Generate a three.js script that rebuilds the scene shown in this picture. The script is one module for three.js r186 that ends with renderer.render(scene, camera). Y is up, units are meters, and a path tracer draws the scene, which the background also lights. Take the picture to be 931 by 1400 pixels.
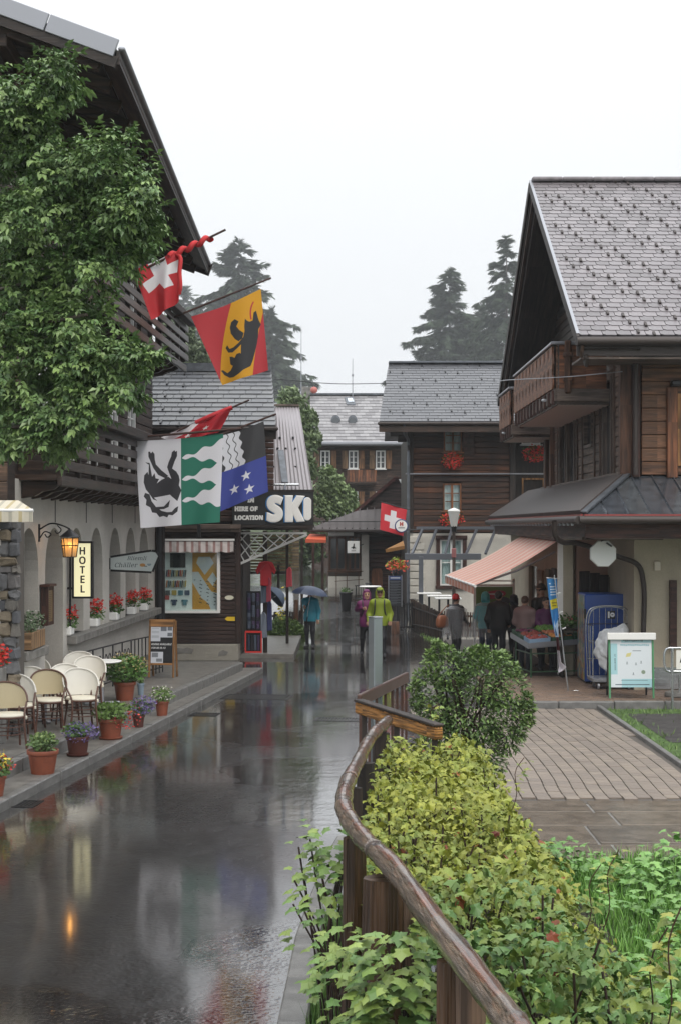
import * as THREE from 'three';
import { mergeGeometries } from 'three/addons/utils/BufferGeometryUtils.js';
import { FontLoader } from 'three/addons/loaders/FontLoader.js';
import { TextGeometry } from 'three/addons/geometries/TextGeometry.js';

// ---------- camera, sky, sun, exposure ----------
const F = 2000, CX = 465.5, CY = 720, EYE = 3.3;       // focal length and horizon in photo pixels, eye height in metres
const scene = new THREE.Scene();
const camera = new THREE.PerspectiveCamera(2 * Math.atan(700 / F) * 180 / Math.PI, 931 / 1400, 0.1, 1500);
camera.position.set(0, EYE, 0);
camera.setViewOffset(931, 1400, 0, -20, 931, 1400);
camera.updateProjectionMatrix();
{ // overcast sky: even white cloud, a little brighter overhead as real overcast is
  const w = 64, h = 64, d = new Float32Array(w * h * 4);
  for (let j = 0; j < h; j++) for (let i = 0; i < w; i++) {
    const el = Math.max(0, Math.sin(((j + 0.5) / h - 0.5) * Math.PI)), L = 0.665 * (1 + 1.5 * el * el), k = (j * w + i) * 4;
    d[k] = L * 0.965; d[k + 1] = L * 0.99; d[k + 2] = L * 1.02; d[k + 3] = 1;
  }
  const t = new THREE.DataTexture(d, w, h, THREE.RGBAFormat, THREE.FloatType);
  t.mapping = THREE.EquirectangularReflectionMapping; t.magFilter = t.minFilter = THREE.LinearFilter; t.needsUpdate = true;
  scene.background = t; scene.environment = t;
}
const sun = new THREE.DirectionalLight(0xfff6ea, 1.2);
sun.position.set(14, 60, 18); sun.target.position.set(0, 0, -25);
sun.castShadow = true; sun.shadow.radius = 60; sun.shadow.mapSize.set(2048, 2048);
Object.assign(sun.shadow.camera, { left: -45, right: 45, top: 60, bottom: -60, near: 1, far: 220 });
scene.add(sun, sun.target);
const renderer = new THREE.WebGLRenderer({ antialias: true });
renderer.toneMapping = THREE.LinearToneMapping; renderer.toneMappingExposure = 1.47;
renderer.shadowMap.enabled = true; renderer.setSize(931, 1400);
scene.fog = new THREE.FogExp2(0xe9eef2, 0.00055);

// ---------- helpers ----------
const V = (x, y, z) => new THREE.Vector3(x, y, z);
const rng = s => () => { s |= 0; s = s + 0x6D2B79F5 | 0; let t = Math.imul(s ^ s >>> 15, 1 | s); t = t + Math.imul(t ^ t >>> 7, 61 | t) ^ t; return ((t ^ t >>> 14) >>> 0) / 4294967296; };
const R = rng(7);
const rr = (a, b, r = R) => a + (b - a) * r();
const X = (px, D) => (px - CX) / F * D, Y = (py, D) => EYE - (py - CY) / F * D;   // where a measured photo point lies at depth D
const W = (px, py, D) => V(X(px, D), Y(py, D), -D);
const mix = (a, b, t) => a + (b - a) * t, sm = (a, b, x) => { const t = Math.min(1, Math.max(0, (x - a) / (b - a))); return t * t * (3 - 2 * t); };
const names = {};
const numbered = n => { const k = names[n] = (names[n] ?? -1) + 1; return k ? n + '_' + String(k).padStart(3, '0') : n; };
function fin(g) { const o = g.index ? g.toNonIndexed() : g; for (const k of Object.keys(o.attributes)) if (!['position', 'normal', 'uv', 'color'].includes(k)) o.deleteAttribute(k); if (!o.attributes.normal) o.computeVertexNormals(); if (!o.attributes.uv) o.setAttribute('uv', new THREE.BufferAttribute(new Float32Array(o.attributes.position.count * 2), 2)); return o; }
function uvm(g, grain) {          // uv in metres; grain: u runs along the longest side
  const p = g.attributes.position, n = g.attributes.normal, uv = g.attributes.uv; g.computeBoundingBox();
  const s = g.boundingBox.getSize(V()), ax = [s.x, s.y, s.z], L = ax.indexOf(Math.max(...ax));
  const o1 = R() * 7, o2 = R() * 7, P = [0, 0, 0], N = [0, 0, 0];
  for (let i = 0; i < p.count; i++) {
    P[0] = p.getX(i); P[1] = p.getY(i); P[2] = p.getZ(i); N[0] = Math.abs(n.getX(i)); N[1] = Math.abs(n.getY(i)); N[2] = Math.abs(n.getZ(i));
    const a = N[0] > N[1] && N[0] > N[2] ? 0 : N[1] > N[2] ? 1 : 2;
    let b = a === 0 ? 2 : 0, c = a === 1 ? 2 : 1;
    if (grain && a !== L) { b = L; c = 3 - a - L; }
    uv.setXY(i, P[b] + (grain ? o1 : 0), P[c] + (grain ? o2 : 0));
  }
  return g;
}
function polyGeo(faces) {         // faces: arrays of Vector3 (convex, counter-clockwise seen from outside)
  const a = []; for (const f of faces) for (let i = 1; i < f.length - 1; i++) for (const v of [f[0], f[i], f[i + 1]]) a.push(v.x, v.y, v.z);
  const g = new THREE.BufferGeometry(); g.setAttribute('position', new THREE.Float32BufferAttribute(a, 3)); g.computeVertexNormals(); return fin(g);
}
function cbox(w, h, d, c = 0) {   // box with chamfered edges
  if (!c) return fin(new THREE.BoxGeometry(w, h, d));
  c = Math.min(c, w * .45, h * .45, d * .45);
  const H = [w / 2, h / 2, d / 2], at = (s, a) => V(...[0, 1, 2].map(k => s[k] * (k === a ? H[k] : H[k] - c))), faces = [];
  const add = f => { const n = f[1].clone().sub(f[0]).cross(f[2].clone().sub(f[0])), m = f.reduce((q, v) => q.add(v), V(0, 0, 0)); faces.push(n.dot(m) < 0 ? f.reverse() : f); };
  for (let a = 0; a < 3; a++) for (const s of [-1, 1]) { const b = (a + 1) % 3, e = (a + 2) % 3; add([[-1, -1], [1, -1], [1, 1], [-1, 1]].map(([p, q]) => { const S = [0, 0, 0]; S[a] = s; S[b] = p; S[e] = q; return at(S, a); })); }
  for (let a = 0; a < 3; a++) for (const p of [-1, 1]) for (const q of [-1, 1]) { const b = (a + 1) % 3, e = (a + 2) % 3, S1 = [0, 0, 0], S2 = [0, 0, 0]; S1[a] = -1; S2[a] = 1; S1[b] = S2[b] = p; S1[e] = S2[e] = q; add([at(S1, b), at(S2, b), at(S2, e), at(S1, e)]); }
  for (const p of [-1, 1]) for (const q of [-1, 1]) for (const s of [-1, 1]) add([at([p, q, s], 0), at([p, q, s], 1), at([p, q, s], 2)]);
  return polyGeo(faces);
}
const bx = (w, h, d, x = 0, y = 0, z = 0, c = 0, ry = 0, rx = 0, rz = 0) => { const g = cbox(w, h, d, c); if (rz) g.rotateZ(rz); if (rx) g.rotateX(rx); if (ry) g.rotateY(ry); return g.translate(x, y, z); };
function orient(g, a, b, up = V(0, 1, 0)) {   // local z runs from a to b
  const z = b.clone().sub(a).normalize(); if (Math.abs(z.dot(up)) > .99) up = V(1, 0, 0);
  const x = up.clone().cross(z).normalize(), y = z.clone().cross(x), m = new THREE.Matrix4().makeBasis(x, y, z).setPosition(a.clone().add(b).multiplyScalar(.5)); return g.applyMatrix4(m);
}
const beam = (a, b, w, h, c = 0, up) => orient(cbox(w, h, a.distanceTo(b), c), a, b, up);
const cyl = (a, b, r0, r1 = r0, seg = 10) => orient(fin(new THREE.CylinderGeometry(r1, r0, a.distanceTo(b), seg, 1)).rotateX(Math.PI / 2), a, b);
const tube = (pts, r, seg = 24, rad = 8, closed = false) => fin(new THREE.TubeGeometry(new THREE.CatmullRomCurve3(pts, closed), seg, r, rad, closed));
const lathe = (prof, seg = 24) => fin(new THREE.LatheGeometry(prof.map(p => new THREE.Vector2(p[0], p[1])), seg));
function ext(pts, depth, bevel = 0, holes = []) {   // outline in x, y extruded along z from 0 to depth
  const s = new THREE.Shape(pts.map(p => new THREE.Vector2(p[0], p[1]))); for (const h of holes) s.holes.push(new THREE.Path(h.map(p => new THREE.Vector2(p[0], p[1]))));
  return fin(new THREE.ExtrudeGeometry(s, { depth, bevelEnabled: bevel > 0, bevelSize: bevel, bevelThickness: bevel, bevelSegments: 1, curveSegments: 8 }));
}
function slab(p, t) {             // polygon p (counter-clockwise seen from its front) given thickness t behind it
  const n = p[1].clone().sub(p[0]).cross(p[2].clone().sub(p[0])).normalize(), q = p.map(v => v.clone().addScaledVector(n, -t)), f = [p.slice(), q.slice().reverse()];
  for (let i = 0; i < p.length; i++) { const j = (i + 1) % p.length; f.push([p[j], p[i], q[i], q[j]]); } return polyGeo(f);
}
function mesh(name, geos, mat, parent, keep) {
  let g = Array.isArray(geos) ? (geos.length > 1 ? mergeGeometries(geos.map(fin)) : fin(geos[0])) : fin(geos);
  if (!keep && mat.userData.uv) uvm(g, mat.userData.uv === 'grain');
  const m = new THREE.Mesh(g, mat); m.name = name; m.castShadow = m.receiveShadow = true; if (parent) parent.add(m); return m;
}
function place(name, geo, mat, parent, x, y, z, ry = 0) { const m = new THREE.Mesh(geo, mat); m.name = name; m.position.set(x, y, z); m.rotation.y = ry; m.castShadow = m.receiveShadow = true; parent.add(m); return m; }
const tag = (o, label, category, group, kind) => { Object.assign(o.userData, { label, category }); if (group) o.userData.group = group; if (kind) o.userData.kind = kind; return o; };
function thing(name, label, category, pos = [0, 0, 0], turn = 0, group) { const o = new THREE.Group(); o.name = numbered(name); o.position.set(...pos); o.rotation.y = turn; scene.add(o); return tag(o, label, category, group); }
function struct(name, geos, mat, keep) { const m = mesh(numbered(name), geos, mat, scene, keep); m.userData.kind = 'structure'; return m; }
const stuffPart = m => { m.userData.kind = 'stuff'; return m; };

// ---------- textures ----------
function noiseFn(seed, n) { const r = rng(seed), a = new Float32Array(n * n); for (let i = 0; i < n * n; i++) a[i] = r(); return (x, y) => { const xi = Math.floor(x), yi = Math.floor(y), fx = x - xi, fy = y - yi, u = fx * fx * (3 - 2 * fx), v = fy * fy * (3 - 2 * fy), q = (i, j) => a[((j % n + n) % n) * n + (i % n + n) % n]; return mix(mix(q(xi, yi), q(xi + 1, yi), u), mix(q(xi, yi + 1), q(xi + 1, yi + 1), u), v); }; }
function fbm(seed, base, oct, sx = 1, sy = 1) { const fs = []; for (let o = 0; o < oct; o++) fs.push([noiseFn(seed + o * 13, base * 2 ** o), base * 2 ** o, .5 ** o]); const tot = fs.reduce((s, f) => s + f[2], 0); return (u, v) => { let s = 0; for (const [f, n, a] of fs) s += a * f(u * n * sx, v * n * sy); return s / tot; }; }
function tex(size, fn, srgb, mx = 1, my = mx) {    // fn(u, v) -> [r, g, b] or grey in 0..1; mx, my: metres per repeat
  const d = new Uint8Array(size * size * 4); for (let j = 0; j < size; j++) for (let i = 0; i < size; i++) { const c = fn((i + .5) / size, (j + .5) / size), k = (j * size + i) * 4; if (typeof c === 'number') d[k] = d[k + 1] = d[k + 2] = Math.max(0, Math.min(255, c * 255)); else for (let q = 0; q < 3; q++) d[k + q] = Math.max(0, Math.min(255, c[q] * 255)); d[k + 3] = 255; }
  const t = new THREE.DataTexture(d, size, size); t.wrapS = t.wrapT = THREE.RepeatWrapping; t.magFilter = THREE.LinearFilter; t.minFilter = THREE.LinearMipmapLinearFilter; t.generateMipmaps = true; if (srgb) t.colorSpace = THREE.SRGBColorSpace; t.repeat.set(1 / mx, 1 / my); t.needsUpdate = true; return t;
}
const again = (t, mx, my = mx) => { const c = t.clone(); c.repeat.set(1 / mx, 1 / my); c.needsUpdate = true; return c; };
function canvasTex(w, h, draw) { const c = document.createElement('canvas'); c.width = w; c.height = h; const g = c.getContext('2d'); draw(g, w, h); const t = new THREE.CanvasTexture(c); t.colorSpace = THREE.SRGBColorSpace; t.anisotropy = 4; return t; }
const T = {};
{
  const f1 = fbm(11, 4, 6), f2 = fbm(31, 8, 5), fg = fbm(51, 4, 6, 1, 1), streak = fbm(71, 4, 5), nA = noiseFn(91, 256), nB = noiseFn(95, 128);
  // wood: grain stretched along u
  T.wood = tex(512, (u, v) => { const w = streak(u, v) * .5, g = nA(u * 12, (v + w * .02) * 128), k = nB(u * 6, v * 64), c = nA(u * 3 + 40, v * 14); return .62 + .22 * (g - .5) + .2 * (k - .5) + .38 * (c - .5) + .16 * (f1(u, v) - .5); }, true, 1.6, .8);
  T.woodB = tex(512, (u, v) => { const g = nA(u * 10, v * 128), k = nB(u * 5, v * 50); return .5 + .5 * (g - .5) + .5 * (k - .5); }, false, 1.6, .8);
  T.plaster = tex(512, (u, v) => .84 + .18 * (f1(u, v) - .5) + .07 * (nA(u * 256, v * 256) - .5), true, 2.3);
  T.stain = tex(512, (u, v) => { const s = fbmStain(u, v); return .8 + .2 * (s - .5) + .1 * (f2(u, v) - .5); }, true, 3.1);
  function fbmStain(u, v) { return .6 * nB(u * 24, v * 3) + .4 * f1(u, v); }
  T.grit = tex(512, (u, v) => .5 + .35 * (nA(u * 256, v * 256) - .5) + .35 * (nB(u * 128, v * 128) - .5) + .3 * (f2(u, v) - .5), false, .6);
  T.mottle = tex(512, (u, v) => .78 + .34 * (f2(u, v) - .5) + .12 * (nA(u * 200, v * 200) - .5), true, 1.1);
  T.smooth = tex(256, (u, v) => f1(u, v), false, 1.5);
  T.bark = tex(512, (u, v) => .55 + .5 * (nB(u * 9, v * 40) - .5) + .35 * (f2(u, v) - .5) + .2 * (nA(u * 60, v * 200) - .5), true, .9, .5);
  // asphalt
  T.aspC = tex(1024, (u, v) => { const big = f1(u, v), fine = nA(u * 512 % 256, v * 512 % 256); return .6 + .6 * (big - .5) + .34 * (fine - .5); }, true, 6.3);
  const fbmR = fbm(131, 6, 6);
  T.aspR = tex(1024, (u, v) => { const p = fbmR(u, v); return mix(.05, .42, sm(.42, .58, p)) + .05 * (f2(u, v) - .5); }, false, 13, 17);
  const fb = fbm(171, 12, 4); T.aspB = tex(1024, (u, v) => .86 * fb(u, v) + .14 * nA(u * 128, v * 128), false, 3.1);
}
// ---------- materials ----------
const lin = (r, g, b) => new THREE.Color().setRGB(r, g, b);
function mat(c, o = {}) { const { uv, physical, ...rest } = o, M = physical || rest.clearcoat || rest.transmission || rest.sheen ? THREE.MeshPhysicalMaterial : THREE.MeshStandardMaterial; const m = new M({ color: Array.isArray(c) ? lin(...c) : c, roughness: .7, ...rest }); m.side = rest.side ?? THREE.FrontSide; if (uv) m.userData.uv = uv; return m; }
const wood = (c, o = {}) => mat(c, { map: T.wood, bumpMap: T.woodB, bumpScale: .004, roughness: .62, uv: 'grain', ...o });
const plaster = (c, o = {}) => mat(c, { map: T.plaster, bumpMap: T.grit, bumpScale: .003, roughness: .85, uv: 'box', ...o });
const M = {
  asphalt: mat([.042, .039, .038], { map: T.aspC, roughnessMap: T.aspR, roughness: 1, bumpMap: T.aspB, bumpScale: .015, clearcoat: 1, clearcoatRoughness: .08, uv: 'box' }),
  concreteWet: mat([.26, .245, .225], { map: T.mottle, bumpMap: T.grit, bumpScale: .002, roughness: .38, uv: 'box' }),
  concrete: mat([.3, .29, .27], { map: T.mottle, bumpMap: T.grit, bumpScale: .002, roughness: .6, uv: 'box' }),
  granite: mat([.27, .265, .255], { map: T.mottle, bumpMap: T.grit, bumpScale: .003, roughness: .42, uv: 'box' }),
  hotelWall: plaster([.66, .63, .58]), whiteWall: plaster([.82, .79, .71]), creamWall: plaster([.62, .55, .42]), pinkWall: plaster([.42, .25, .19]),
  darkWood: wood([.11, .06, .038]), blackWood: wood([.05, .032, .024]), brownWood: wood([.22, .095, .05]), redWood: wood([.4, .15, .065]), greyWood: wood([.3, .22, .18]), oldRail: wood([.24, .15, .1]),
  orangeWood: wood([.62, .3, .1]), paleWood: wood([.5, .3, .15]), plankBrown: wood([.13, .05, .035]),
  slate: mat([.25, .255, .275], { map: T.mottle, roughness: .34, bumpMap: T.grit, bumpScale: .001, uv: 'box' }),
  iron: mat([.018, .018, .02], { roughness: .4, metalness: .3 }), steel: mat([.5, .52, .54], { roughness: .38, metalness: .85, roughnessMap: again(T.smooth, .4) }), zinc: mat([.2, .22, .25], { roughness: .42, metalness: .55, map: T.mottle, uv: 'box' }),
  gutterBrown: mat([.035, .025, .022], { roughness: .55 }), greyMetal: mat([.33, .34, .37], { roughness: .35, metalness: .5 }),
  white: mat([.8, .8, .78], { roughness: .5 }), black: mat([.015, .015, .016], { roughness: .5 }), darkVoid: mat([.13, .11, .095], { roughness: .9 }),
  glass: mat([.9, .95, .95], { transmission: 1, thickness: 0, roughness: .04, ior: 1.5 }), darkGlass: mat([.045, .05, .055], { roughness: .06 }),
  terracotta: mat([.36, .1, .05], { map: T.mottle, roughness: .5, uv: 'box' }), terracottaDark: mat([.13, .035, .022], { map: T.mottle, roughness: .45, uv: 'box' }), soil: mat([.03, .02, .014], { roughness: .9 }),
  red: mat([.6, .03, .025], { roughness: .6 }),
};

// ---------- ground, street, terrace, paving ----------
const prof = D => D < 40 ? 0 : D < 56 ? 1.1 * sm(40, 56, D) : 1.1 + .03 * (Math.min(D, 340) - 56) + .085 * Math.max(0, Math.min(D, 340) - 110);
const groundH = (x, D) => prof(D) * (1 - .85 * sm(1.2, 3.2, x) * (1 - sm(50, 56, D)));
const bankEdge = D => -0.18 - .05 * Math.max(0, 10 - D) + .24 * sm(10.5, 15, D) + .8 * sm(14, 19, D);           // x where the planted bank starts, right of the street
const bankH = (x, D) => { const e = bankEdge(D), up = sm(e, e + .5, x), near = 1 - sm(12, 18.5, D), left = .42 * up * near, rise = 1.25 * (1 - sm(.5, 4.6, D)) * sm(e - 1.5, e + .3, x); return (left + .1 * up * (1 - sm(18, 19, D))) * (1 - sm(1.3, 2.4, x)) * (1 - sm(.9, 1.7, x) * sm(12.3, 13.8, D)) + rise; };
function sheet(xs, ds, h) { const p = [], ix = [], uv = []; for (const d of ds) for (const x of xs) { p.push(x, h(x, d), -d); uv.push(x, d); } const n = xs.length; for (let j = 0; j < ds.length - 1; j++) for (let i = 0; i < n - 1; i++) { const a = j * n + i; ix.push(a, a + 1, a + n, a + 1, a + n + 1, a + n); } const g = new THREE.BufferGeometry(); g.setAttribute('position', new THREE.Float32BufferAttribute(p, 3)); g.setAttribute('uv', new THREE.Float32BufferAttribute(uv, 2)); g.setIndex(ix); g.computeVertexNormals(); return g; }
const span = (a, b, n) => Array.from({ length: n + 1 }, (_, i) => a + (b - a) * i / n);
M.meadow = mat([.07, .1, .035], { map: T.mottle, roughness: .9 });
struct('ground', sheet([-600, -200, -80, -40, ...span(-20, 20, 20), 40, 80, 200, 600], [-60, -20, ...span(0, 100, 50), 106, 130, 160, 200, 250, 300, 340, 420, 700], (x, D) => groundH(x, D) - .12), M.meadow, true);
struct('street', sheet(span(-13, 13, 52), span(3, 92, 178), groundH), M.asphalt, true);
// planted bank on the right
M.earth = mat([.06, .05, .028], { map: T.mottle, bumpMap: T.grit, bumpScale: .02, roughness: .9 });
{ const ds = span(-3, 19, 66), xs = span(0, 1, 40); const g = sheet(xs, ds, () => 0), p = g.attributes.position; for (let i = 0; i < p.count; i++) { const D = -p.getZ(i), x = bankEdge(D) - .02 + p.getX(i) * 3.6; p.setXYZ(i, x, bankH(x, D) - .006 - .03 * sm(1.5, 2.6, x) - (p.getX(i) === 0 ? .1 : 0), -D); g.attributes.uv.setXY(i, x, D); } g.computeVertexNormals(); struct('garden_bank', g, M.earth, true); }
{ // stone edging along the street
  const grp = new THREE.Group(); grp.name = 'street_edging'; grp.userData.kind = 'structure'; scene.add(grp); let D = 5; const r = rng(5);
  while (D < 15) { const l = rr(.7, 1.1, r), a = V(bankEdge(D) - .1, 0, -D), b = V(bankEdge(D + l) - .1, 0, -D - l + .02); mesh('edging_stone', beam(a.setY(.03), b.setY(.03), .2, .16, .015), M.granite, grp); D += l; }
}
// lawn and gravel to the right
M.lawn = mat([.09, .17, .035], { map: T.mottle, roughness: .9 });
struct('lawn', sheet(span(1.2, 14, 24), span(2, 14.3, 24), (x, D) => .014 + .3 * (1 - sm(3, 9, D)) + .05 * Math.sin(x * 2.1 + D)**2), M.lawn, true);
struct('lawn', sheet(span(4.62, 14, 10), span(17.6, 26.3, 12), () => .02), M.lawn, true);
M.gravelBed = mat([.12, .11, .105], { map: T.mottle, bumpMap: again(T.grit, .3), bumpScale: .02, roughness: .8 });
struct('gravel', sheet(span(5.0, 14, 8), span(22.2, 25.6, 4), () => .026), M.gravelBed, true);
// hotel terrace: raised slab, lower step with kerb stones
const L1 = D => -3.07 + (D - 23.1) * .135, L2 = D => -3.06 + (D - 26.2) * .148;
{
  const t = struct('terrace', slab([V(L2(6) - .14, .3, -6), V(L2(32.4) - .14, .3, -32.4), V(-9, .3, -32.4), V(-9, .3, -6)], .45), M.concreteWet);
  mesh('lower_step', slab([V(L1(6) - .12, .12, -6), V(L1(33) - .12, .12, -33), V(L2(33) - .2, .12, -33), V(L2(6) - .2, .12, -6)], .3), M.concreteWet, t);
  const r = rng(3); for (const [L, y, hh, w, end] of [[L1, .122, .26, .12, 33], [L2, .302, .3, .14, 32.4]]) { let D = 6; while (D < end - .05) { const l = Math.min(rr(.9, 1.25, r), end - D), dx = rr(-.008, .008, r), dy = rr(-.006, .004, r); mesh('kerb_stone', beam(V(L(D) - w / 2 + dx, y - hh / 2 + dy, -D), V(L(D + l) - w / 2 + dx, y - hh / 2 + dy, -D - l + .012), w, hh, .014), M.granite, t); D += l; } }
  mesh('terrace_end', bx(6.7, .3, .14, -9 + 6.7 / 2 + .05, .152, -32.46, .014), M.granite, t);
}
// shop platform: brick-paved, with a kerb
const brickMats = [[.3, .2, .14], [.27, .185, .135], [.33, .225, .16], [.25, .18, .14]].map(c => mat(c, { map: T.mottle, bumpMap: T.grit, bumpScale: .002, roughness: .5, uv: 'box' }));
const paveMats = [[.36, .3, .25], [.33, .275, .23], [.39, .325, .265], [.31, .26, .22]].map(c => mat(c, { map: T.mottle, bumpMap: T.grit, bumpScale: .002, roughness: .55, uv: 'box' }));
M.joint = mat([.09, .08, .07], { roughness: .9 });
function pavers(parent, name, list, geo, mats, max, r) {   // nearest as single pieces, the rest joined
  list.sort((a, b) => a.key - b.key); const rest = mats.map(() => []);
  list.forEach((q, i) => { const k = Math.floor(r() * mats.length), y = q.y + rr(-.004, .004, r), g = Array.isArray(geo) ? geo[Math.floor(r() * geo.length)] : geo; if (i < max) { const m = place(name, g, mats[k], parent, q.x, y, q.z, q.ry || 0); if (q.rx) m.rotation.x = q.rx; } else rest[k].push(g.clone().rotateY(q.ry || 0).translate(q.x, y, q.z)); });
  rest.forEach((a, k) => { if (a.length) stuffPart(mesh('far_' + name + 's', a, mats[k], parent, true)); });
}
{
  const t = struct('shop_platform', bx(10.9, .1, 15, 2.9 + 5.5, .045, -26.58 - 7.5), M.joint);
  const r = rng(17); let x = 2.9; while (x < 14) { const l = rr(.9, 1.1, r); mesh('kerb_stone', bx(l - .012, .2, .14, x + l / 2, .04 + rr(-.004, .004, r), -26.5, .015), M.granite, t); x += l; }
  const geo = cbox(.21, .06, .095, .008), list = []; for (let j = 0; j < 44; j++) for (let i = 0; i < 24; i++) { const z = -26.64 - j * .103, px = 2.95 + i * .218 + (j % 2) * .109; list.push({ x: px, y: .1, z, key: px / -z > .238 ? 99 : -z }); }
  const gs = [geo, geo.clone()]; gs.forEach(g => uvm(g)); pavers(t, 'paving_brick', list, gs, brickMats, 300, r);
}
{ // paved path with wavy courses, then concrete slabs
  const t = struct('paved_path', bx(3.4, .1, 9.2, 3.0, -.038, -22), M.joint); const r = rng(23), list = [], gs = [0, 1, 2].map(() => uvm(cbox(.161, .06, .2045, .003)));
  for (let i = 0; i < 19; i++) for (let j = 0; j < 43; j++) { const D = 17.65 + (j + (i % 2) * .5) * .206, x = 1.4 + i * .174 + .08 * Math.sin((D - 17.6) * .55) * sm(17.6, 19, D), z = -D; if (D > 26.25 || x > 4.55) continue; const px = CX + F * x / D; list.push({ x, y: .002, z, key: px < 690 || px > 960 ? 99 + D : D, ry: -.08 * .55 * Math.cos((D - 17.6) * .55) }); }
  pavers(t, 'paving_stone', list, gs, paveMats, 300, r);
  mesh('path_edging', [bx(.08, .14, 9, 4.66, .01, -21.9, .01)], M.granite, t);
}
{
  const t = struct('slab_walk', bx(9, .08, 3.3, 5, -.036, -15.95), M.concrete); const r = rng(29), rows = [17.55, 16.84, 16.08, 15.14, 14.36];
  const sm_ = [[.25, .205, .16], [.28, .23, .18], [.22, .185, .15]].map(c => mat(c, { map: T.mottle, bumpMap: T.grit, bumpScale: .002, roughness: .28, roughnessMap: again(T.smooth, .9), uv: 'box' }));
  for (let k = 0; k < 4; k++) { const cut = k < 2 ? 2.92 + k * .16 : 2.68 + (k - 2) * .12, xs = [cut - 2, cut, cut + 2.05, cut + 4.1, cut + 6.1]; for (let i = 0; i < 4; i++) mesh('concrete_slab', bx(xs[i + 1] - xs[i] - .03, .07, rows[k] - rows[k + 1] - .055, (xs[i] + xs[i + 1]) / 2, -.018 + rr(-.004, .006, r), -(rows[k] + rows[k + 1]) / 2, .006), sm_[Math.floor(r() * 3)], t); }
}
// drains and manholes
function grate(px, py, w, l, label, bars = 8) { const D = EYE * F / (py - CY), o = thing('drain_grate', label, 'drain', [X(px, D), -.002, -D], -.13, 'iron drain grates in the street'); mesh('frame', [bx(w, .016, .03, 0, 0, l / 2), bx(w, .016, .03, 0, 0, -l / 2), bx(.03, .016, l - .03, -w / 2 + .015, 0, 0), bx(.03, .016, l - .03, w / 2 - .015, 0, 0)], M.iron, o); mesh('pit', bx(w - .06, .006, l - .06, 0, -.002, 0), M.darkVoid, o); for (let i = 0; i < bars; i++) mesh('bar', bx(.022, .014, l - .06, -w / 2 + .05 + i * (w - .1) / (bars - 1), .001, 0), M.iron, o); return o; }
grate(30, 1099, .42, .4, 'small drain grate in street at near end of terrace kerb'); grate(280, 977, .5, .42, 'small drain grate in street beside terrace steps', 9); grate(468, 984, .95, .4, 'long pale drain grate in street left of galvanised column', 16);
grate(352, 953, 1.3, .8, 'large cover grate in street off end of terrace steps', 20);

// ---------- shared building pieces ----------
const geoCache = {};
const board = (l, h, d, c = .012) => geoCache[[l.toFixed(2), h, d, c]] ??= uvm(cbox(+l.toFixed(2), h, d, c), true);
// courses of boards in the parent's x, y plane at z, leaving openings [x0, x1, y0, y1] free
function boards(parent, x0, x1, y0, y1, z, h, d, mats, openings = [], r = R, name = 'board', gap = .01, maxL = 6) {
  for (let y = y0; y < y1 - .02; y += h) {
    const hh = Math.min(h, y1 - y), cy = y + hh / 2; let runs = [[x0, x1]];
    for (const [a, b, c, e] of openings) if (cy > c && cy < e) runs = runs.flatMap(([p, q]) => [[p, Math.min(q, a)], [Math.max(p, b), q]].filter(([m, n]) => n - m > .04));
    for (const [p, q] of runs) { const n = Math.ceil((q - p) / maxL); for (let i = 0; i < n; i++) { const l = (q - p) / n; place(name, board(l - .008, +(hh - gap).toFixed(3), d), mats[Math.floor(r() * mats.length)], parent, p + l * (i + .5), cy, z + rr(-.006, .006, r)); } }
  }
}
// window in the parent's x, y plane: frame, bars, panes, optional curtain and shutters
function win(parent, x, y, z, w, h, o = {}) {
  const { frame = M.white, cols = 2, rows = 2, t = .07, curtain, glass = M.darkGlass, dir = 1, sill = true } = o;
  const f = mesh('window', [bx(w, t, .09, 0, h / 2 - t / 2, 0), bx(w, t, .09, 0, -h / 2 + t / 2, 0), bx(t, h - 2 * t, .09, -w / 2 + t / 2, 0, 0), bx(t, h - 2 * t, .09, w / 2 - t / 2, 0, 0)], frame, parent); f.position.set(x, y, z);
  const iw = w - 2 * t, ih = h - 2 * t;
  for (let i = 1; i < cols; i++) mesh('bar', bx(i * 2 === cols ? .07 : .035, ih, .05, -iw / 2 + iw * i / cols, 0, .01 * dir), frame, f);
  for (let j = 1; j < rows; j++) for (let i = 0; i < cols; i++) mesh('bar', bx(iw / cols - .05, .03, .04, -iw / 2 + iw * (i + .5) / cols, -ih / 2 + ih * j / rows, .006 * dir), frame, f);
  for (let i = 0; i < cols; i++) for (let j = 0; j < rows; j++) mesh('pane', bx(iw / cols - .02, ih / rows - .02, .008, -iw / 2 + iw * (i + .5) / cols, -ih / 2 + ih * (j + .5) / rows, -.02 * dir), glass, f);
  if (curtain) { const g = fin(new THREE.PlaneGeometry(iw, ih, 40, 1)), p = g.attributes.position; for (let i = 0; i < p.count; i++) p.setZ(i, -.07 * dir + .012 * Math.sin(p.getX(i) * 45)); g.computeVertexNormals(); mesh('curtain', g, curtain, f); mesh('dark_room', bx(iw, ih, .02, 0, 0, -.14 * dir), M.darkVoid, f); }
  if (sill) mesh('sill', bx(w + .12, .05, .16, 0, -h / 2 - .025, .04 * dir, .008), frame, f);
  return f;
}
const arch = (cx, w, y0, top, spring, n = 14) => { const p = [[cx - w / 2, y0], [cx + w / 2, y0]]; for (let i = 0; i <= n; i++) { const a = Math.PI * i / n; p.push([cx + w / 2 * Math.cos(a) * (1 - .06 * Math.sin(a)), spring + (top - spring) * Math.pow(Math.sin(a), .92)]); } return p; };
const timber = [M.darkWood, wood([.085, .052, .036]), wood([.12, .072, .048])];
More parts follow.
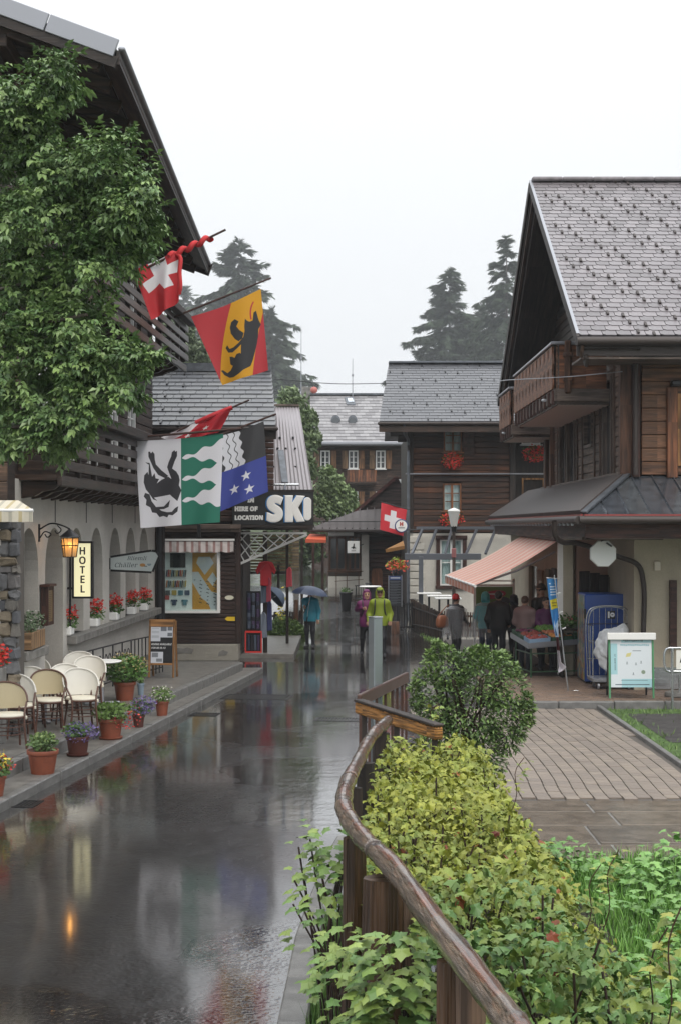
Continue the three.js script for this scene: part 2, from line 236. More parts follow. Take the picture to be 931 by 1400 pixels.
const warmTimber = [wood([.2, .115, .07]), wood([.23, .13, .078]), wood([.17, .1, .065])];
M.railWet = wood([.085, .05, .035], { roughness: .4 });

// ---------- hotel on the left ----------
const hotelTurn = Math.atan2(1, .0417);
const hotelWallX = D => -4.68 + (D - 25.6) * .0417;
const hotel = thing('hotel_building', 'large chalet hotel with arched grey ground floor and overhanging dark roof', 'building', [hotelWallX(21), .3, -21], hotelTurn);
// hotel axes: x along the facade away from the viewer, y up from the terrace, z out to the street
{
  const H = hotel, LEN = 13.2, cs = [1.6, 3.25, 4.9, 6.6, 8.4, 10.1, 11.7], holes = cs.map((c, i) => arch(c, i === 1 ? 1.25 : 1.16, i === 1 ? .001 : 1.12, 2.98, 2.3));
  mesh('facade', ext([[0, 0], [LEN, 0], [LEN, 3.72], [0, 3.72]], .46, 0, holes).translate(0, 0, -.46), M.hotelWall, H);
  for (const x of [LEN - .15, .15]) mesh('end_wall', bx(.3, 3.72, 8, x, 1.86, -4.46), M.hotelWall, H);
  mesh('inner_wall', bx(LEN - .6, 3.6, .1, LEN / 2, 1.8, -1.9), M.hotelWall, H);
  const r = rng(41);
  cs.forEach((c, i) => {
    if (i === 1) { const d = mesh('door', bx(1.1, 2.5, .06, c, 1.25, -1.2, .01), M.greyWood, H); mesh('handle', bx(.03, .16, .05, c - .4, 1.1, -1.15), M.iron, d); mesh('reveal', [bx(.05, 2.9, .75, c + .62, 1.45, -.83), bx(.05, 2.9, .75, c - .62, 1.45, -.83)], M.hotelWall, H); return; }
    const y0 = 1.12, h = 1.86; const f = mesh('window', [bx(.08, h, .08, c - .54, y0 + h / 2, -.4), bx(.08, h, .08, c + .54, y0 + h / 2, -.4), bx(1, .08, .08, c, y0 + .04, -.4), bx(1, .06, .07, c, 2.3, -.4), bx(.06, 1.1, .07, c, y0 + .63, -.4)], M.blackWood, H);
    for (const s of [-1, 1]) mesh('pane', bx(.5, 1.1, .01, c + s * .26, y0 + .63, -.41), M.darkGlass, f); mesh('pane', bx(1, .62, .01, c, 2.64, -.41), M.darkGlass, f);
  });
  mesh('ledge', [bx(LEN - 4.15, .15, .62, (LEN + 4.15) / 2 + .02, 1.045, -.14, .015)], M.concrete, H); mesh('ledge', [bx(1.35, .15, .6, 1.6, 1.045, -.15, .015)], M.concrete, H);
  mesh('plinth', bx(LEN - 4.2, .12, .05, (LEN + 4.2) / 2, .06, .026), M.concrete, H);
  // seams on the plaster band
  for (const x of [3.3, 5.7, 8.1, 10.6]) mesh('wall_joint', bx(.025, .62, .012, x, 3.38, .004), M.iron, H);
  // upper storeys in dark timber
  const op = []; for (const x of [2.6, 4.6, 6.6, 8.6, 10.6]) op.push([x - .5, x + .5, 4.1, 6.0]);
  for (const x of [2.6, 5.2, 7.8, 10.4]) op.push([x - .5, x + .5, 7.0, 8.9]);
  boards(H, 0, LEN, 3.74, 9.6, -.1, .22, .08, timber, op, r);
  mesh('wall_core', bx(LEN - .3, 6.2, 7.6, LEN / 2, 6.86, -4.3), M.blackWood, H);
  for (const [a, b, c, e] of op) win(H, (a + b) / 2, (c + e) / 2, -.12, b - a, e - c, { cols: 2, rows: 3, frame: M.white, sill: false });
  // balconies
  for (const [y, x0, x1, zo] of [[3.72, 1.0, LEN, .62], [6.72, 1.2, LEN, .7]]) {
    const b = mesh('balcony', [bx(x1 - x0, .09, zo + .1, (x0 + x1) / 2, y + .02, zo / 2 - .05, .01), bx(x1 - x0 + .06, .16, .07, (x0 + x1) / 2, y - .03, zo, .012)], M.railWet, H);
    for (let x = x0 + .25; x < x1; x += .62) { mesh('bracket', ext([[-.1, 0], [zo - .12, 0], [zo - .05, -.05], [zo - .14, -.11], [zo - .3, -.14], [zo - .42, -.21], [-.1, -.26]], .11, .008).rotateY(-Math.PI / 2).translate(x, y - .04, 0), M.railWet, b); }
    for (let x = x0 + .05; x < x1 + .01; x += 1.2) mesh('post', bx(.09, 1.0, .09, Math.min(x, x1 - .05), y + .55, zo, .01), M.railWet, b);
    for (let k = 0; k < 4; k++) { mesh('rail_board', bx(x1 - x0 + .05, .145, .035, (x0 + x1) / 2, y + .2 + k * .225, zo + .065, .008), M.railWet, b); for (const e of [x0, x1]) mesh('rail_board', bx(.035, .145, zo + .02, e - .02 + (e === x1 ? .07 : 0), y + .2 + k * .225, zo / 2, .008), M.railWet, b); }
    mesh('handrail', bx(x1 - x0 + .14, .07, .16, (x0 + x1) / 2, y + 1.08, zo + .04, .015), M.railWet, b);
    mesh('planter_tray', bx(x1 - x0 - .4, .16, .18, (x0 + x1) / 2, y + 1.0, zo + .2, .01), M.blackWood, b);
  }
  // downpipe at the far corner and bits of pipework
  mesh('downpipe', [tube([V(LEN - .05, .1, .12), V(LEN - .05, 2, .12), V(LEN - .05, 3.7, .12)], .09, 12, 10), cyl(V(LEN + .5, .2, .1), V(LEN + .5, 3.6, .1), .05)], M.iron, H);
  const lamp = mesh('pipe_bracket', [beam(V(LEN - .5, 3.05, .5), V(LEN - .5, 3.05, 1.1), .05, .05), beam(V(LEN - .5, 3.05, 1.1), V(LEN - .5, 2.75, 1.1), .08, .08)], M.iron, H); lamp.userData.label = 'small black floodlight arm';
}
{ // roof: eave from the near corner A to the far corner B, rising to the left
  const A = W(160, 67, 21), B = W(283, 362, 36.7), up = V(-9, 9 * .37, 0), H = hotel, inv = new THREE.Matrix4().makeRotationY(hotelTurn).setPosition(H.position).invert(), l = g => g.applyMatrix4(inv);
  const roof = mesh('roof', l(slab([A, B, B.clone().add(up), A.clone().add(up)], .1)), M.zinc, H);
  const e = (k, s) => A.clone().lerp(B, k).addScaledVector(up, s);
  for (let i = 0; i < 24; i++) mesh('soffit_board', l(beam(e(0.002, .012 + i * .04).add(V(0, -.13, 0)), e(.998, .012 + i * .04).add(V(0, -.13, 0)), .345, .03, .006, V(.35, 1, 0))), i % 3 ? M.blackWood : M.darkWood, roof);
  for (let i = 0; i < 16; i++) { const k = .015 + i * .065; mesh('rafter', l(beam(e(k, .03).add(V(0, -.25, 0)), e(k, .6).add(V(0, -.25, 0)), .13, .2, .012)), M.darkWood, roof); }
  for (const [s, y] of [[.19, -.44], [.5, -.44]]) mesh('purlin', l(beam(e(.01, s).add(V(0, y, 0)), e(.99, s).add(V(0, y, 0)), .2, .2, .015)), M.darkWood, roof);
  for (let i = 0; i < 8; i++) { const k = .08 + i * .12; mesh('brace', l(beam(e(k, .18).add(V(0, -.5, 0)), e(k, .17).add(V(-.35, -1.6, 0)), .13, .13, .012)), M.brownWood, roof); }
  for (let i = 0; i < 9; i++) mesh('verge_flashing', l(beam(e(0, .111 * i).add(V(0, .0, .03)), e(0, .111 * (i + 1) - .002).add(V(0, .0, .03)), .05, .26, .008)), M.greyMetal, roof);
  mesh('verge_board', l(beam(e(0, 0).add(V(0, -.2, .0)), e(0, 1).add(V(0, -.2, .0)), .06, .16)), M.blackWood, roof);
  mesh('eave_board', l(beam(A.clone().add(V(.02, -.12, 0)), B.clone().add(V(.02, -.12, 0)), .05, .2)), M.blackWood, roof);
  mesh('gutter', l(beam(A.clone().add(V(.07, .01, 0)), B.clone().add(V(.07, .01, 0)), .1, .06, .02)), M.greyMetal, roof);
  mesh('far_verge', l(beam(B.clone().add(V(.1, -.14, 0)), B.clone().add(up).add(V(0, -.14, 0)), .08, .3)), M.blackWood, roof);
}
// stone-faced corner with timber above and a striped awning, at the near end of the hotel
{
  const o = thing('stone_annex', 'rubble stone corner pier with timber boards above it', 'building', [-6.34, .3, -21.2]);
  mesh('core', bx(3.38, 3.06, .5, 0, 1.53, -.1), M.joint, o); const r = rng(61), sc = [[.22, .22, .225], [.27, .25, .22], [.17, .175, .19], [.33, .27, .19], [.25, .235, .23]].map(c => mat(c, { map: T.mottle, bumpMap: T.grit, bumpScale: .006, roughness: .75, uv: 'box' }));
  const stone = (w, h, d) => { const g = cbox(w, h, d, Math.min(w, h) * .22), p = g.attributes.position, q = {}; for (let i = 0; i < p.count; i++) { const k = [p.getX(i).toFixed(3), p.getY(i).toFixed(3), p.getZ(i).toFixed(3)].join(); q[k] ??= [rr(-.02, .02, r), rr(-.02, .02, r), rr(-.03, .02, r)]; p.setXYZ(i, p.getX(i) + q[k][0], p.getY(i) + q[k][1], p.getZ(i) + q[k][2]); } g.computeVertexNormals(); return uvm(g); };
  let y = .02; while (y < 3.0) { const h = rr(.1, .24, r); let x = -1.7; while (x < 1.69) { const w = Math.min(rr(.12, .34, r), 1.72 - x); if (w > .05) place('stone', stone(w + .005, h + .004, .2), sc[Math.floor(r() * 5)], o, x + w / 2, y + h / 2, .13 + rr(-.015, .02, r)); x += w; } y += h; }
  boards(o, -1.7, 1.62, 3.1, 4.75, .42, .27, .05, warmTimber, [], r); mesh('upper_core', bx(3.2, 1.7, .5, 0, 3.92, .12), M.blackWood, o);
  const a = thing('striped_awning', 'cream striped awning with a hanging valance above the stone pier', 'awning', [0, 0, 0]); const st = mat([.72, .68, .6], { map: canvasTex(256, 16, (g, w, h) => { g.fillStyle = '#f3f1e8'; g.fillRect(0, 0, w, h); for (let i = 0; i < 8; i++) { g.fillStyle = i % 2 ? '#d9cfae' : '#cfcfc8'; g.fillRect(i * 32, 0, 11, h); } }), roughness: .8, side: THREE.DoubleSide }); st.map.wrapS = st.map.wrapT = THREE.RepeatWrapping;
  const p = [W(26, 684, 20.5), W(46, 697, 19.9)], L = -3; const g = slab([V(-8, p[1].y, p[1].z), V(p[1].x, p[1].y, p[1].z), V(p[0].x, p[0].y, p[0].z), V(-8, p[0].y, p[0].z)], .012), uv = g.attributes.uv, q = g.attributes.position; for (let i = 0; i < q.count; i++) uv.setXY(i, q.getX(i) * .9, q.getY(i)); mesh('cover', g, st, a, true);
  const v = fin(new THREE.PlaneGeometry(4, .16, 80, 1)), vp = v.attributes.position; for (let i = 0; i < vp.count; i++) { vp.setZ(i, .012 * Math.sin(vp.getX(i) * 22) * (vp.getY(i) < 0 ? 1 : .3)); v.attributes.uv.setXY(i, vp.getX(i) * .9, vp.getY(i)); } v.computeVertexNormals(); v.translate(p[1].x - 2, p[1].y - .085, p[1].z + .02); mesh('valance', v, st, a, true);
  mesh('front_bar', cyl(V(-8, p[1].y - .01, p[1].z), V(p[1].x, p[1].y - .01, p[1].z), .025), M.white, a);
}
// lit wall lantern
{
  const o = thing('wall_lantern', 'lit iron lantern on scrolled bracket above hotel sign', 'lantern', [hotelWallX(23.2), 0, -23.2], hotelTurn), k = .5, y = 3.28;
  mesh('bracket', [tube([V(0, y - .02, .02), V(0, y + .07, .2), V(0, y + .03, .4), V(0, y - .02, k)], .014, 20, 6), tube([V(0, y - .16, .02), V(0, y - .06, .1), V(0, y - .1, .2), V(0, y - .15, .14), V(0, y - .1, .1)], .011, 20, 6), tube([V(0, y + .04, .3), V(0, y - .03, .36), V(0, y - .09, .3), V(0, y - .04, .26)], .01, 20, 6), bx(.05, .28, .025, 0, y - .08, .01)], M.iron, o);
  mesh('cap', lathe([[.012, .08], [.03, .07], [.16, -.03], [.165, -.045]], 6).translate(0, y - .1, k), M.iron, o);
  const cage = []; for (let i = 0; i < 6; i++) { const a = i * Math.PI / 3 + Math.PI / 6; cage.push(cyl(V(.145 * Math.cos(a), y - .15, k + .145 * Math.sin(a)), V(.105 * Math.cos(a), y - .46, k + .105 * Math.sin(a)), .008, .008, 5)); } for (const [yy, rad] of [[y - .16, .145], [y - .28, .13], [y - .46, .106]]) cage.push(fin(new THREE.TorusGeometry(rad, .008, 5, 6)).rotateX(Math.PI / 2).translate(0, yy, k)); mesh('cage', cage, M.iron, o);
  mesh('lamp_glass', lathe([[.1, -.455], [.139, -.155]], 6).translate(0, y, k), mat([.8, .66, .42], { transmission: .75, thickness: 0, roughness: .25, side: THREE.DoubleSide }), o);
  const bulb = mesh('bulb', fin(new THREE.SphereGeometry(.035, 12, 8)).translate(0, y - .25, k), mat([1, .8, .45], { emissive: new THREE.Color(1, .62, .2), emissiveIntensity: 1.1 }), o);
  const l = new THREE.PointLight(0xffc27a, .22, 0, 2); l.position.set(0, y - .25, k); l.castShadow = true; l.name = 'lantern_light'; o.add(l);
}
{ // backlit hotel sign, lettering on both faces
  const D = 25.2, o = thing('hotel_sign', 'tall backlit sign reading HOTEL in black frame', 'sign', [X(114, D), Y(779, D), -D]), w = .3, h = .95;
  const face = canvasTex(192, 608, (g, cw, ch) => { g.fillStyle = '#f2ecc4'; g.fillRect(0, 0, cw, ch); g.fillStyle = '#14120c'; g.font = 'bold 118px sans-serif'; g.textAlign = 'center'; g.textBaseline = 'middle'; 'HOTEL'.split('').forEach((c, i) => g.fillText(c, cw / 2, 88 + i * 108)); });
  const fm = mat([.85, .82, .68], { map: face, emissive: 0xffffff, emissiveMap: face, emissiveIntensity: .42, roughness: .4 });
  mesh('frame', [bx(w + .05, .035, .14, 0, h / 2, 0), bx(w + .05, .035, .14, 0, -h / 2, 0), bx(.035, h, .14, -w / 2 - .01, 0, 0), bx(.035, h, .14, w / 2 + .01, 0, 0)], M.iron, o);
  for (const s of [1, -1]) { const f = fin(new THREE.PlaneGeometry(w - .01, h - .03)); if (s < 0) f.rotateY(Math.PI); f.translate(0, 0, .055 * s); mesh('lit_face', f, fm, o, true); }
  mesh('mount', [cyl(V(-.6, .3, 0), V(-w / 2, .3, 0), .02), cyl(V(-.6, -.32, 0), V(-w / 2, -.32, 0), .02), cyl(V(-.22, -1.0, 0), V(-.22, .5, 0), .018)], M.iron, o);
}
{ // hanging cellar-bar sign
  const D = 29, o = thing('cellar_sign', 'pale pointed hanging sign with italic lettering and small flower', 'sign', [X(152, D), Y(779, D), -D]); const w = X(217, D) - X(152, D), pts = [[0, .01], [w * .86, -.03], [w * .995, .27], [w * .94, .345], [w * .86, .36], [0, .235]];
  const face = canvasTex(512, 256, (g, cw, ch) => { g.fillStyle = '#c3cccb'; g.fillRect(0, 0, cw, ch); g.fillStyle = '#39434b'; g.font = 'italic 62px serif'; g.fillText('Bliemli', 175, 120); g.font = 'italic 72px serif'; g.fillText('Chäller', 38, 205); g.fillStyle = '#b9884e'; g.beginPath(); g.ellipse(345, 180, 30, 20, 0, 0, 7); g.fill(); g.fillStyle = '#3d6b83'; g.fillRect(395, 165, 44, 9); g.fillRect(402, 180, 30, 7); g.fillStyle = '#262c26'; g.fillRect(360, 190, 34, 8); });
  const g = ext(pts, .07), fm = mat([.9, .9, .9], { map: face, roughness: .55 }), uv = g.attributes.uv, p = g.attributes.position; for (let i = 0; i < p.count; i++) uv.setXY(i, p.getX(i) / w, (p.getY(i) + .03) / .42); mesh('panel', g.translate(0, 0, -.035), fm, o, true);
  const rim = []; for (let i = 0; i < pts.length; i++) { const a = pts[i], b = pts[(i + 1) % pts.length]; rim.push(beam(V(a[0], a[1], 0), V(b[0], b[1], 0), .02, .085)); } mesh('rim', rim, M.iron, o);
  mesh('mount', [cyl(V(-.07, -.5, 0), V(-.07, 1.4, 0), .018), cyl(V(-.3, .06, 0), V(0, .06, 0), .02), cyl(V(-.3, .17, 0), V(0, .17, 0), .02)], M.iron, o);
}
{ // menu case on the wall between the arches
  const o = thing('menu_case', 'narrow brown wooden menu case on hotel wall', 'notice case', [hotelWallX(23.5) + .01, 0, -23.45], hotelTurn); mesh('case', [bx(.4, .62, .1, 0, 2.03, .06, .01)], M.plankBrown, o); mesh('roof', bx(.46, .04, .16, 0, 2.36, .08), M.plankBrown, o); mesh('menu_sheet', bx(.3, .5, .006, 0, 2.03, .113), mat([.35, .28, .2], { map: canvasTex(128, 208, (g, w, h) => { g.fillStyle = '#b9ab90'; g.fillRect(0, 0, w, h); g.fillStyle = '#4a3a2c'; for (let i = 0; i < 15; i++) g.fillRect(14, 14 + i * 12.5, 60 + (i * 37 % 40), 4); }), roughness: .4 }), o, true);
  mesh('frame', [bx(.4, .05, .02, 0, 2.31, .115), bx(.4, .05, .02, 0, 1.75, .115), bx(.05, .52, .02, -.175, 2.03, .115), bx(.05, .52, .02, .175, 2.03, .115)], M.plankBrown, o);
}
{ // wrought-iron fence with heart scrolls
  const o = thing('iron_fence', 'black wrought iron fence with heart scrolls beside hotel wall', 'fence', [0, .3, 0]), a = W(98, 900, 25.2), b = W(180, 900, 28.6), n = 6, H = .78; a.y = b.y = 0; const at = (k, y) => a.clone().lerp(b, k).setY(y);
  mesh('rail', [beam(at(0, H), at(1, H), .03, .02), beam(at(0, .1), at(1, .1), .025, .02), beam(at(1, H), V(b.x + .42, H, b.z - 1.6), .03, .02), beam(at(1, .1), V(b.x + .42, .1, b.z - 1.6), .025, .02)], M.iron, o);
  for (let i = 0; i <= n; i++) mesh('post', cyl(at(i / n, 0), at(i / n, H), .014), M.iron, o);
  const d = b.clone().sub(a).divideScalar(n); for (let i = 0; i < n; i++) { const c = at((i + .5) / n, 0), q = (u, y) => c.clone().addScaledVector(d, u).setY(y); mesh('scroll', [1, -1].map(s => tube([q(0, .14), q(s * .25, .32), q(s * .34, .52), q(s * .2, .64), q(s * .05, .54), q(s * .12, .48)], .009, 24, 5)), M.iron, o); }
  const e = V(b.x + .42, 0, b.z - 1.6); for (let i = 1; i < 10; i++) mesh('bar', cyl(b.clone().lerp(e, i / 9).setY(0), b.clone().lerp(e, i / 9).setY(H), .012, .012, 6), M.iron, o);
}

// ---------- slate roofs ----------
function slates(parent, eL, eR, rL, rR, rows, tw, mats, max, o = {}) {
  const { clip = true, hs = 3, hooks = 0, hookMat = M.iron, inv, seed = 5, th = .012 } = o, r = rng(seed), u = eR.clone().sub(eL).normalize(), mid = rL.clone().sub(eL), v = mid.clone().addScaledVector(u, -mid.dot(u)).normalize(), n = u.clone().cross(v).normalize();
  const slope = rL.clone().sub(eL).dot(v) / rows, base = new THREE.Matrix4().makeBasis(u, v, n), tilt = new THREE.Matrix4().makeRotationX(-.05), list = [], hl = [];
  const gs = [0, 1, 2].map(() => { const w = tw - .012, h = slope * 1.12, g = ext(clip ? [[-w / 2 + .06, -h / 2], [w / 2, -h / 2], [w / 2, h / 2], [-w / 2, h / 2], [-w / 2, -h / 2 + .045]] : [[-w / 2, -h / 2], [w / 2, -h / 2], [w / 2, h / 2], [-w / 2, h / 2]], th); return uvm(g); });
  for (let j = 0; j < rows; j++) { const t = (j + .5) / rows, a = eL.clone().lerp(rL, t), b = eR.clone().lerp(rR, t), L = a.distanceTo(b), off = (j % 3) * .333 * tw; for (let i = 0, x1 = L + off; x1 > 0; i++, x1 -= tw) { const q1 = Math.min(x1, L), q0 = Math.max(x1 - tw, 0), w = q1 - q0; if (w < .03) continue; const p = a.clone().addScaledVector(u, (q0 + q1) / 2).addScaledVector(n, .012), px = CX + F * p.x / -p.z; list.push({ p, sx: w / tw, key: -p.z + (px > 950 || px < 150 ? 1e3 : 0) }); if (hooks && (i + j * 4) % hooks < 1 && j % hs === 0 && i > 1) hl.push(p.clone(), p.clone().addScaledVector(u, tw * 1.05).addScaledVector(v, -slope * .5)); } }
  list.sort((a, b) => a.key - b.key); const rest = mats.map(() => []);
  list.forEach((q, i) => { const k = Math.floor(r() * mats.length), g = gs[Math.floor(r() * 3)], m4 = base.clone().multiply(tilt).multiply(new THREE.Matrix4().makeRotationZ(rr(-.006, .006, r))).scale(V(q.sx, 1, 1)).setPosition(q.p.addScaledVector(n, rr(0, .004, r))); if (inv) m4.premultiply(inv); if (i < max) { const m = place('slate', g, mats[k], parent, 0, 0, 0); m.matrix.copy(m4); m4.decompose(m.position, m.quaternion, m.scale); } else rest[k].push(g.clone().applyMatrix4(m4)); });
  rest.forEach((a, k) => { if (a.length) stuffPart(mesh('upper_slates', a, mats[k], parent, true)); });
  if (hl.length) stuffPart(mesh('snow_guards', hl.map(p => { const g = bx(.045, slope * .7, .035, 0, 0, 0).applyMatrix4(base.clone().setPosition(p.clone().addScaledVector(n, th + .022))); return inv ? g.applyMatrix4(inv) : g; }), hookMat, parent));
  return { u, v, n };
}
const slateMats = [[.15, .155, .17], [.13, .135, .15], [.175, .18, .19]].map(c => mat(c, { map: T.mottle, roughness: .32, bumpMap: T.grit, bumpScale: .001, uv: 'box' }));

// ---------- ski hire shop ----------
{
  const o = thing('ski_shop', 'brown timber ski hire shop with slate roof', 'building', [-4.6, 0, -36]), r = rng(77), x1 = 2.07;   // x1: right corner
  const skiTim = [wood([.085, .04, .03]), wood([.075, .035, .027]), wood([.095, .046, .034])], upTim = [wood([.16, .07, .045]), wood([.14, .06, .04])];
  mesh('plinth', bx(3.4, .42, 2.5, x1 - 1.68, .2, -1.22, .02), plaster([.55, .52, .45], { bumpScale: .02 }), o);
  stuffPart(mesh('peeled_plaster', [ext([[0, 0], [.22, .03], [.4, .01], [.45, .12], [.3, .17], [.2, .14], [.05, .16]], .012), ext([[0, 0], [.2, .02], [.25, .1], [.12, .15], [.02, .1]], .012).translate(1.05, -.04, 0)].map(g => g.translate(.55, .16, .026)), M.concrete, o));
  mesh('wall_core', bx(3.2, 5.2, 2.2, x1 - 1.68, 3.0, -1.35), M.blackWood, o);
  const wx0 = X(222, 36) + 4.6, wx1 = X(301, 36) + 4.6, wy0 = Y(838, 36), wy1 = Y(752, 36);
  boards(o, x1 - 3.3, x1, .42, 3.2, -.02, .105, .05, skiTim, [[wx0, wx1, wy0, wy1]], r, 'board', .008);
  boards(o, x1 - 3.3, x1 + .9, 3.42, 5.6, -.02, .15, .05, upTim, [], r);
  mesh('corner_post', bx(.12, 2.8, .12, x1 + .02, 1.82, -.04, .012), skiTim[0], o);
  mesh('cornice', [bx(3.6, .12, .4, x1 - 1.7, 3.3, .12, .015), bx(3.6, .06, .3, x1 - 1.7, 3.2, .08)], M.greyWood, o);
  // show window
  const w = wx1 - wx0, h = wy1 - wy0, wc = mesh('show_window', [bx(w, .06, .14, 0, h / 2 - .03, 0), bx(w, .06, .14, 0, -h / 2 + .03, 0), bx(.06, h - .12, .14, -w / 2 + .03, 0, 0), bx(.06, h - .12, .14, w / 2 - .03, 0, 0)], M.white, o); wc.position.set((wx0 + wx1) / 2, (wy0 + wy1) / 2, .02);
  mesh('pane', bx(w - .12, h - .12, .008, 0, 0, .03), M.glass, wc); mesh('back_panel', bx(w - .02, h - .02, .03, 0, 0, -.13), mat([.8, .81, .79], { roughness: .8 }), wc); mesh('floor_panel', [bx(w - .02, .03, .12, 0, -h / 2 + .07, -.05), bx(.02, h, .12, -w / 2, 0, -.06), bx(.02, h, .12, w / 2, 0, -.06), bx(w, .02, .12, 0, h / 2, -.06)], M.white, wc);
  mesh('dark_poster', bx(.38, .36, .02, -.33, .52, -.1), M.black, wc);
  const trail = canvasTex(256, 640, (g, cw, ch) => { g.fillStyle = '#d89a35'; g.fillRect(0, 0, cw, ch); g.fillStyle = '#d4d6da'; g.beginPath(); g.moveTo(0, 215); g.lineTo(60, 215); g.lineTo(130, 330); g.lineTo(190, 430); g.lineTo(256, 450); g.lineTo(256, 640); g.lineTo(190, 640); g.lineTo(160, 560); g.lineTo(90, 500); g.lineTo(0, 330); g.fill(); g.beginPath(); g.moveTo(60, 50); g.lineTo(180, 50); g.lineTo(215, 120); g.lineTo(125, 250); g.lineTo(40, 120); g.fill(); g.beginPath(); g.moveTo(205, 220); g.lineTo(250, 290); g.lineTo(205, 370); g.lineTo(150, 300); g.fill(); g.fillStyle = '#22252e'; for (let i = 0; i < 34; i++) g.fillRect((i * 71) % 215 + 15, 300 + (i * 53) % 280, 16, 9); });
  mesh('trail_poster', bx(w * .44, h * .93, .012, w * .24, 0, -.105), mat([.85, .85, .85], { map: trail, roughness: .6 }), wc, true);
  const cols = [[.5, .2, .08], [.05, .07, .12], [.45, .42, .3], [.08, .2, .25], [.4, .06, .05], [.5, .36, .08], [.1, .1, .1]].map(c => mat(c, { roughness: .6 }));
  for (const [yy, n] of [[.2, 12], [-.06, 12]]) for (let i = 0; i < n; i++) mesh('guide_book', bx(.028, .15 + .03 * r(), .04, -.6 + i * .042, yy, -.09, 0, 0, 0, -.12), cols[(i * 3 + (yy > 0 ? 1 : 0)) % 7], wc);
  for (const [i, c] of [[0, 6], [1, 5], [2, 3], [3, 1]]) mesh('folded_shirt', bx(.12, .12, .02, -.58 + i * .16, -.28, -.095, .006), cols[c], wc); mesh('folded_shirt', bx(.11, .11, .02, -.59, -.4, -.09, .006), cols[4], wc);
  for (const x of [-.42, -.16]) mesh('shirt', ext([[-.05, -.07], [.05, -.07], [.05, .02], [.09, .03], [.07, .07], [-.07, .07], [-.09, .03], [-.05, .02]], .02).translate(x, -.52, -.1), cols[x < -.3 ? 1 : 3], wc);
  // small scalloped valance above the window
  const st = canvasTex(256, 64, (g, cw, ch) => { g.fillStyle = '#e6dedc'; g.fillRect(0, 0, cw, ch); g.fillStyle = '#b08f8b'; for (let i = 0; i < 10; i++) g.fillRect(i * 26, 0, 9, ch); }), vg = fin(new THREE.PlaneGeometry(1.75, .24, 70, 4)), vp = vg.attributes.position; for (let i = 0; i < vp.count; i++) { const x = vp.getX(i), low = vp.getY(i) < -.1 ? 1 : 0; vp.setXYZ(i, x, vp.getY(i) - low * .03 * Math.abs(Math.sin(x * 11)), .02 * Math.sin(x * 22) * (vp.getY(i) < .05 ? 1 : .2)); } vg.computeVertexNormals(); const val = mesh('valance', vg, mat([.85, .85, .85], { map: st, roughness: .8, side: THREE.DoubleSide }), o, true); val.position.set(X(271, 35.8) + 4.6, Y(747, 35.8), .22);
  mesh('valance_rail', bx(1.8, .05, .05, X(271, 35.8) + 4.6, Y(738, 35.8), .22), M.white, o);
  mesh('round_badge', fin(new THREE.CylinderGeometry(.11, .11, .02, 16)).rotateX(Math.PI / 2).scale(1, .5, 1).translate(X(314, 36) + 4.6, Y(817, 36), .02), mat([.7, .68, .55], { roughness: .4 }), o);
  mesh('trail_arrow', ext([[-.13, 0], [-.07, .05], [.12, .05], [.12, -.05], [-.07, -.05]], .02).translate(X(315, 36) + 4.6, Y(846, 36), .01), mat([.75, .5, .02], { roughness: .4 }), o);
  // slate roof
  const inv = new THREE.Matrix4().makeTranslation(4.6, 0, 36), l = g => g.applyMatrix4(inv), eR = W(378, 583, 34.6), rR = W(371, 508, 39.4), eL = V(-7.5, eR.y, eR.z), rL = V(-7.8, rR.y, rR.z);
  const roof = mesh('roof', l(slab([eL, eR, rR, rL].map(p => p.clone().add(V(0, -.02, 0))), .16)), M.blackWood, o);
  slates(roof, eL, eR, rL, rR, 13, .42, slateMats, 300, { hooks: 6, inv, seed: 8, clip: false, th: .022 });
  mesh('ridge_cap', l(beam(rL.clone().add(V(0, .08, -.05)), rR.clone().add(V(0, .08, -.05)), .5, .06, .01)), M.zinc, roof); mesh('ridge_flashing', l(bx(5.4, .22, .04, rR.x - 2.7, rR.y + .1, rR.z + .2)), M.zinc, roof);
  mesh('back_slope', l(slab([rR.clone().add(V(0, .02, -.3)), V(rR.x, eR.y, -44), V(-7.8, eR.y, -44), rL.clone().add(V(0, .02, -.3))], .1)), M.slate, roof);
  mesh('gutter', l(beam(eL.clone().add(V(0, -.06, .06)), eR.clone().add(V(.05, -.06, .06)), .12, .1, .03)), M.gutterBrown, roof); mesh('fascia', l(beam(eL.clone().add(V(0, -.2, -.04)), eR.clone().add(V(0, -.2, -.04)), .05, .2)), M.blackWood, roof);
  mesh('gable_boards', l(slab([V(-1.95, 3.3, -36.1), V(-1.95, 3.3, -43), V(-1.95, 5.6, -43), V(-1.95, 7.4, -39.4), V(-1.95, 5.7, -36.1)], .1)), M.darkWood, o);
  // corrugated side roof
  const c0 = W(330, 672, 36.9), c1 = W(428, 672, 36.9), c2 = W(409, 556, 42.5), c3 = W(340, 556, 42.5); const cg = new THREE.BufferGeometry(), N = 90, pos = [], ix = []; for (let i = 0; i <= N; i++) { const t = i / N, a = c0.clone().lerp(c1, t), b = c3.clone().lerp(c2, t), d = .018 * Math.cos(t * Math.PI * 36); pos.push(a.x, a.y + d, a.z, b.x, b.y + d, b.z); if (i) { const k = i * 2; ix.push(k - 2, k, k - 1, k, k + 1, k - 1); } } cg.setAttribute('position', new THREE.Float32BufferAttribute(pos, 3)); cg.setIndex(ix); cg.computeVertexNormals();
  const corr = mat([.44, .41, .43], { roughness: .38, metalness: .25, side: THREE.DoubleSide, map: T.mottle }), sr = mesh('side_roof', l(cg), corr, o); mesh('under_roof', l(slab([c0, c1, c2, c3].map(p => p.clone().add(V(0, -.06, -.02))), .1)), M.blackWood, sr);
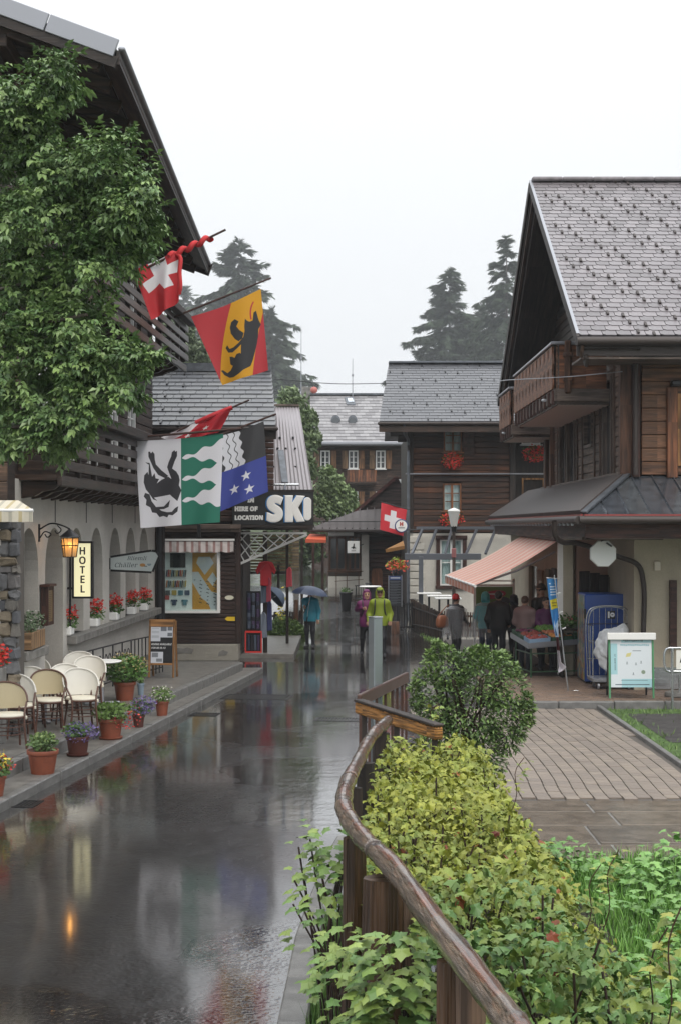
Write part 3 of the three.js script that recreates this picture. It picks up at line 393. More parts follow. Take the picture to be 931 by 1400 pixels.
  mesh('snow_bar', [l(cyl(W(330, 667, 37.0).add(V(0, .08, 0)), W(409, 667, 37.0).add(V(0, .08, 0)), .035)), l(bx(.05, .16, .06, W(390, 667, 37).x, W(390, 667, 37).y + .03, -37))], M.steel, sr);
  const studs = []; for (const [px, py, D] of [[383, 600, 40.2], [401, 600, 40.2], [380, 615, 39.5], [391, 615, 39.5], [404, 615, 39.5], [374, 640, 38.4], [389, 640, 38.4], [404, 640, 38.4]]) studs.push(l(bx(.06, .06, .08, X(px, D), Y(py, D) + .03, -D))); studs.forEach(g => mesh('snow_stud', g, M.iron, sr)); mesh('flashing_strip', l(beam(W(384, 618, 39.3).add(V(0, .05, 0)), W(390, 662, 37.3).add(V(0, .05, 0)), .16, .015)), M.zinc, sr); mesh('ridge_trim', l(beam(c3.clone().add(V(0, .04, 0)), c2.clone().add(V(0, .04, 0)), .14, .06)), M.greyWood, sr);
  // porch: beam, posts, white lattice bracket
  mesh('porch_beam', l(bx(X(428, 36.6) - X(318, 36.6), .1, .16, X(373, 36.6), Y(722, 36.6), -36.62)), M.blackWood, o);
  for (const [px, D, b] of [[363, 37.2, .11], [393, 40, .08], [413, 43.5, .08]]) mesh('post', l(bx(b, 3.2, b, X(px, D), 1.6 + groundH(X(px, D), D), -D, .01)), M.blackWood, o);
  const Lp = (px, py) => W(px, py, 36.5), lat = [beam(Lp(323, 729), Lp(420, 729), .05, .05), beam(Lp(323, 729), Lp(323, 774), .05, .05), beam(Lp(323, 773), Lp(420, 731), .05, .06)]; const bar = (a, b) => lat.push(beam(Lp(...a), Lp(...b).add(V(0, 0, R() * .02)), .03, .026));
  bar([324, 735], [343, 763]); bar([326, 752], [335, 768]); bar([327, 731], [352, 760]); bar([342, 731], [366, 754]); bar([360, 731], [380, 747]); bar([378, 731], [392, 742]); bar([396, 731], [405, 737]);
  bar([324, 745], [338, 730]); bar([324, 766], [355, 730]); bar([342, 763], [373, 730]); bar([362, 755], [389, 730]); bar([383, 746], [402, 730]); mesh('lattice', lat.map(l), M.white, o);
  const slatMats = [wood([.5, .38, .18]), wood([.4, .3, .15])];
  // slatted screen behind, letting light through
  for (let i = 0; i < 12; i++) mesh('screen_slat', l(bx(X(409, 40.4) - X(334, 40.4), .055, .02, X(371.5, 40.4), Y(733, 40.4) - i * .085, -40.4 - i * .012, 0, 0, -.1)), slatMats[i % 2], o);
  mesh('cross_rail', [l(bx(1.3, .07, .07, X(367, 40), Y(783, 40), -40)), l(bx(.07, .9, .07, X(381, 40), Y(795, 40), -40))], M.blackWood, o);
  mesh('side_wall', l(bx(.12, 3, 3, -2.5, 1.7, -38.3)), M.blackWood, o);
  mesh('paved_threshold', l(slab([V(-2.6, .1, -36.7), V(X(404, 38), .1, -36.7), V(X(412, 42.6), .12, -43), V(-2.6, .12, -43)], .2)), M.concreteWet, o);
}
{ // SKI sign with raised letters
  const D = 35.85, x0 = X(318, D), x1 = X(429, D), y0 = Y(718, D), y1 = Y(672, D), w = x1 - x0, h = y1 - y0, o = thing('ski_sign', 'black sign reading SKI in large white letters over shop porch', 'sign', [x0, y0, -D]);
  mesh('board', bx(w, h, .1, w / 2, h / 2, 0, .01), M.black, o); mesh('trim', [bx(w + .04, .05, .14, w / 2, h + .02, 0), bx(w + .04, .06, .14, w / 2, -.03, 0)], M.blackWood, o);
  const font = await new FontLoader().loadAsync('fonts/droid/droid_sans_bold.typeface.json'), txt = (s, size, x, y, depth, m, bev, name, sx = 1) => { const g = new TextGeometry(s, { font, size, depth, curveSegments: 6, bevelEnabled: bev > 0, bevelSize: bev, bevelThickness: .01, bevelSegments: 2 }); g.scale(sx, 1, 1).translate(x, y, .052); return mesh(name, g, m, o); };
  const lw = mat([.82, .82, .8], { roughness: .4 }), lb = mat([.03, .2, .5], { roughness: .4 });
  for (const [dx, m, zz, nm] of [[-.03, lb, .052, 'letter_edge'], [0, lw, .07, 'letter']]) { const hh = h * .66, a = .085, pts = []; for (let i = 0; i <= 16; i++) { const t = i / 16 * Math.PI; pts.push([a * Math.cos(t), hh - a + a * Math.sin(t)]); } for (let i = 0; i <= 16; i++) { const t = Math.PI + i / 16 * Math.PI; pts.push([a * Math.cos(t), a + a * Math.sin(t)]); } mesh(nm, ext(pts, .03, .012).translate(w * .925 + dx, h * .15, zz), m, o); }
  'SK'.split('').forEach((c, i) => { const x = w * [.43, .64][i]; txt(c, h * .68, x - .03, h * .15 - .005, .02, lb, .055, 'letter_edge', .92); txt(c, h * .68, x, h * .15, .05, lw, .05, 'letter', .92); });
  txt('HIRE OF', .105, .06, h * .42, .012, lw, .008, 'small_lettering'); txt('LOCATION', .1, .06, h * .16, .012, lw, .008, 'small_lettering'); txt('IN', .1, .38, h * .68, .012, lw, .008, 'small_lettering');
}

// ---------- flags ----------
// cloth between four measured corners (top left, top right, bottom right, bottom left) at depth D, with folds and a real hem thickness
function cloth(name, tl, tr, br, bl, D, tex_, o = {}) {
  const { nx = 40, ny = 40, fold = .05, freq = 3, sag = .03, parent, phase = 0, dz = 0 } = o, c = [tl, tr, br, bl].map((p, i) => W(p[0], p[1], D + (i === 1 || i === 2 ? dz : 0))), g = fin(new THREE.PlaneGeometry(1, 1, nx, ny)), p = g.attributes.position;
  for (let i = 0; i < p.count; i++) { const u = p.getX(i) + .5, v = .5 - p.getY(i), a = c[0].clone().lerp(c[1], u), b = c[3].clone().lerp(c[2], u), q = a.lerp(b, v); q.y -= sag * 4 * u * (1 - u) * (1 - v) ; q.z += fold * (.35 + v) * Math.sin(u * 6.28 * freq + v * 2.2 + phase) + fold * .4 * Math.sin(v * 5 + u * 9); p.setXYZ(i, q.x, q.y, q.z); }
  g.computeVertexNormals(); return mesh(name, g, mat([.92, .92, .92], { map: tex_, roughness: .75, side: THREE.DoubleSide, transmission: .22, thickness: 0 }), parent, true);
}
const poly = (g, pts, fill) => { g.fillStyle = fill; g.beginPath(); pts.forEach((p, i) => i ? g.lineTo(p[0], p[1]) : g.moveTo(p[0], p[1])); g.closePath(); g.fill(); };
const starPath = (g, x, y, r, fill) => poly(g, Array.from({ length: 10 }, (_, i) => { const a = -Math.PI / 2 + i * Math.PI / 5, q = i % 2 ? r * .4 : r; return [x + q * Math.cos(a), y + q * Math.sin(a)]; }), fill);
const pole = (parent, a, b, r = .024) => mesh('pole', [cyl(a, b, r, r * .85, 10)], M.plankBrown, parent);
M.poleDark = M.iron;
{ // red flag with white cross, wrapped round its pole
  const D = 26, o = thing('flag', 'red flag with white cross partly wrapped round its pole under hotel roof', 'flag', [0, 0, 0], 0, 'flags hanging on the hotel front'); pole(o, W(150, 391, D), W(309, 314, D));
  const t = canvasTex(256, 384, (g, w, h) => { g.fillStyle = '#c92c34'; g.fillRect(0, 0, w, h); poly(g, [[75, -10], [170, -10], [185, 75], [256, 60], [256, 150], [185, 150], [215, 235], [150, 235], [120, 170], [40, 200], [20, 120], [95, 95]], '#efedf0'); });
  cloth('cloth', [184, 371], [246, 343], [245, 412], [208, 438], D, t, { parent: o, fold: .07, freq: 1.6, sag: -.02 });
  const pts = []; for (let i = 0; i <= 30; i++) { const k = i / 30, p = W(mix(232, 290, k), mix(351, 324, k), D); pts.push(p.add(V(0, .035 * Math.sin(k * 24), .035 * Math.cos(k * 24)))); } mesh('wrapped_cloth', [tube(pts, .05, 90, 8), tube([W(240, 346, D), W(247, 352, D - .05), W(246, 372, D - .06), W(247, 392, D - .05), W(245, 402, D)], .04, 20, 6)], mat([.55, .03, .035], { roughness: .75 }), o);
}
{ // red flag with yellow diagonal and black bear
  const D = 32, o = thing('flag', 'red flag with yellow diagonal band and black bear', 'flag', [0, 0, 0], 0, 'flags hanging on the hotel front'); pole(o, W(220, 441, D), W(371, 380, D));
  // drawn in a 120 x 150 field measured on the cloth, then stretched to the corners
  const Q = 5, t = canvasTex(600, 740, (g) => {
    g.fillStyle = '#c3343c'; g.fillRect(0, 0, 600, 740); poly(g, [[345, 0], [600, 0], [600, 190], [395, 740], [0, 740], [0, 700]], '#e2a416'); poly(g, [[345, 0], [600, 0], [600, 210], [400, 740], [0, 740]], '#e2a416');
    const S = (x, y) => [(x - 118) * .98 + 60 - (y - 600) * .0, (y - 350) * .78 + 60], B = pts => poly(g, pts.map(([u, v]) => [u * 6, v * 7.4]), '#2f3034');
    B([[51, 24], [57, 22], [62, 27], [57, 32], [60, 38], [66, 44], [62, 50], [55, 52], [50, 47], [46, 38], [47, 30]]);          // forepaw
    B([[72, 27], [75, 31], [78, 33], [83, 33], [86, 24], [90, 23], [92, 35], [95, 42], [90, 46], [88, 55], [84, 64], [79, 72], [72, 82], [66, 88], [58, 89], [50, 90], [40, 93], [28, 95], [20, 94], [12, 88], [9, 81], [13, 81], [19, 87], [27, 85], [34, 80], [42, 77], [50, 74], [54, 68], [56, 62], [58, 57], [50, 60], [40, 63], [33, 61], [31, 54], [35, 51], [37, 57], [44, 57], [54, 54], [64, 49], [68, 42], [69, 36]]); // body, hind leg
    B([[33, 67], [37, 68], [41, 71], [46, 67], [52, 67], [55, 70], [54, 75], [49, 79], [40, 79], [33, 80], [30, 77]]);
    g.strokeStyle = '#c3343c'; g.lineWidth = 14; g.beginPath(); g.moveTo(81 * 6, 31 * 7.4); g.quadraticCurveTo(80 * 6, 18 * 7.4, 88 * 6, 11 * 7.4); g.stroke();
  });
  cloth('cloth', [262, 433], [357, 395], [367, 506], [304, 526], D, t, { parent: o, fold: .05, freq: 1.2, sag: .05, phase: 2 });
}
{ // white panel with dark ibex, green and white waves
  const D = 28, o = thing('flag', 'flag with upside-down dark ibex and green white waves', 'flag', [0, 0, 0], 0, 'flags hanging on the hotel front'); pole(o, W(150, 601, D - .05), W(330, 586, D - .05));
  const t = canvasTex(720, 720, g => {
    g.fillStyle = '#e9e9f0'; g.fillRect(0, 0, 720, 720); const k = (u, v) => [u * 7.2 * 1.0, v * 7.2];  // field 100 x 100
    g.fillStyle = '#1d7762'; g.fillRect(372, 0, 348, 720);
    for (let i = 0; i < 3; i++) { const y0 = 165 + i * 178; g.fillStyle = '#e9e9f0'; g.beginPath(); g.moveTo(380, y0); for (let q = 0; q <= 40; q++) { const u = q / 40; g.lineTo(380 + 340 * u, y0 - 120 * u - 14 * Math.sin(u * 15)); } for (let q = 40; q >= 0; q--) { const u = q / 40; g.lineTo(380 + 340 * u, y0 + 70 * u - 6 + 14 * Math.sin(u * 15 + .5)); } g.fill(); }
    const B = pts => poly(g, pts.map(p => k(p[0], p[1])), '#35343a');
    B([[14, 13], [16, 13], [17, 15], [19, 13], [21, 16], [21, 22], [22, 28], [28, 35], [36, 42], [33, 45], [24, 40], [19, 32], [16, 24], [14, 19]]);
    B([[41, 15], [44, 13], [45, 15], [47, 14], [47, 20], [44, 26], [41, 34], [46, 38], [49, 43], [50, 48], [49, 54], [52, 60], [47, 72], [40, 66], [38, 64], [28, 65], [18, 66], [22, 70], [17, 68], [12, 60], [9, 56], [7, 48], [8, 40], [12, 36], [13, 40], [14, 28], [10, 25], [15, 26], [16, 34], [17, 42], [20, 38], [21, 44], [25, 45], [22, 50], [28, 46], [36, 43], [40, 46], [37, 38], [35, 32], [37, 26], [40, 20]]);
    B([[8, 60], [13, 62], [15, 70], [20, 77], [27, 82], [34, 84], [40, 84], [44, 80], [48, 78], [47, 84], [41, 88], [36, 87], [34, 90], [29, 88], [24, 89], [20, 84], [15, 83], [13, 77], [8, 74], [9, 68], [6, 64]]); B([[20, 77], [30, 77], [38, 70], [36, 78], [30, 80], [24, 80]]);
  });
  cloth('cloth', [186, 603], [306, 593], [301, 714], [193, 722], D, t, { parent: o, fold: .03, freq: 2.2, sag: .02 });
}
{ // black, white waves, blue with three stars
  const D = 30, o = thing('flag', 'black and blue flag with white waves and three stars', 'flag', [0, 0, 0], 0, 'flags hanging on the hotel front'); pole(o, W(180, 640, D), W(378, 566, D));
  const t = canvasTex(512, 768, g => { g.fillStyle = '#3b3b3e'; g.fillRect(0, 0, 512, 768); g.fillStyle = '#3d4aa0'; g.fillRect(0, 375, 512, 393); g.fillStyle = '#e6e7ee'; g.beginPath(); g.moveTo(20, 0); for (let i = 0; i <= 30; i++) g.lineTo(30 + 45 * i / 30 + 14 * Math.sin(i * .75), i * 12.5); for (let i = 30; i >= 0; i--) g.lineTo(230 + 60 * i / 30 + 14 * Math.sin(i * .75), i * 12.5); g.fill(); g.strokeStyle = '#3b3b3e'; g.lineWidth = 9; for (const x of [95, 165]) { g.beginPath(); for (let i = 0; i <= 30; i++) g.lineTo(x + 55 * i / 30 + 14 * Math.sin(i * .75), i * 12.5); g.stroke(); } starPath(g, 300, 505, 56, '#e9eaf2'); starPath(g, 175, 600, 56, '#e9eaf2'); starPath(g, 330, 660, 56, '#e9eaf2'); });
  cloth('cloth', [299, 597], [361, 576], [367, 672], [297, 701], D, t, { parent: o, fold: .05, freq: 1.3, sag: .02, phase: 1 });
}
{ // red and white flag with stars, rolled on its pole
  const D = 31.5, o = thing('flag', 'red and white starred flag rolled up on its pole', 'flag', [0, 0, 0], 0, 'flags hanging on the hotel front'); pole(o, W(190, 612, D), W(341, 547, D));
  const t = canvasTex(384, 192, g => { g.fillStyle = '#c01f2e'; g.fillRect(0, 0, 384, 192); poly(g, [[0, 0], [230, 0], [180, 90], [0, 110]], '#e3dfe4'); starPath(g, 90, 150, 30, '#eee'); starPath(g, 170, 140, 26, '#eee'); starPath(g, 270, 110, 24, '#eee'); });
  cloth('cloth', [217, 600], [318, 557], [300, 590], [222, 612], D - .03, t, { parent: o, fold: .08, freq: 2.5, sag: -.01, ny: 14 });
  mesh('rolled_cloth', tube([W(268, 578, D), W(290, 568, D - .04), W(305, 562, D), W(318, 557, D)], .05, 20, 7), mat([.52, .03, .04], { roughness: .75 }), o);
}

// ---------- timber chalet in the middle distance ----------
M.curtain = mat([.5, .56, .56], { roughness: .9, side: THREE.DoubleSide }); M.amberWood = wood([.4, .15, .05]);
const logMats = [[.11, .046, .023], [.08, .035, .02], [.16, .062, .028], [.25, .092, .038], [.07, .031, .02]].map(c => wood(c));
const flowerRed = mat([.62, .035, .025], { roughness: .6, side: THREE.DoubleSide }), leafGreen = mat([.06, .13, .025], { roughness: .6, side: THREE.DoubleSide });
// small florets and leaves as real bent petals, joined
const petal = (() => { const g = polyGeo([[V(0, 0, 0), V(.5, -.3, .06), V(1, 0, .12), V(.5, .3, .06)]]); return g; })();
function sprays(n, r, at, size, dirUp = .3, shape = petal) { const a = []; for (let i = 0; i < n; i++) { const p = at(r), s = size * rr(.7, 1.3, r), q = new THREE.Quaternion().setFromEuler(new THREE.Euler(rr(-1.2, 1.2, r), rr(0, 6.28, r), rr(-.6, 1.1, r) * dirUp + rr(-.5, .5, r))); a.push(shape.clone().scale(s, s, s).applyQuaternion(q).translate(p.x, p.y, p.z)); } return a; }
const blob = (cx, cy, cz, rx, ry, rz) => r => { let x, y, z; do { x = rr(-1, 1, r); y = rr(-1, 1, r); z = rr(-1, 1, r); } while (x * x + y * y + z * z > 1); return V(cx + x * rx, cy + y * ry, cz + z * rz); };
function geraniumBox(label, x, y, z, w, h, size = .06, n = 150, ry = 0) { const r = rng(Math.floor(x * 91 + y * 57)), o = thing('geranium_box', label, 'flower box', [x, y, z], ry, 'window boxes of red geraniums'); mesh('box', bx(w, .16, .18, 0, 0, 0, .01), M.plankBrown, o); stuffPart(mesh('leaves', sprays(n, r, blob(0, .02, .08, w * .55, h * .5, .16), size * 1.3), leafGreen, o)); stuffPart(mesh('blossoms', sprays(n * 2, r, blob(0, -.02, .14, w * .58, h * .55, .16), size), flowerRed, o)); return o; }
{
  const D = 48, o = thing('timber_chalet', 'dark log chalet with slate roof and white ground floor', 'building', [X(558, D), .15, -D]), ox = X(558, D), oy = .15, L = (px, py, d = D) => W(px, py, d).sub(V(ox, oy, -D)), lx = px => X(px, D) - ox, ly = py => Y(py, D) - oy, r = rng(101), w = lx(700);
  const op = [[lx(606), lx(631), ly(618), ly(583)], [lx(605), lx(630), ly(699), ly(661)]], gw = [lx(597), lx(636), ly(803), ly(735)];
  mesh('wall_core', [bx(w + 1.6, 6.1, 5.5, w / 2 + .8, 3.1, -3.1)], M.blackWood, o);
  boards(o, 0, w, ly(728), ly(580), -.06, .185, .16, logMats, op, r, 'log', .012, 3.5);
  boards(o, w + .02, w + 1.9, ly(728), ly(580), -.45, .185, .16, logMats, [[w + .3, w + 1.0, ly(632), ly(588)]], r, 'log', .012, 3.5);
  mesh('corner_logs', bx(.2, ly(580) - ly(728), .24, w, (ly(580) + ly(728)) / 2, 0, .02), M.blackWood, o); mesh('corner_logs', bx(.2, ly(580) - ly(728), .2, .06, (ly(580) + ly(728)) / 2, .01, .02), M.blackWood, o);
  mesh('storey_rail', bx(w + 2, .045, .14, w / 2 + .9, ly(648), .08, .01), M.greyMetal, o);
  for (const [a, b, c, e] of op) win(o, (a + b) / 2, (c + e) / 2, .0, b - a, e - c, { cols: 2, rows: 3, frame: M.amberWood, t: .05, glass: M.glass, curtain: M.curtain });
  win(o, w + .65, (ly(606) + ly(590)) / 2, -.36, .62, .42, { cols: 2, rows: 1, frame: M.white, t: .05, glass: M.glass, curtain: M.curtain });
  { const sx = lx(640), s = mesh('closed_shutter', bx(.36, 1.05, .05, sx, ly(601), .06, .01), M.plankBrown, o); for (let i = 0; i < 5; i++) mesh('slat', bx(.3, .12, .02, sx, ly(601) - .42 + i * .21, .09, .006), M.darkWood, s); }
  win(o, lx(730), ly(676), -.34, .75, 1.1, { cols: 1, rows: 1, frame: M.orangeWood, t: .06, sill: false });
  // white ground floor with quoins
  mesh('ground_floor', ext([[0, 0], [w + .2, 0], [w + .2, ly(729)], [0, ly(729)]], .3, 0, [[[gw[0], gw[2]], [gw[1], gw[2]], [gw[1], gw[3]], [gw[0], gw[3]]]]).translate(0, 0, -.31), M.whiteWall, o);
  for (let i = 0; i < 12; i++) mesh('quoin', bx(i % 2 ? .42 : .52, .21, .05, (i % 2 ? .21 : .26) + .003, .14 + i * .235, .012, .02), M.whiteWall, o);
  mesh('window_surround', [bx(gw[1] - gw[0] + .1, .14, .1, (gw[0] + gw[1]) / 2, gw[3], .03), bx(gw[1] - gw[0] + .1, .1, .1, (gw[0] + gw[1]) / 2, gw[2], .03), bx(.12, gw[3] - gw[2] - .1, .1, gw[0] + .03, (gw[2] + gw[3]) / 2, .03), bx(.12, gw[3] - gw[2] - .1, .1, gw[1] - .03, (gw[2] + gw[3]) / 2, .03)], M.plankBrown, o);
  win(o, (gw[0] + gw[1]) / 2, (gw[2] + gw[3]) / 2, -.05, gw[1] - gw[0] - .2, gw[3] - gw[2] - .12, { cols: 2, rows: 2, t: .05, glass: M.glass, curtain: M.curtain, sill: false });
  // roof
  const eL = W(518, 577, 46.9), eR = V(9, eL.y, -46.9), rL = W(531, 498, 51.2), rR = V(9, rL.y, -51.2), inv = new THREE.Matrix4().makeTranslation(-ox, -oy, D), l = g => g.applyMatrix4(inv);
  const roof = mesh('roof', l(slab([eL, eR, rR, rL].map(p => p.clone().add(V(0, -.03, 0))), .18)), M.blackWood, o); slates(roof, eL, eR, rL, rR, 22, .4, slateMats.slice(0, 2), 300, { hooks: 5, inv, seed: 12, clip: false, th: .024 });
  mesh('ridge_cap', l(beam(rL.clone().add(V(0, .06, 0)), rR.clone().add(V(0, .06, 0)), .4, .07, .01)), M.zinc, roof); mesh('back_slope', l(slab([rR.clone().add(V(0, 0, -.12)), V(9, eL.y, -56), V(rL.x, eL.y, -56), rL.clone().add(V(0, 0, -.12))], .1)), M.slate, roof);
  mesh('gutter', l(beam(eL.clone().add(V(-.05, -.05, .06)), eR.clone().add(V(0, -.05, .06)), .12, .1, .03)), M.gutterBrown, roof); mesh('fascia', l(beam(eL.clone().add(V(0, -.22, 0)), eR.clone().add(V(0, -.22, 0)), .06, .2)), M.darkWood, roof); mesh('eave_bracket', [bx(.5, .2, .2, -.35, ly(592), -.1, .02), bx(.3, .2, .2, -.2, ly(600), -.1, .02)], M.blackWood, roof);
  mesh('downspout', l(tube([W(552, 578, 46.8), W(553, 592, 47.2), W(558, 604, 47.9), W(558, 640, 47.85), W(558, 760, 47.85), W(558, 850, 47.85)], .05, 60, 8)), M.zinc, o);
  // steel pergola frame along the front
  const pg = mesh('pergola', [beam(L(553, 761, 46.5), L(657, 761, 46.5), .1, .2, .01), beam(L(569, 722, 47.6), L(700, 722, 47.6), .12, .1, .01), beam(L(575, 761, 46.5), L(575, 846, 46.5), .14, .14, .01)], M.greyMetal.clone(), o); pg.material.color.setRGB(.13, .14, .16);
  for (const [a, b] of [[577, 563], [596, 584], [617, 608], [651, 637], [677, 663]]) mesh('strut', beam(L(a, 724, 47.5), L(b, 757, 46.6), .07, .07), pg.material, pg);
}
geraniumBox('red geraniums below upper curtained window of log chalet', X(618, 47.7), Y(629, 47.7), -47.75, .62, .5, .075); geraniumBox('red geraniums behind the white street lamp on log chalet', X(617, 47.7), Y(710, 47.7), -47.75, .72, .42, .075); geraniumBox('red geraniums under small window beside the shop balcony', X(731, 47.7), Y(619, 47.7), -47.95, .7, .55, .075);
{ // street lamp
  const D = 43, o = thing('street_lamp', 'white lantern street lamp on slim post before log chalet', 'street lamp', [X(620, D), 0, -D]); mesh('post', [cyl(V(0, 0, 0), V(0, Y(722, D), 0), .06, .045), cyl(V(0, 0, 0), V(0, .5, 0), .09, .08)], M.greyWood, o); mesh('lamp_shade', lathe([[.09, Y(720, D)], [.17, Y(700, D)], [.19, Y(699, D)], [.16, Y(697, D)], [.06, Y(695, D)], [0, Y(694, D)]], 8), mat([.78, .78, .75], { roughness: .4 }), o); mesh('collar', cyl(V(0, Y(727, D), 0), V(0, Y(719, D), 0), .07, .09), M.iron, o);
  mesh('band', bx(.13, .28, .13, 0, Y(756, D), 0, .02), mat([.4, .16, .16], { roughness: .6 }), o);
}
// ---------- restaurant beyond ----------
{
  const D = 54, Yb = 1.05, ox = X(440, D), o = thing('restaurant_building', 'low brown restaurant with white corner pillar and metal roof', 'building', [ox, Yb, -D]), inv = new THREE.Matrix4().makeTranslation(-ox, -Yb, D), l = g => g.applyMatrix4(inv), lx = px => X(px, D) - ox, ly = py => Y(py, D) - Yb, r = rng(131);
  mesh('wall_core', bx(lx(575), 2.4, 4, lx(575) / 2 + .25, 1.1, -2.4), M.darkVoid, o);
  mesh('parapet', bx(lx(496) - lx(449), .62, .2, (lx(496) + lx(449)) / 2, .1, -.02, .01), M.whiteWall, o); mesh('pillar', bx(lx(504) - lx(494), 2.15, .34, lx(499), .88, .0, .015), M.whiteWall, o);
  for (const [a, b] of [[450, 473], [477, 493]]) win(o, (lx(a) + lx(b)) / 2, ly(757), .0, lx(b) - lx(a), ly(734) - ly(780), { cols: 2, rows: 1, frame: M.brownWood, t: .06 });
  boards(o, lx(504.5), lx(575), -.5, 1.9, -.05, .16, .08, [M.plankBrown, M.blackWood, M.darkWood], [], r);
  mesh('door', ext([[0, 0], [.38, 0], [.38, .8], [.33, .9], [.05, .9], [0, .8]], .04, .006).translate(lx(508), -.2, 0), M.redWood, o);
  mesh('entrance_posts', bx(.1, 2.1, .1, lx(441), .85, -.3), M.plankBrown, o); mesh('entrance_posts', bx(.1, 2.1, .1, lx(428), .85, -.6), M.plankBrown, o); mesh('roller_blind', bx(lx(483) - lx(449), .12, .2, lx(466), ly(730), .06), M.white, o);
  mesh('handrail', [beam(V(lx(458), .55, .5), V(lx(496), .62, .5), .03, .03), cyl(V(lx(460), -.2, .5), V(lx(460), .55, .5), .015), cyl(V(lx(474), -.2, .5), V(lx(474), .55, .5), .015), cyl(V(lx(490), -.2, .5), V(lx(490), .6, .5), .015), beam(V(lx(458), .25, .5), V(lx(496), .32, .5), .02, .02)], M.brownWood, o);
  const met = mat([.085, .066, .062], { roughness: .62, map: T.mottle }), P = [W(421, 723, 53), W(562, 724, 53), W(562, 692, 56), W(489, 698, 55.6)], roof = mesh('roof', l(slab(P, .12)), met, o);
  for (let i = 0; i < 15; i++) { const k = i / 14, a = P[0].clone().lerp(P[1], k); const x = mix(421, 562, k), t = Math.min(1, (x - 421) / 68 + .06), b = W(mix(421, 562, k), 723 - 26 * t - (x > 489 ? (x - 489) / 73 * 6 : 0), 53 + 2.7 * t); mesh('standing_seam', l(beam(a.add(V(0, .03, 0)), b.add(V(0, .03, 0)), .03, .04)), met, roof); }
  mesh('gutter', l(beam(P[0].clone().add(V(0, -.06, .05)), P[1].clone().add(V(0, -.06, .05)), .14, .12, .03)), M.gutterBrown, roof); mesh('verge_trim', l(beam(W(478, 706, 56.3), W(541, 653, 56.3), .1, .12)), wood([.18, .05, .04]), roof); mesh('verge_trim', l(beam(W(541, 653, 56.3), W(562, 668, 56.3), .1, .12)), wood([.18, .05, .04]), roof); mesh('skylight', l(slab([W(545, 655, 56.2), W(550, 664, 56.1), W(562, 666, 56.1), W(560, 656, 56.2)], .05)), M.white, roof); mesh('snow_rail', l(beam(W(429, 717, 53.6).add(V(0, .1, 0)), W(556, 717, 53.6).add(V(0, .1, 0)), .03, .03)), M.iron, roof);
  mesh('gable_boards', l(slab([W(480, 706, 56.4), W(575, 706, 56.4), W(575, 676, 56.4), W(541, 655, 56.4)], .1)), wood([.15, .1, .09]), o);
}
{ const D = 52.6, o = thing('awning', 'small orange awning over the restaurant entrance', 'awning', [0, 0, 0]); mesh('cover', slab([W(418, 737, D), W(446, 738, D), W(446, 730, D + .8), W(424, 730, D + .8)], .03), mat([.55, .1, .04], { roughness: .7 }), o); mesh('valance', bx(.74, .1, .02, X(432, D), Y(740, D), -D + .02), mat([.5, .09, .04], { roughness: .7 }), o); }
{ const D = 51, o = thing('awning', 'ochre slanting awning beside the log chalet corner', 'awning', [0, 0, 0]), m = mat([.5, .24, .07], { roughness: .75 }); mesh('cover', slab([W(527, 751, D), W(560, 745, D), W(560, 735, D + 1.4)], .04), m, o); mesh('valance', beam(W(527, 753, D), W(560, 747, D), .03, .12), m, o); }
{ const D = 53, o = thing('bird_sign', 'square white sign with black bird on restaurant front', 'sign', [X(483, D), Y(748, D), -D]); mesh('panel', bx(.44, .44, .06, 0, 0, 0, .01), M.white, o); mesh('bird', [ext([[-.1, -.02], [-.02, .02], [.0, .12], [.04, .13], [.03, .02], [.1, -.05], [.02, -.04], [-.02, -.08], [-.04, -.03]], .01), bx(.16, .014, .01, 0, -.13, .005)].map(g => g.translate(0, 0, .032)), M.black, o); mesh('mount', cyl(V(.1, 0, 0), V(.36, .1, -.4), .02), M.iron, o); }
{ // small cross flag and round sign at the chalet corner
  const D = 46, o = thing('flag', 'red flag with white cross beside the log chalet downspout', 'flag', [0, 0, 0]); const t = canvasTex(256, 256, g => { g.fillStyle = '#d9333f'; g.fillRect(0, 0, 256, 256); g.fillStyle = '#f1eff2'; g.fillRect(100, 45, 58, 170); g.fillRect(40, 100, 175, 58); });
  cloth('cloth', [521, 687], [556, 697], [551, 733], [519, 724], D, t, { parent: o, fold: .03, freq: 1.2, sag: 0 }); mesh('pole', cyl(W(520, 686, D), W(560, 697, D), .016), M.iron, o);
  const s = thing('round_sign', 'round white sign with blue rim on log chalet corner', 'sign', [X(548.5, 45.8), Y(719, 45.8), -45.8]); mesh('rim', fin(new THREE.TorusGeometry(.19, .025, 8, 28)), mat([.03, .05, .16], { roughness: .4 }), s); mesh('disc', fin(new THREE.CylinderGeometry(.19, .19, .04, 28)).rotateX(Math.PI / 2), M.white, s); mesh('emblem', [bx(.035, .13, .012, -.035, .06, .024), bx(.035, .13, .012, .035, .06, .024), bx(.05, .04, .012, 0, .06, .024)], mat([.45, .05, .03], { roughness: .5 }), s); mesh('caption', bx(.2, .02, .012, 0, -.06, .024), M.black, s); mesh('mount', cyl(V(.15, -.12, 0), V(.5, -.12, 0), .02), M.iron, s);
}
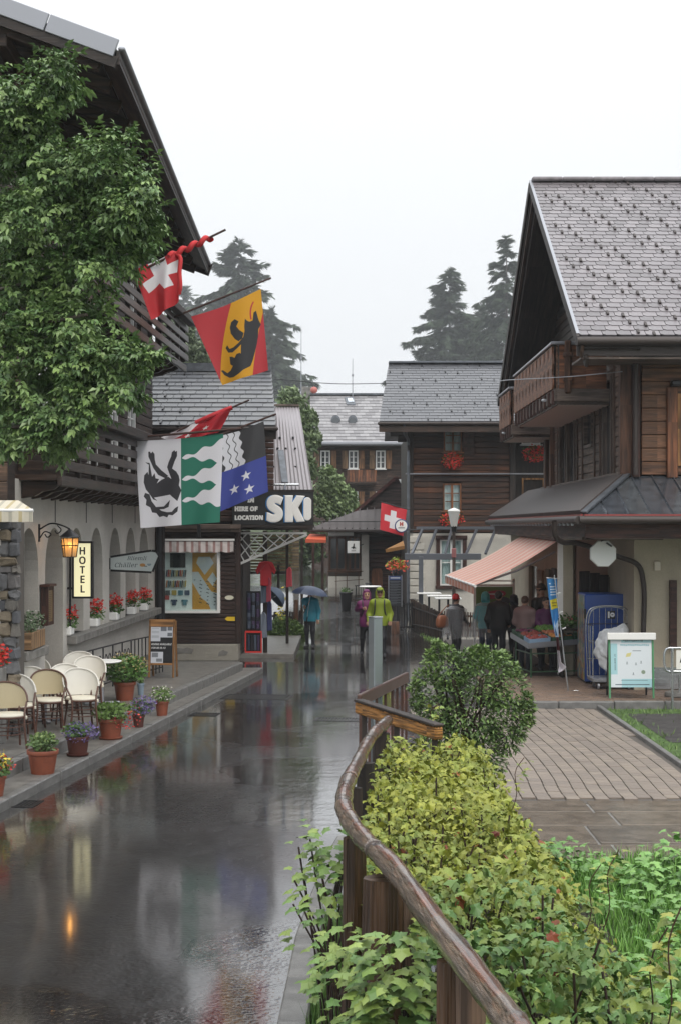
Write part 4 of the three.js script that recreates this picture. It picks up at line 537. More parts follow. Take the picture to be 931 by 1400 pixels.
// ---------- house far behind ----------
{
  const D = 77, ox = X(428, D), Yb = 1.5, o = thing('shuttered_house', 'large dark house with orange shutters behind restaurant', 'building', [ox, Yb, -D]), inv = new THREE.Matrix4().makeTranslation(-ox, -Yb, D), l = g => g.applyMatrix4(inv), lx = px => X(px, D) - ox, ly = py => Y(py, D) - Yb;
  mesh('wall', bx(lx(585), ly(603) + .2, 8, lx(585) / 2, ly(603) / 2 - .1, -4.1), wood([.14, .08, .055], { bumpScale: .02 }), o);
  const sh = [wood([.5, .24, .1]), wood([.46, .27, .14])];
  for (const [cx, y0, y1, drop] of [[445, 616, 641, 0], [483, 616, 641, 0], [520, 616, 641, 0], [446, 672, 694, 0], [483, 672, 694, 0], [520, 672, 694, 0]]) { win(o, lx(cx), (ly(y0) + ly(y1)) / 2, .03, .5, ly(y0) - ly(y1), { cols: 2, rows: 3, t: .06 }); for (const s of [-1, 1]) mesh('shutter', bx(.29, ly(y0) - ly(y1), .05, lx(cx) + s * .44, (ly(y0) + ly(y1)) / 2, .05, .01), sh[s > 0 ? 0 : 1], o); }
  const b = mesh('balcony', bx(lx(514) - lx(473), .08, .7, lx(493.5), ly(660), .35), M.darkWood, o); for (let i = 0; i < 11; i++) mesh('balcony_board', bx(.12, .62, .03, lx(474) + .06 + i * .142, ly(651), .7, .006), i % 3 ? M.redWood : M.brownWood, b);
  const eL = W(425, 606, 76), eR = W(600, 606, 76), rL = W(424, 541, 82), rR = W(600, 541, 82), roof = mesh('roof', l(slab([eL, eR, rR, rL], .15)), M.slate, o); slates(roof, eL, eR, rL, rR, 16, .5, [[.36, .35, .36], [.27, .26, .27], [.4, .39, .4]].map(c => mat(c, { map: T.mottle, roughness: .4, uv: 'box' })), 0, { inv, seed: 21, clip: false, th: .03 });
  mesh('ridge_cap', l(beam(rL.clone().add(V(0, .08, 0)), rR.clone().add(V(0, .08, 0)), .4, .1)), M.zinc, roof); mesh('gutter', l(beam(eL, eR, .16, .16, .03)), M.greyMetal, roof); mesh('back_slope', l(slab([rR, W(600, 606, 88), W(424, 606, 88), rL], .1)), M.slate, roof);
  mesh('chimney', l(bx(.6, 1.1, .8, X(420, 82.5), Y(543, 82.5), -82.5, .02)), M.concrete, roof); mesh('satellite_dish', l(fin(new THREE.SphereGeometry(.22, 12, 8, 0, 6.3, 0, 1.2)).rotateX(1.3).translate(X(429.5, 81), Y(534, 81), -81)), mat([.4, .12, .1], { roughness: .5 }), roof);
  const sk = mesh('roof_window', l(slab([W(474, 556, 80.6), W(486, 556, 80.6), W(483, 546, 81.5), W(471, 546, 81.5)].map(p => p.add(V(0, .12, 0))), .08)), M.zinc, roof); mesh('pane', l(slab([W(476, 553, 80.9), W(484, 553, 80.9), W(482, 548, 81.3), W(475, 548, 81.3)].map(p => p.add(V(0, .16, 0))), .02)), mat([.6, .65, .7], { roughness: .05, metalness: .6 }), sk);
  for (const px of [459, 482]) { const d = mesh('dormer', l(fin(new THREE.CylinderGeometry(.24, .28, .8, 16, 1, false, 0, Math.PI * 2)).rotateX(Math.PI / 2 - .1).translate(X(px, 78.6), Y(575, 78.6), -78.8)), M.zinc, roof); mesh('pane', l(fin(new THREE.CircleGeometry(.19, 16)).translate(X(px, 78.2), Y(575, 78.2), -78.3)), mat([.1, .11, .12], { roughness: .2 }), d); }
}
for (const [px, y0, y1, D, lb] of [[412, 452, 545, 84, 'tall thin aerial mast left of the satellite dish'], [482, 490, 548, 81.6, 'thin aerial mast on ridge of shuttered house']]) { const o = thing('aerial_mast', lb, 'mast', [X(px, D), Y(y1, D), -D], 0, 'aerial masts above the far roof'); mesh('rod', cyl(V(0, 0, 0), V(0, Y(y0, D) - Y(y1, D), 0), .03, .015, 6), M.greyMetal, o); mesh('clamp', bx(.12, .12, .12, 0, (Y(y0, D) - Y(y1, D)) * .6, 0), M.greyMetal, o); }
{ const a = W(375, 518, 45), b = W(536, 524, 46), c = W(686, 520, 33), d = W(770, 513, 29), o = tag(mesh('overhead_cable', [tube([a, a.clone().lerp(b, .5).add(V(0, -.08, 0)), b], .012, 20, 5)], M.iron, scene), 'thin overhead cable between ski shop and log chalet roofs', 'cable'); tag(mesh('overhead_cable_001', tube([W(640, 522, 45), W(680, 521, 36), c.lerp(W(757, 516, 29.5), .2), W(790, 514, 29), W(850, 508, 28.2)], .01, 30, 5), M.greyMetal, scene), 'thin overhead cable passing before the shop balcony', 'cable'); }
{ // menu board, stump and flower basket by the restaurant, terrace tables
  const D = 43.5, o = thing('menu_board', 'tall dark menu board with blue header behind walkers', 'sign', [X(540, D), 0, -D]); const t = canvasTex(128, 320, (g, w, h) => { g.fillStyle = '#23262c'; g.fillRect(0, 0, w, h); g.fillStyle = '#31477e'; g.fillRect(0, 0, w, 44); g.fillStyle = '#c9ced8'; g.fillRect(14, 14, 100, 14); for (let i = 0; i < 9; i++) { g.fillStyle = '#8d939c'; g.fillRect(8, 58 + i * 28, 112, 3); g.fillStyle = '#585d66'; g.fillRect(14, 68 + i * 28, 90 - i * 37 % 30, 6); } }); mesh('panel', bx(.37, .9, .04, 0, Y(808, D), 0), mat([.8, .8, .8], { map: t, roughness: .5 }), o, true); mesh('frame', [bx(.02, .94, .06, -.195, Y(808, D), 0), bx(.02, .94, .06, .195, Y(808, D), 0)], M.greyMetal, o); mesh('stump', lathe([[.15, 0], [.13, .1], [.12, .48], [0, .48]], 12), M.brownWood, o);
  const b = thing('flower_basket', 'orange and red flowers in a pot above menu board', 'flowers', [X(543, 46), Y(788, 46), -46]), r = rng(151); mesh('pot', lathe([[0, 0], [.14, 0], [.2, .22], [0, .22]], 14), M.iron, b); mesh('stand', cyl(V(0, -1.75, 0), V(0, 0, 0), .04), M.iron, b); stuffPart(mesh('leaves', sprays(160, r, blob(0, .38, 0, .32, .2, .25), .1), mat([.2, .26, .03], { side: THREE.DoubleSide }), b)); stuffPart(mesh('blossoms', sprays(220, r, blob(0, .33, .06, .36, .22, .26), .075), mat([.65, .09, .05], { side: THREE.DoubleSide }), b));
  const tbl = (px, py, d, w, lb) => { const q = thing('terrace_table', lb, 'table', [X(px, d), groundH(X(px, d), d), -d], 0, 'white tables by the log chalet'), y = Y(py, d) - groundH(X(px, d), d); mesh('table_top', bx(w, .04, .6, 0, y, 0, .01), M.white, q); mesh('leg', [cyl(V(0, 0, 0), V(0, y, 0), .035), bx(.4, .03, .4, 0, .015, 0, .01)], M.iron, q); };
  tbl(586, 811, 46.4, .75, 'farthest white table before log chalet window'); tbl(600, 814.5, 45.6, .75, 'middle white table before log chalet window'); tbl(612, 818, 44.9, .8, 'nearest white table before log chalet window'); 
  const wt = thing('terrace_table', 'round white table behind walkers on restaurant terrace', 'table', [X(506, 47), groundH(X(506, 47), 47), -47]); { const y = Y(801, 47) - wt.position.y; mesh('table_top', lathe([[0, y - .04], [.34, y - .04], [.36, y - .02], [.34, y], [0, y]], 24), M.white, wt); mesh('leg', lathe([[0, 0], [.16, 0], [.14, .3], [.17, y - .05], [0, y - .05]], 16), M.iron, wt); }
  const pl = thing('planter_tub', 'dark tapered planter on restaurant terrace edge', 'planter', [X(473, 48), groundH(X(473, 48), 48), -48]); mesh('tub', lathe([[0, 0], [.14, 0], [.2, .55], [.22, .55], [.22, .6], [.16, .6], [0, .5]], 16), M.iron, pl); stuffPart(mesh('leaves', sprays(60, r, blob(0, .66, 0, .16, .1, .16), .09), leafGreen, pl));
  for (const [px, py, d, lb, ry] of [[497, 818, 47.6, 'dark metal terrace chair beside planter tub', .4], [512, 816, 48.2, 'dark metal terrace chair behind round white table', 2], [572, 828, 46, 'dark metal terrace chair at chalet corner', 1.2], [625, 820, 45, 'dark metal terrace chair behind red-hatted visitor', 2.4]]) { const c = thing('metal_chair', lb, 'chair', [X(px, d), groundH(X(px, d), d), -d], ry, 'dark metal terrace chairs'); mesh('seat', bx(.42, .03, .42, 0, .45, 0, .01), M.iron, c); const bk = mesh('backrest', [bx(.42, .03, .03, 0, .86, -.24), bx(.42, .03, .03, 0, .55, -.21)], M.iron, c); for (let i = 0; i < 5; i++) mesh('slat', cyl(V(-.16 + i * .08, .55, -.21), V(-.16 + i * .08, .86, -.24), .009, .009, 5), M.iron, bk); for (const [x, z] of [[-.19, .19], [.19, .19], [-.19, -.19], [.19, -.19]]) mesh('leg', cyl(V(x * 1.1, 0, z * 1.1), V(x, z < 0 ? .88 : .45, z), .012, .012, 6), M.iron, c); }
}
{ // dark woven fence curving along the lane
  const o = thing('woven_fence', 'dark brown woven fence in front of chalet tables', 'fence', [0, 0, 0]), pts = [W(563, 868, 45.6), W(575, 868, 45.0), W(590, 868, 44.0), W(605, 872, 42.6)].map(p => p.setY(0)), c = new THREE.CatmullRomCurve3(pts), r = rng(171); for (let i = 0; i < 26; i++) { const a = c.getPoint(i / 26), h = mix(1.02, .75, i / 26) + rr(-.03, .03, r); mesh('stave', bx(.07, h, .05, a.x, h / 2, a.z, .008, rr(-.2, .2, r)), i % 2 ? M.blackWood : M.darkWood, o); } mesh('rail', tube(pts.map((p, i) => p.clone().setY(.8 - i * .06).add(V(0, 0, .05))), .03, 20, 6), M.blackWood, o); mesh('rail', tube(pts.map(p => p.clone().setY(.25).add(V(0, 0, .05))), .03, 20, 6), M.blackWood, o);
  const s = thing('iron_fence', 'thin black iron fence panel beside menu board', 'fence', [0, 0, 0]); const a = W(545, 850, 45), b = W(563, 852, 45.5); a.y = b.y = 0; for (let i = 0; i < 6; i++) mesh('bar', cyl(a.clone().lerp(b, i / 5), a.clone().lerp(b, i / 5).setY(.95), .02, .02, 6), M.iron, s); mesh('rail', [beam(a.clone().setY(.9), b.clone().setY(.9), .03, .03), beam(a.clone().setY(.2), b.clone().setY(.2), .03, .03)], M.iron, s);
  const pf = thing('picket_fence', 'low brown picket fence behind the queue', 'fence', [0, 0, 0]); const p0 = W(600, 850, 43.2).setY(0), p1 = W(668, 850, 42).setY(0); for (let i = 0; i < 20; i++) mesh('picket', bx(.045, .72, .02, mix(p0.x, p1.x, i / 19), .46, mix(p0.z, p1.z, i / 19) + .03, .005), M.brownWood, pf); mesh('rail', [beam(p0.clone().setY(.7), p1.clone().setY(.7), .03, .06), beam(p0.clone().setY(.3), p1.clone().setY(.3), .03, .06)], M.brownWood, pf);
}

// ---------- village shop chalet on the right ----------
const shop = thing('shop_chalet', 'large chalet shop with slate roof and carved balcony', 'building', [5.57, .13, -28.4]);
{
  const o = shop, ox = 5.57, oy = .13, D0 = 28.4, inv = new THREE.Matrix4().makeTranslation(-ox, -oy, D0), l = g => g.applyMatrix4(inv), r = rng(201);
  // main roof
  const eL = V(4.45, 6.86, -27.4), eR = V(13, 6.86, -27.4), rL = V(4.45, 11.34, -34.2), rR = V(13, 11.34, -34.2), bL = V(4.45, 6.86, -41), bR = V(13, 6.86, -41);
  const pale = [[.29, .265, .28], [.265, .24, .255], [.32, .29, .305], [.22, .2, .21]].map(c => mat(c, { map: T.mottle, roughness: .3, bumpMap: T.grit, bumpScale: .001, uv: 'box' }));
  const dn = p => p.clone().add(V(0, -.03, 0)), roof = mesh('roof', [l(slab([eL, eR, rR, rL].map(dn), .22)), l(slab([rL, rR, bR, bL].map(p => p.clone().add(V(0, -.03, -.02))), .22))], M.blackWood, o);
  slates(roof, eL, eR, rL, rR, 40, .27, pale, 300, { hooks: 9, hs: 1, hookMat: M.gutterBrown, inv, seed: 31, th: .026 });
  mesh('back_slates', l(slab([rL, rR, bR, bL], .02).translate(0, .012, -.02)), M.slate, roof);
  for (let i = 0; i < 12; i++) mesh('ridge_tile', l(bx(.72, .1, .36, 4.45 + .36 + i * .71, 11.4, -34.2, .03)), pale[i % 3], roof);
  for (const [dx, dy, w, h, m] of [[-.03, -.1, .05, .2, M.blackWood], [.05, -.3, .06, .24, M.darkWood], [.14, -.5, .06, .18, M.blackWood]]) { mesh('verge_board', [l(beam(V(4.45 + dx, 6.86 + dy, -27.3), V(4.45 + dx, 11.36 + dy, -34.2), w, h))], m, roof); mesh('verge_board', [l(beam(V(4.45 + dx, 6.86 + dy, -41.1), V(4.45 + dx, 11.36 + dy, -34.21), w, h))], m, roof); }
  mesh('verge_flashing', [l(beam(V(4.43, 6.9, -27.35), V(4.43, 11.38, -34.2), .06, .04))], M.greyMetal, roof);
  for (let i = 0; i < 4; i++) { const k = [.0, .45, .9, 1.35][i]; for (const s of [1, -1]) mesh('soffit_board', l(slab([V(4.5, 6.62, -34.2 + s * 6.85), V(5.6, 6.62, -34.2 + s * 6.85), V(5.6, 11.08, -34.2), V(4.5, 11.08, -34.2)].map(p => p.add(V(0, .02 * i, 0))), .02)), M.blackWood, roof); break; }
  mesh('eave_fascia', l(bx(8.6, .24, .06, 8.72, 6.62, -27.42)), M.gutterBrown, roof); mesh('eave_gutter', l(cyl(V(4.4, 6.76, -27.28), V(13, 6.76, -27.28), .085)), M.gutterBrown, roof); mesh('eave_soffit', l(bx(8.5, .04, 1.1, 8.75, 6.46, -27.95)), M.greyWood, roof);
  // upper walls: gable side (seen end-on) and front
  const side = new THREE.Group(); side.name = 'side_wall'; side.rotation.y = Math.PI / 2; o.add(side);   // its x runs away from the viewer
  const sd = D => D - D0, sw = [wood([.26, .16, .115]), wood([.23, .14, .1]), wood([.28, .175, .125])], op = [[35.95, 36.9, 4.35, 6.2], [34.6, 35.7, 4.35, 6.2], [32.2, 33.2, 5.1, 6.1], [29.9, 30.8, 4.35, 6.35]];
  boards(side, 0, 11.6, 4.3 - oy, 7.2, 0, .2, .06, sw, op.map(([a, b, c, e]) => [sd(a), sd(b), c - oy, e - oy]), r);
  for (const [a, b, c, e] of op) { const w = b - a, h = e - c, f = mesh('window', [bx(w, .07, .1, 0, h / 2, 0), bx(w, .07, .1, 0, -h / 2, 0), bx(.07, h, .1, -w / 2, 0, 0), bx(.07, h, .1, w / 2, 0, 0)], M.greyWood, side); f.position.set(sd((a + b) / 2), (c + e) / 2 - oy, -.02); mesh('pane', bx(w - .05, h - .05, .02, 0, 0, .05), M.darkGlass, f); }
  for (const D of [28.9, 29.6, 31.2, 31.9, 33.5, 34.2, 37.3]) mesh('batten', bx(.06, 2.5, .04, sd(D), 5.5 - oy, -.045), sw[1], side);
  mesh('base_trim', bx(11.6, .14, .12, 5.8, 4.3 - oy, -.06, .01), M.greyWood, side); mesh('corner_post', bx(.26, 2.8, .26, .1, 5.6 - oy, -.02, .02), M.brownWood, side); mesh('corner_post', bx(.3, 2.6, .26, 10.6, 5.5 - oy, -.02, .02), M.brownWood, side); mesh('corner_post', bx(.2, 2.6, .2, 9.6, 5.5 - oy, -.05, .02), M.brownWood, side);
  for (let i = 0; i < 22; i++) { const y = 7.2 + i * .19, k = 1 - (y - 6.6) / 4.5, w = 13 * k; if (w > .5) place('gable_board', board(w, .18, .06), i % 5 === 2 ? M.darkWood : M.blackWood, side, sd(34.2), y - oy, .02 + rr(-.01, .01, r)); }
  mesh('wall_core', [l(slab([V(5.72, 4.0, -28.6), V(5.72, 4.0, -39.8), V(5.72, 6.8, -39.8), V(5.72, 10.8, -34.2), V(5.72, 6.8, -28.6)].reverse(), .3)), l(bx(7.2, 3, .3, 9.4, 5.5, -28.75))], M.blackWood, o);
  const wb = [wood([.32, .145, .07]), wood([.28, .125, .06]), wood([.34, .16, .08])]; boards(o, .26, 7.4, 4.3 - oy, 6.5 - oy, -.02, .26, .06, wb, [[X(924, 28.4) - ox, X(960, 28.4) - ox, 4.35, 5.72]], r);
  mesh('corner_post', [l(bx(.14, 2.3, .16, X(869, 28.3), 5.4, -28.32, .015))], M.plankBrown, o); mesh('front_downpipe', [l(cyl(V(X(868, 28.2), 4.3, -28.18), V(X(868, 28.2), 6.6, -28.18), .05))], M.gutterBrown, o); mesh('window_casing', [l(bx(.2, 1.75, .12, X(918, 28.35), 5.12, -28.34, .01))], M.redWood, o); win(o, X(942, 28.4) - ox, 5.05, .0, .5, 1.4, { frame: M.orangeWood, cols: 1, rows: 1, sill: false });
  { const lamp = mesh('wall_lamp', [l(bx(.3, .1, .2, X(927, 28.2), Y(524, 28.2), -28.2, .02))], M.iron, o); }
  const panelMats = [wood([.44, .18, .085]), wood([.4, .165, .08])];
  // carved balconies
  for (const [d0, d1, y0, y1, xo] of [[30.3, 36.9, 5.86, 7.1, 4.42], [38.0, 40.3, 5.66, 6.9, 4.42]]) {
    const b = mesh('balcony', [l(slab([V(xo + .05, y0 + .06, -d0), V(xo + .05, y0 + .06, -d1), V(5.55, y0 + .06, -d1), V(5.55, y0 + .06, -d0)].reverse(), .1)), l(bx(.1, .26, d1 - d0, xo + .05, y0 + .16, -(d0 + d1) / 2, .01)), l(bx(5.55 - xo, .26, .1, (5.55 + xo) / 2, y0 + .16, -d0 + .02, .01))], M.greyWood, o);
    mesh('soffit', l(slab([V(xo + .08, y0 - .045, -d0), V(5.55, y0 - .045, -d0), V(5.55, y0 - .045, -d1), V(xo + .08, y0 - .045, -d1)].reverse(), .02)), mat([.55, .45, .4], { roughness: .7 }), b);
    mesh('end_panel', l(bx(5.5 - xo - .1, y1 - y0 - .32, .05, (5.5 + xo) / 2 + .05, (y0 + y1) / 2 + .13, -d0 + .0, .01)), M.redWood, b);
    const n = Math.round((d1 - d0) / .62), prof_ = []; for (let i = 0; i <= 12; i++) prof_.push([.27 + .05 * Math.sin(i / 12 * Math.PI * 4) * (i % 12 ? 1 : 0), i / 12 * (y1 - y0 - .36)]); const out = [...prof_, ...prof_.slice().reverse().map(([x, y]) => [-x, y])], pg = ext(out, .04).rotateY(-Math.PI / 2);
    for (let i = 0; i < n; i++) place('carved_panel', pg, panelMats[i % 2], b, 0, 0, 0).position.set(xo - .0 - ox, y0 + .3 - oy, -(d0 + .33 + i * (d1 - d0 - .4) / (n - 1) * .99) + D0);
    mesh('backing', l(bx(.03, y1 - y0 - .3, d1 - d0 - .1, xo + .06, (y0 + y1) / 2 + .13, -(d0 + d1) / 2)), wood([.38, .19, .11]), b);
    for (let i = 0; i <= n; i++) mesh('bracket', l(bx(.08, .3, .09, xo - .01, y0 + .12, -(d0 + .1 + i * (d1 - d0 - .2) / n), .012)), M.plankBrown, b);
    mesh('handrail', [l(bx(.16, .06, d1 - d0 + .1, xo, y1, -(d0 + d1) / 2, .012)), l(bx(5.5 - xo, .06, .14, (5.5 + xo) / 2, y1, -d0, .012))], M.greyMetal, b);
    mesh('carved_post', [l(bx(.14, 1.1, .1, xo + .27, y1 - .5, -d0 + .06, .03)), l(bx(.2, .1, .12, xo + .27, y1 - .25, -d0 + .06, .02)), l(bx(.2, .1, .12, xo + .27, y1 - .75, -d0 + .06, .02))], M.brownWood, b);
    mesh('drain_spout', l(cyl(V(xo - .12, y0 + .13, -d0 - .9), V(xo - .12, y0 + .1, -d0 - .5), .03)), M.greyMetal, b);
  }
  // pent roof round the ground floor
  const wS = [V(5.56, 4.26, -28.42), V(5.56, 4.26, -41)], hip = V(4.39, 3.5, -26.5), far = V(4.39, 3.5, -43), pent = mesh('pent_roof', [l(slab([hip, wS[0], V(5.56, 4.26, -43), far].reverse(), .12)), l(slab([hip, V(13, 3.5, -26.5), V(13, 4.26, -28.42), wS[0]], .12))], M.gutterBrown, o);
  slates(pent, far.clone().add(V(0, .02, 0)), hip.clone().add(V(0, .02, 0)), V(5.56, 4.28, -43), wS[0].clone().add(V(0, .02, 0)), 9, .3, [[.07, .06, .058], [.055, .05, .048]].map(c => mat(c, { map: T.mottle, roughness: .75, physical: true, specularIntensity: .3, uv: 'box' })), 300, { inv, seed: 41, clip: false });
  { let x = 4.44, i = 0; const z0 = -26.5, zm = [[.16, .18, .21], [.14, .16, .19], [.18, .2, .22]].map(c => mat(c, { roughness: .36, metalness: .5, map: T.mottle, roughnessMap: again(T.smooth, .8), uv: 'box' })); while (x < 12.9) { const x2 = x + .4, t0 = Math.min(1, (x - 4.39) / 1.17), t1 = Math.min(1, (x2 - 4.39) / 1.17), at = (xx, t) => V(xx, 3.5 + .76 * t + .022, -26.5 - 1.92 * t); mesh('zinc_sheet', l(slab([V(x, 3.522, z0), V(x2 - .02, 3.522, z0), at(x2 - .02, t1), at(x, t0)], .012)), zm[i++ % 3], pent); mesh('seam', l(beam(V(x2 - .01, 3.54, z0), at(x2 - .01, t1).add(V(0, .02, 0)), .02, .035)), zm[0], pent); x = x2; } }
  mesh('hip_cap', l(beam(hip.clone().add(V(0, .06, 0)), wS[0].clone().add(V(0, .06, 0)), .14, .05, .01)), M.zinc, pent);
  mesh('eave_trim', [l(bx(8.6, .05, .05, 8.7, 3.5, -26.46)), l(bx(.05, .05, 16.5, 4.36, 3.5, -34.75))], mat([.25, .04, .035], { roughness: .4 }), pent); mesh('gutter', [l(cyl(V(4.3, 3.42, -26.4), V(13, 3.42, -26.4), .075)), l(cyl(V(4.3, 3.42, -26.4), V(4.3, 3.42, -43), .075))], M.gutterBrown, pent); mesh('fascia', [l(bx(8.5, .26, .08, 8.7, 3.22, -26.72, .01)), l(bx(.08, .26, 16, 4.52, 3.22, -34.7, .01))], M.plankBrown, pent); mesh('soffit', [l(bx(8.4, .05, 2.4, 8.75, 3.1, -27.9)), l(bx(1.1, .05, 12, 5.05, 3.1, -36)), l(bx(1.5, .05, 4, 5.2, 3.08, -29))], M.greyWood, pent);
  for (let i = 0; i < 30; i++) mesh('eave_clip', l(bx(.05, .09, .03, 4.27, 3.36, -27 - i * .5)), M.greyMetal, pent);
  // ground floor
  mesh('front_wall', l(bx(7.2, 3, .3, 5.69 + 3.6, 1.6, -28.55)), M.creamWall, o); mesh('porch_wall', l(bx(1.75, 3, .2, 5.9, 1.6, -31.3)), M.pinkWall, o); mesh('porch_side', l(bx(.2, 3, 2.5, 5.79, 1.6, -29.95)), M.creamWall, o);
  const sideG = new THREE.Group(); sideG.name = 'ground_side_wall'; sideG.rotation.y = Math.PI / 2; sideG.position.x = 4.75 - ox; o.add(sideG);
  mesh('plaster', ext([[2.8, 0], [12.5, 0], [12.5, 3], [2.8, 3]], .2, 0, [[[4.6, 0.001], [5.6, 0.001], [5.6, 2.2], [4.6, 2.2]], [[7, .8], [8.6, .8], [8.6, 2.2], [7, 2.2]]]), M.creamWall, sideG); mesh('glass_door', bx(1, 2.2, .05, 5.1, 1.1, .1), M.darkGlass, sideG); mesh('shop_window', bx(1.6, 1.4, .05, 7.8, 1.5, .1), M.darkGlass, sideG); mesh('wood_panel', bx(.9, 2.1, .06, 6.2, 1.1, -.03, .01), M.paleWood, sideG); mesh('light_poster', bx(.24, .6, .03, 5.9, 1.6, -.08), mat([.7, .68, .6], { roughness: .6 }), sideG); mesh('door_post', bx(.12, 2.9, .12, 2.95, 1.45, -.05, .01), M.white, sideG);
  for (const x of [3.4, 4.1]) mesh('dark_panel', bx(.5, 2.2, .05, x, 1.15, -.02, .01), M.blackWood, sideG);
  mesh('inner_walls', l(bx(7.2, 3, 9, 8.6, 1.55, -36.2)), M.creamWall, o);
  for (let i = 0; i < 4; i++) mesh('picture_frame', l(bx(.27, .56, .04, X(799 + i * 13.6, 31), Y(799 + i * 2.5, 31), -31.05, .01, .5)), M.blackWood, o);
  mesh('tread_plate', l(bx(6, .42, .02, 8.9, .36, -28.38)), M.steel, o); { const nub = []; for (let i = 0; i < 40; i++) for (let j = 0; j < 6; j++) nub.push(l(bx(.03, .012, .008, 6.0 + i * .065 + (j % 2) * .03, .2 + j * .066, -28.366))); stuffPart(mesh('tread_studs', nub, M.steel, o)); }
  mesh('utility_box', l(bx(.12, .18, .06, X(899, 28.3), Y(774, 28.3), -28.37, .01)), mat([.6, .55, .45], { roughness: .5 }), o);
  // wall downpipe with elbow
  mesh('downpipe', [l(tube([V(X(757, 26.6), 3.4, -26.6), V(X(758, 26.7), 3.15, -26.7), V(X(768, 27.0), 3.02, -27.0), V(X(790, 27.8), 2.98, -27.8), V(X(845, 28.2), 2.72, -28.2), V(X(872, 28.28), 2.55, -28.28), V(X(879, 28.3), 2.2, -28.3), V(X(879, 28.3), 1.2, -28.3), V(X(879, 28.3), .35, -28.3)], .05, 80, 10))], M.gutterBrown, o);
  { const nb = mesh('notice_board', [l(bx(1.2, .09, .1, 7.3, Y(796, 28.3), -28.34)), l(bx(1.2, .1, .1, 7.3, Y(886, 28.3), -28.34)), l(bx(.13, 1.32, .1, X(920, 28.3), Y(840, 28.3), -28.33))], M.plankBrown, o); mesh('notices', l(bx(1.0, 1.15, .03, 7.36, Y(841, 28.3), -28.36)), mat([.7, .7, .7], { roughness: .5, map: canvasTex(128, 128, (g, w, h) => { g.fillStyle = '#48505c'; g.fillRect(0, 0, w, h); g.fillStyle = '#e8e6da'; g.fillRect(2, 8, 30, 30); g.fillStyle = '#d9c23c'; g.fillRect(2, 44, 30, 26); g.fillStyle = '#b9cbd8'; g.fillRect(4, 76, 28, 40); }) }), nb, true); }
}
{ // convex mirror back on the corner pipe
  const D = 27.2, o = thing('traffic_mirror', 'white octagonal traffic mirror seen from behind on shop corner', 'mirror', [X(824, D), Y(757, D), -D]); mesh('shell', [fin(new THREE.CylinderGeometry(.25, .265, .05, 8)).rotateX(Math.PI / 2).rotateZ(Math.PI / 8)], mat([.6, .62, .6], { roughness: .5 }), o); mesh('bracket', [tube([V(-.05, .22, .02), V(.02, .26, -.05), V(.1, .2, -.2), V(.1, .1, -.6)], .02, 16, 6), bx(.12, .03, .03, .1, .17, .05, 0, 0, 0, -.6)], M.iron, o);
}
{ // orange-striped shop awning
  const aN = V(4.62, 3.0, -31.2), aF = V(4.62, 3.06, -37.6), oN = W(649, 800, 31.2), oF = W(609, 786, 37.6), o = thing('shop_awning', 'orange and white striped awning over market stall', 'awning', [0, 0, 0]);
  const t = canvasTex(512, 32, (g, w, h) => { const c = ['#ebb199', '#ecc4ae', '#e68a6c', '#f0ddd0', '#eaa68e', '#eecdbb', '#e69a80']; for (let i = 0; i < 64; i++) { g.fillStyle = c[(i * 5) % 7]; g.fillRect(i * 8, 0, 9, h); } g.fillStyle = '#8d4a3c'; g.fillRect(300, 0, 3, h); }), m = mat([.85, .72, .66], { map: t, roughness: .75, side: THREE.DoubleSide, transmission: .25, thickness: 0 });
  const g = fin(new THREE.PlaneGeometry(1, 1, 30, 16)), p = g.attributes.position; for (let i = 0; i < p.count; i++) { const u = p.getX(i) + .5, v = p.getY(i) + .5, a = oF.clone().lerp(oN, u), b = aF.clone().lerp(aN, u), q = a.lerp(b, v); q.y -= .12 * Math.sin(v * Math.PI) * .6; p.setXYZ(i, q.x, q.y, q.z); } g.computeVertexNormals(); mesh('cover', g, m, o, true);
  const v = fin(new THREE.PlaneGeometry(1, 1, 60, 2)), vp = v.attributes.position; for (let i = 0; i < vp.count; i++) { const u = vp.getX(i) + .5, q = oF.clone().lerp(oN, u); vp.setXYZ(i, q.x - .02 + .01 * Math.sin(u * 60), q.y + (vp.getY(i) - .5) * .2, q.z); } v.computeVertexNormals(); mesh('valance', v, m, o, true);
  mesh('front_bar', cyl(oF.clone().add(V(0, -.02, -.05)), oN.clone().add(V(0, -.02, .05)), .03), M.white, o); for (const k of [.06, .94]) { const a = aF.clone().lerp(aN, k).add(V(0, -.25, 0)), b = oF.clone().lerp(oN, k).add(V(.03, -.02, 0)), c = a.clone().lerp(b, .5).add(V(0, -.04, .25 * (k > .5 ? 1 : -1))); mesh('arm', [cyl(a, c, .025), cyl(c, b, .025)], M.greyMetal, o); } mesh('cassette', beam(aF.clone().add(V(0, .06, 0)), aN.clone().add(V(0, .06, 0)), .14, .14, .02), M.plankBrown, o);
}

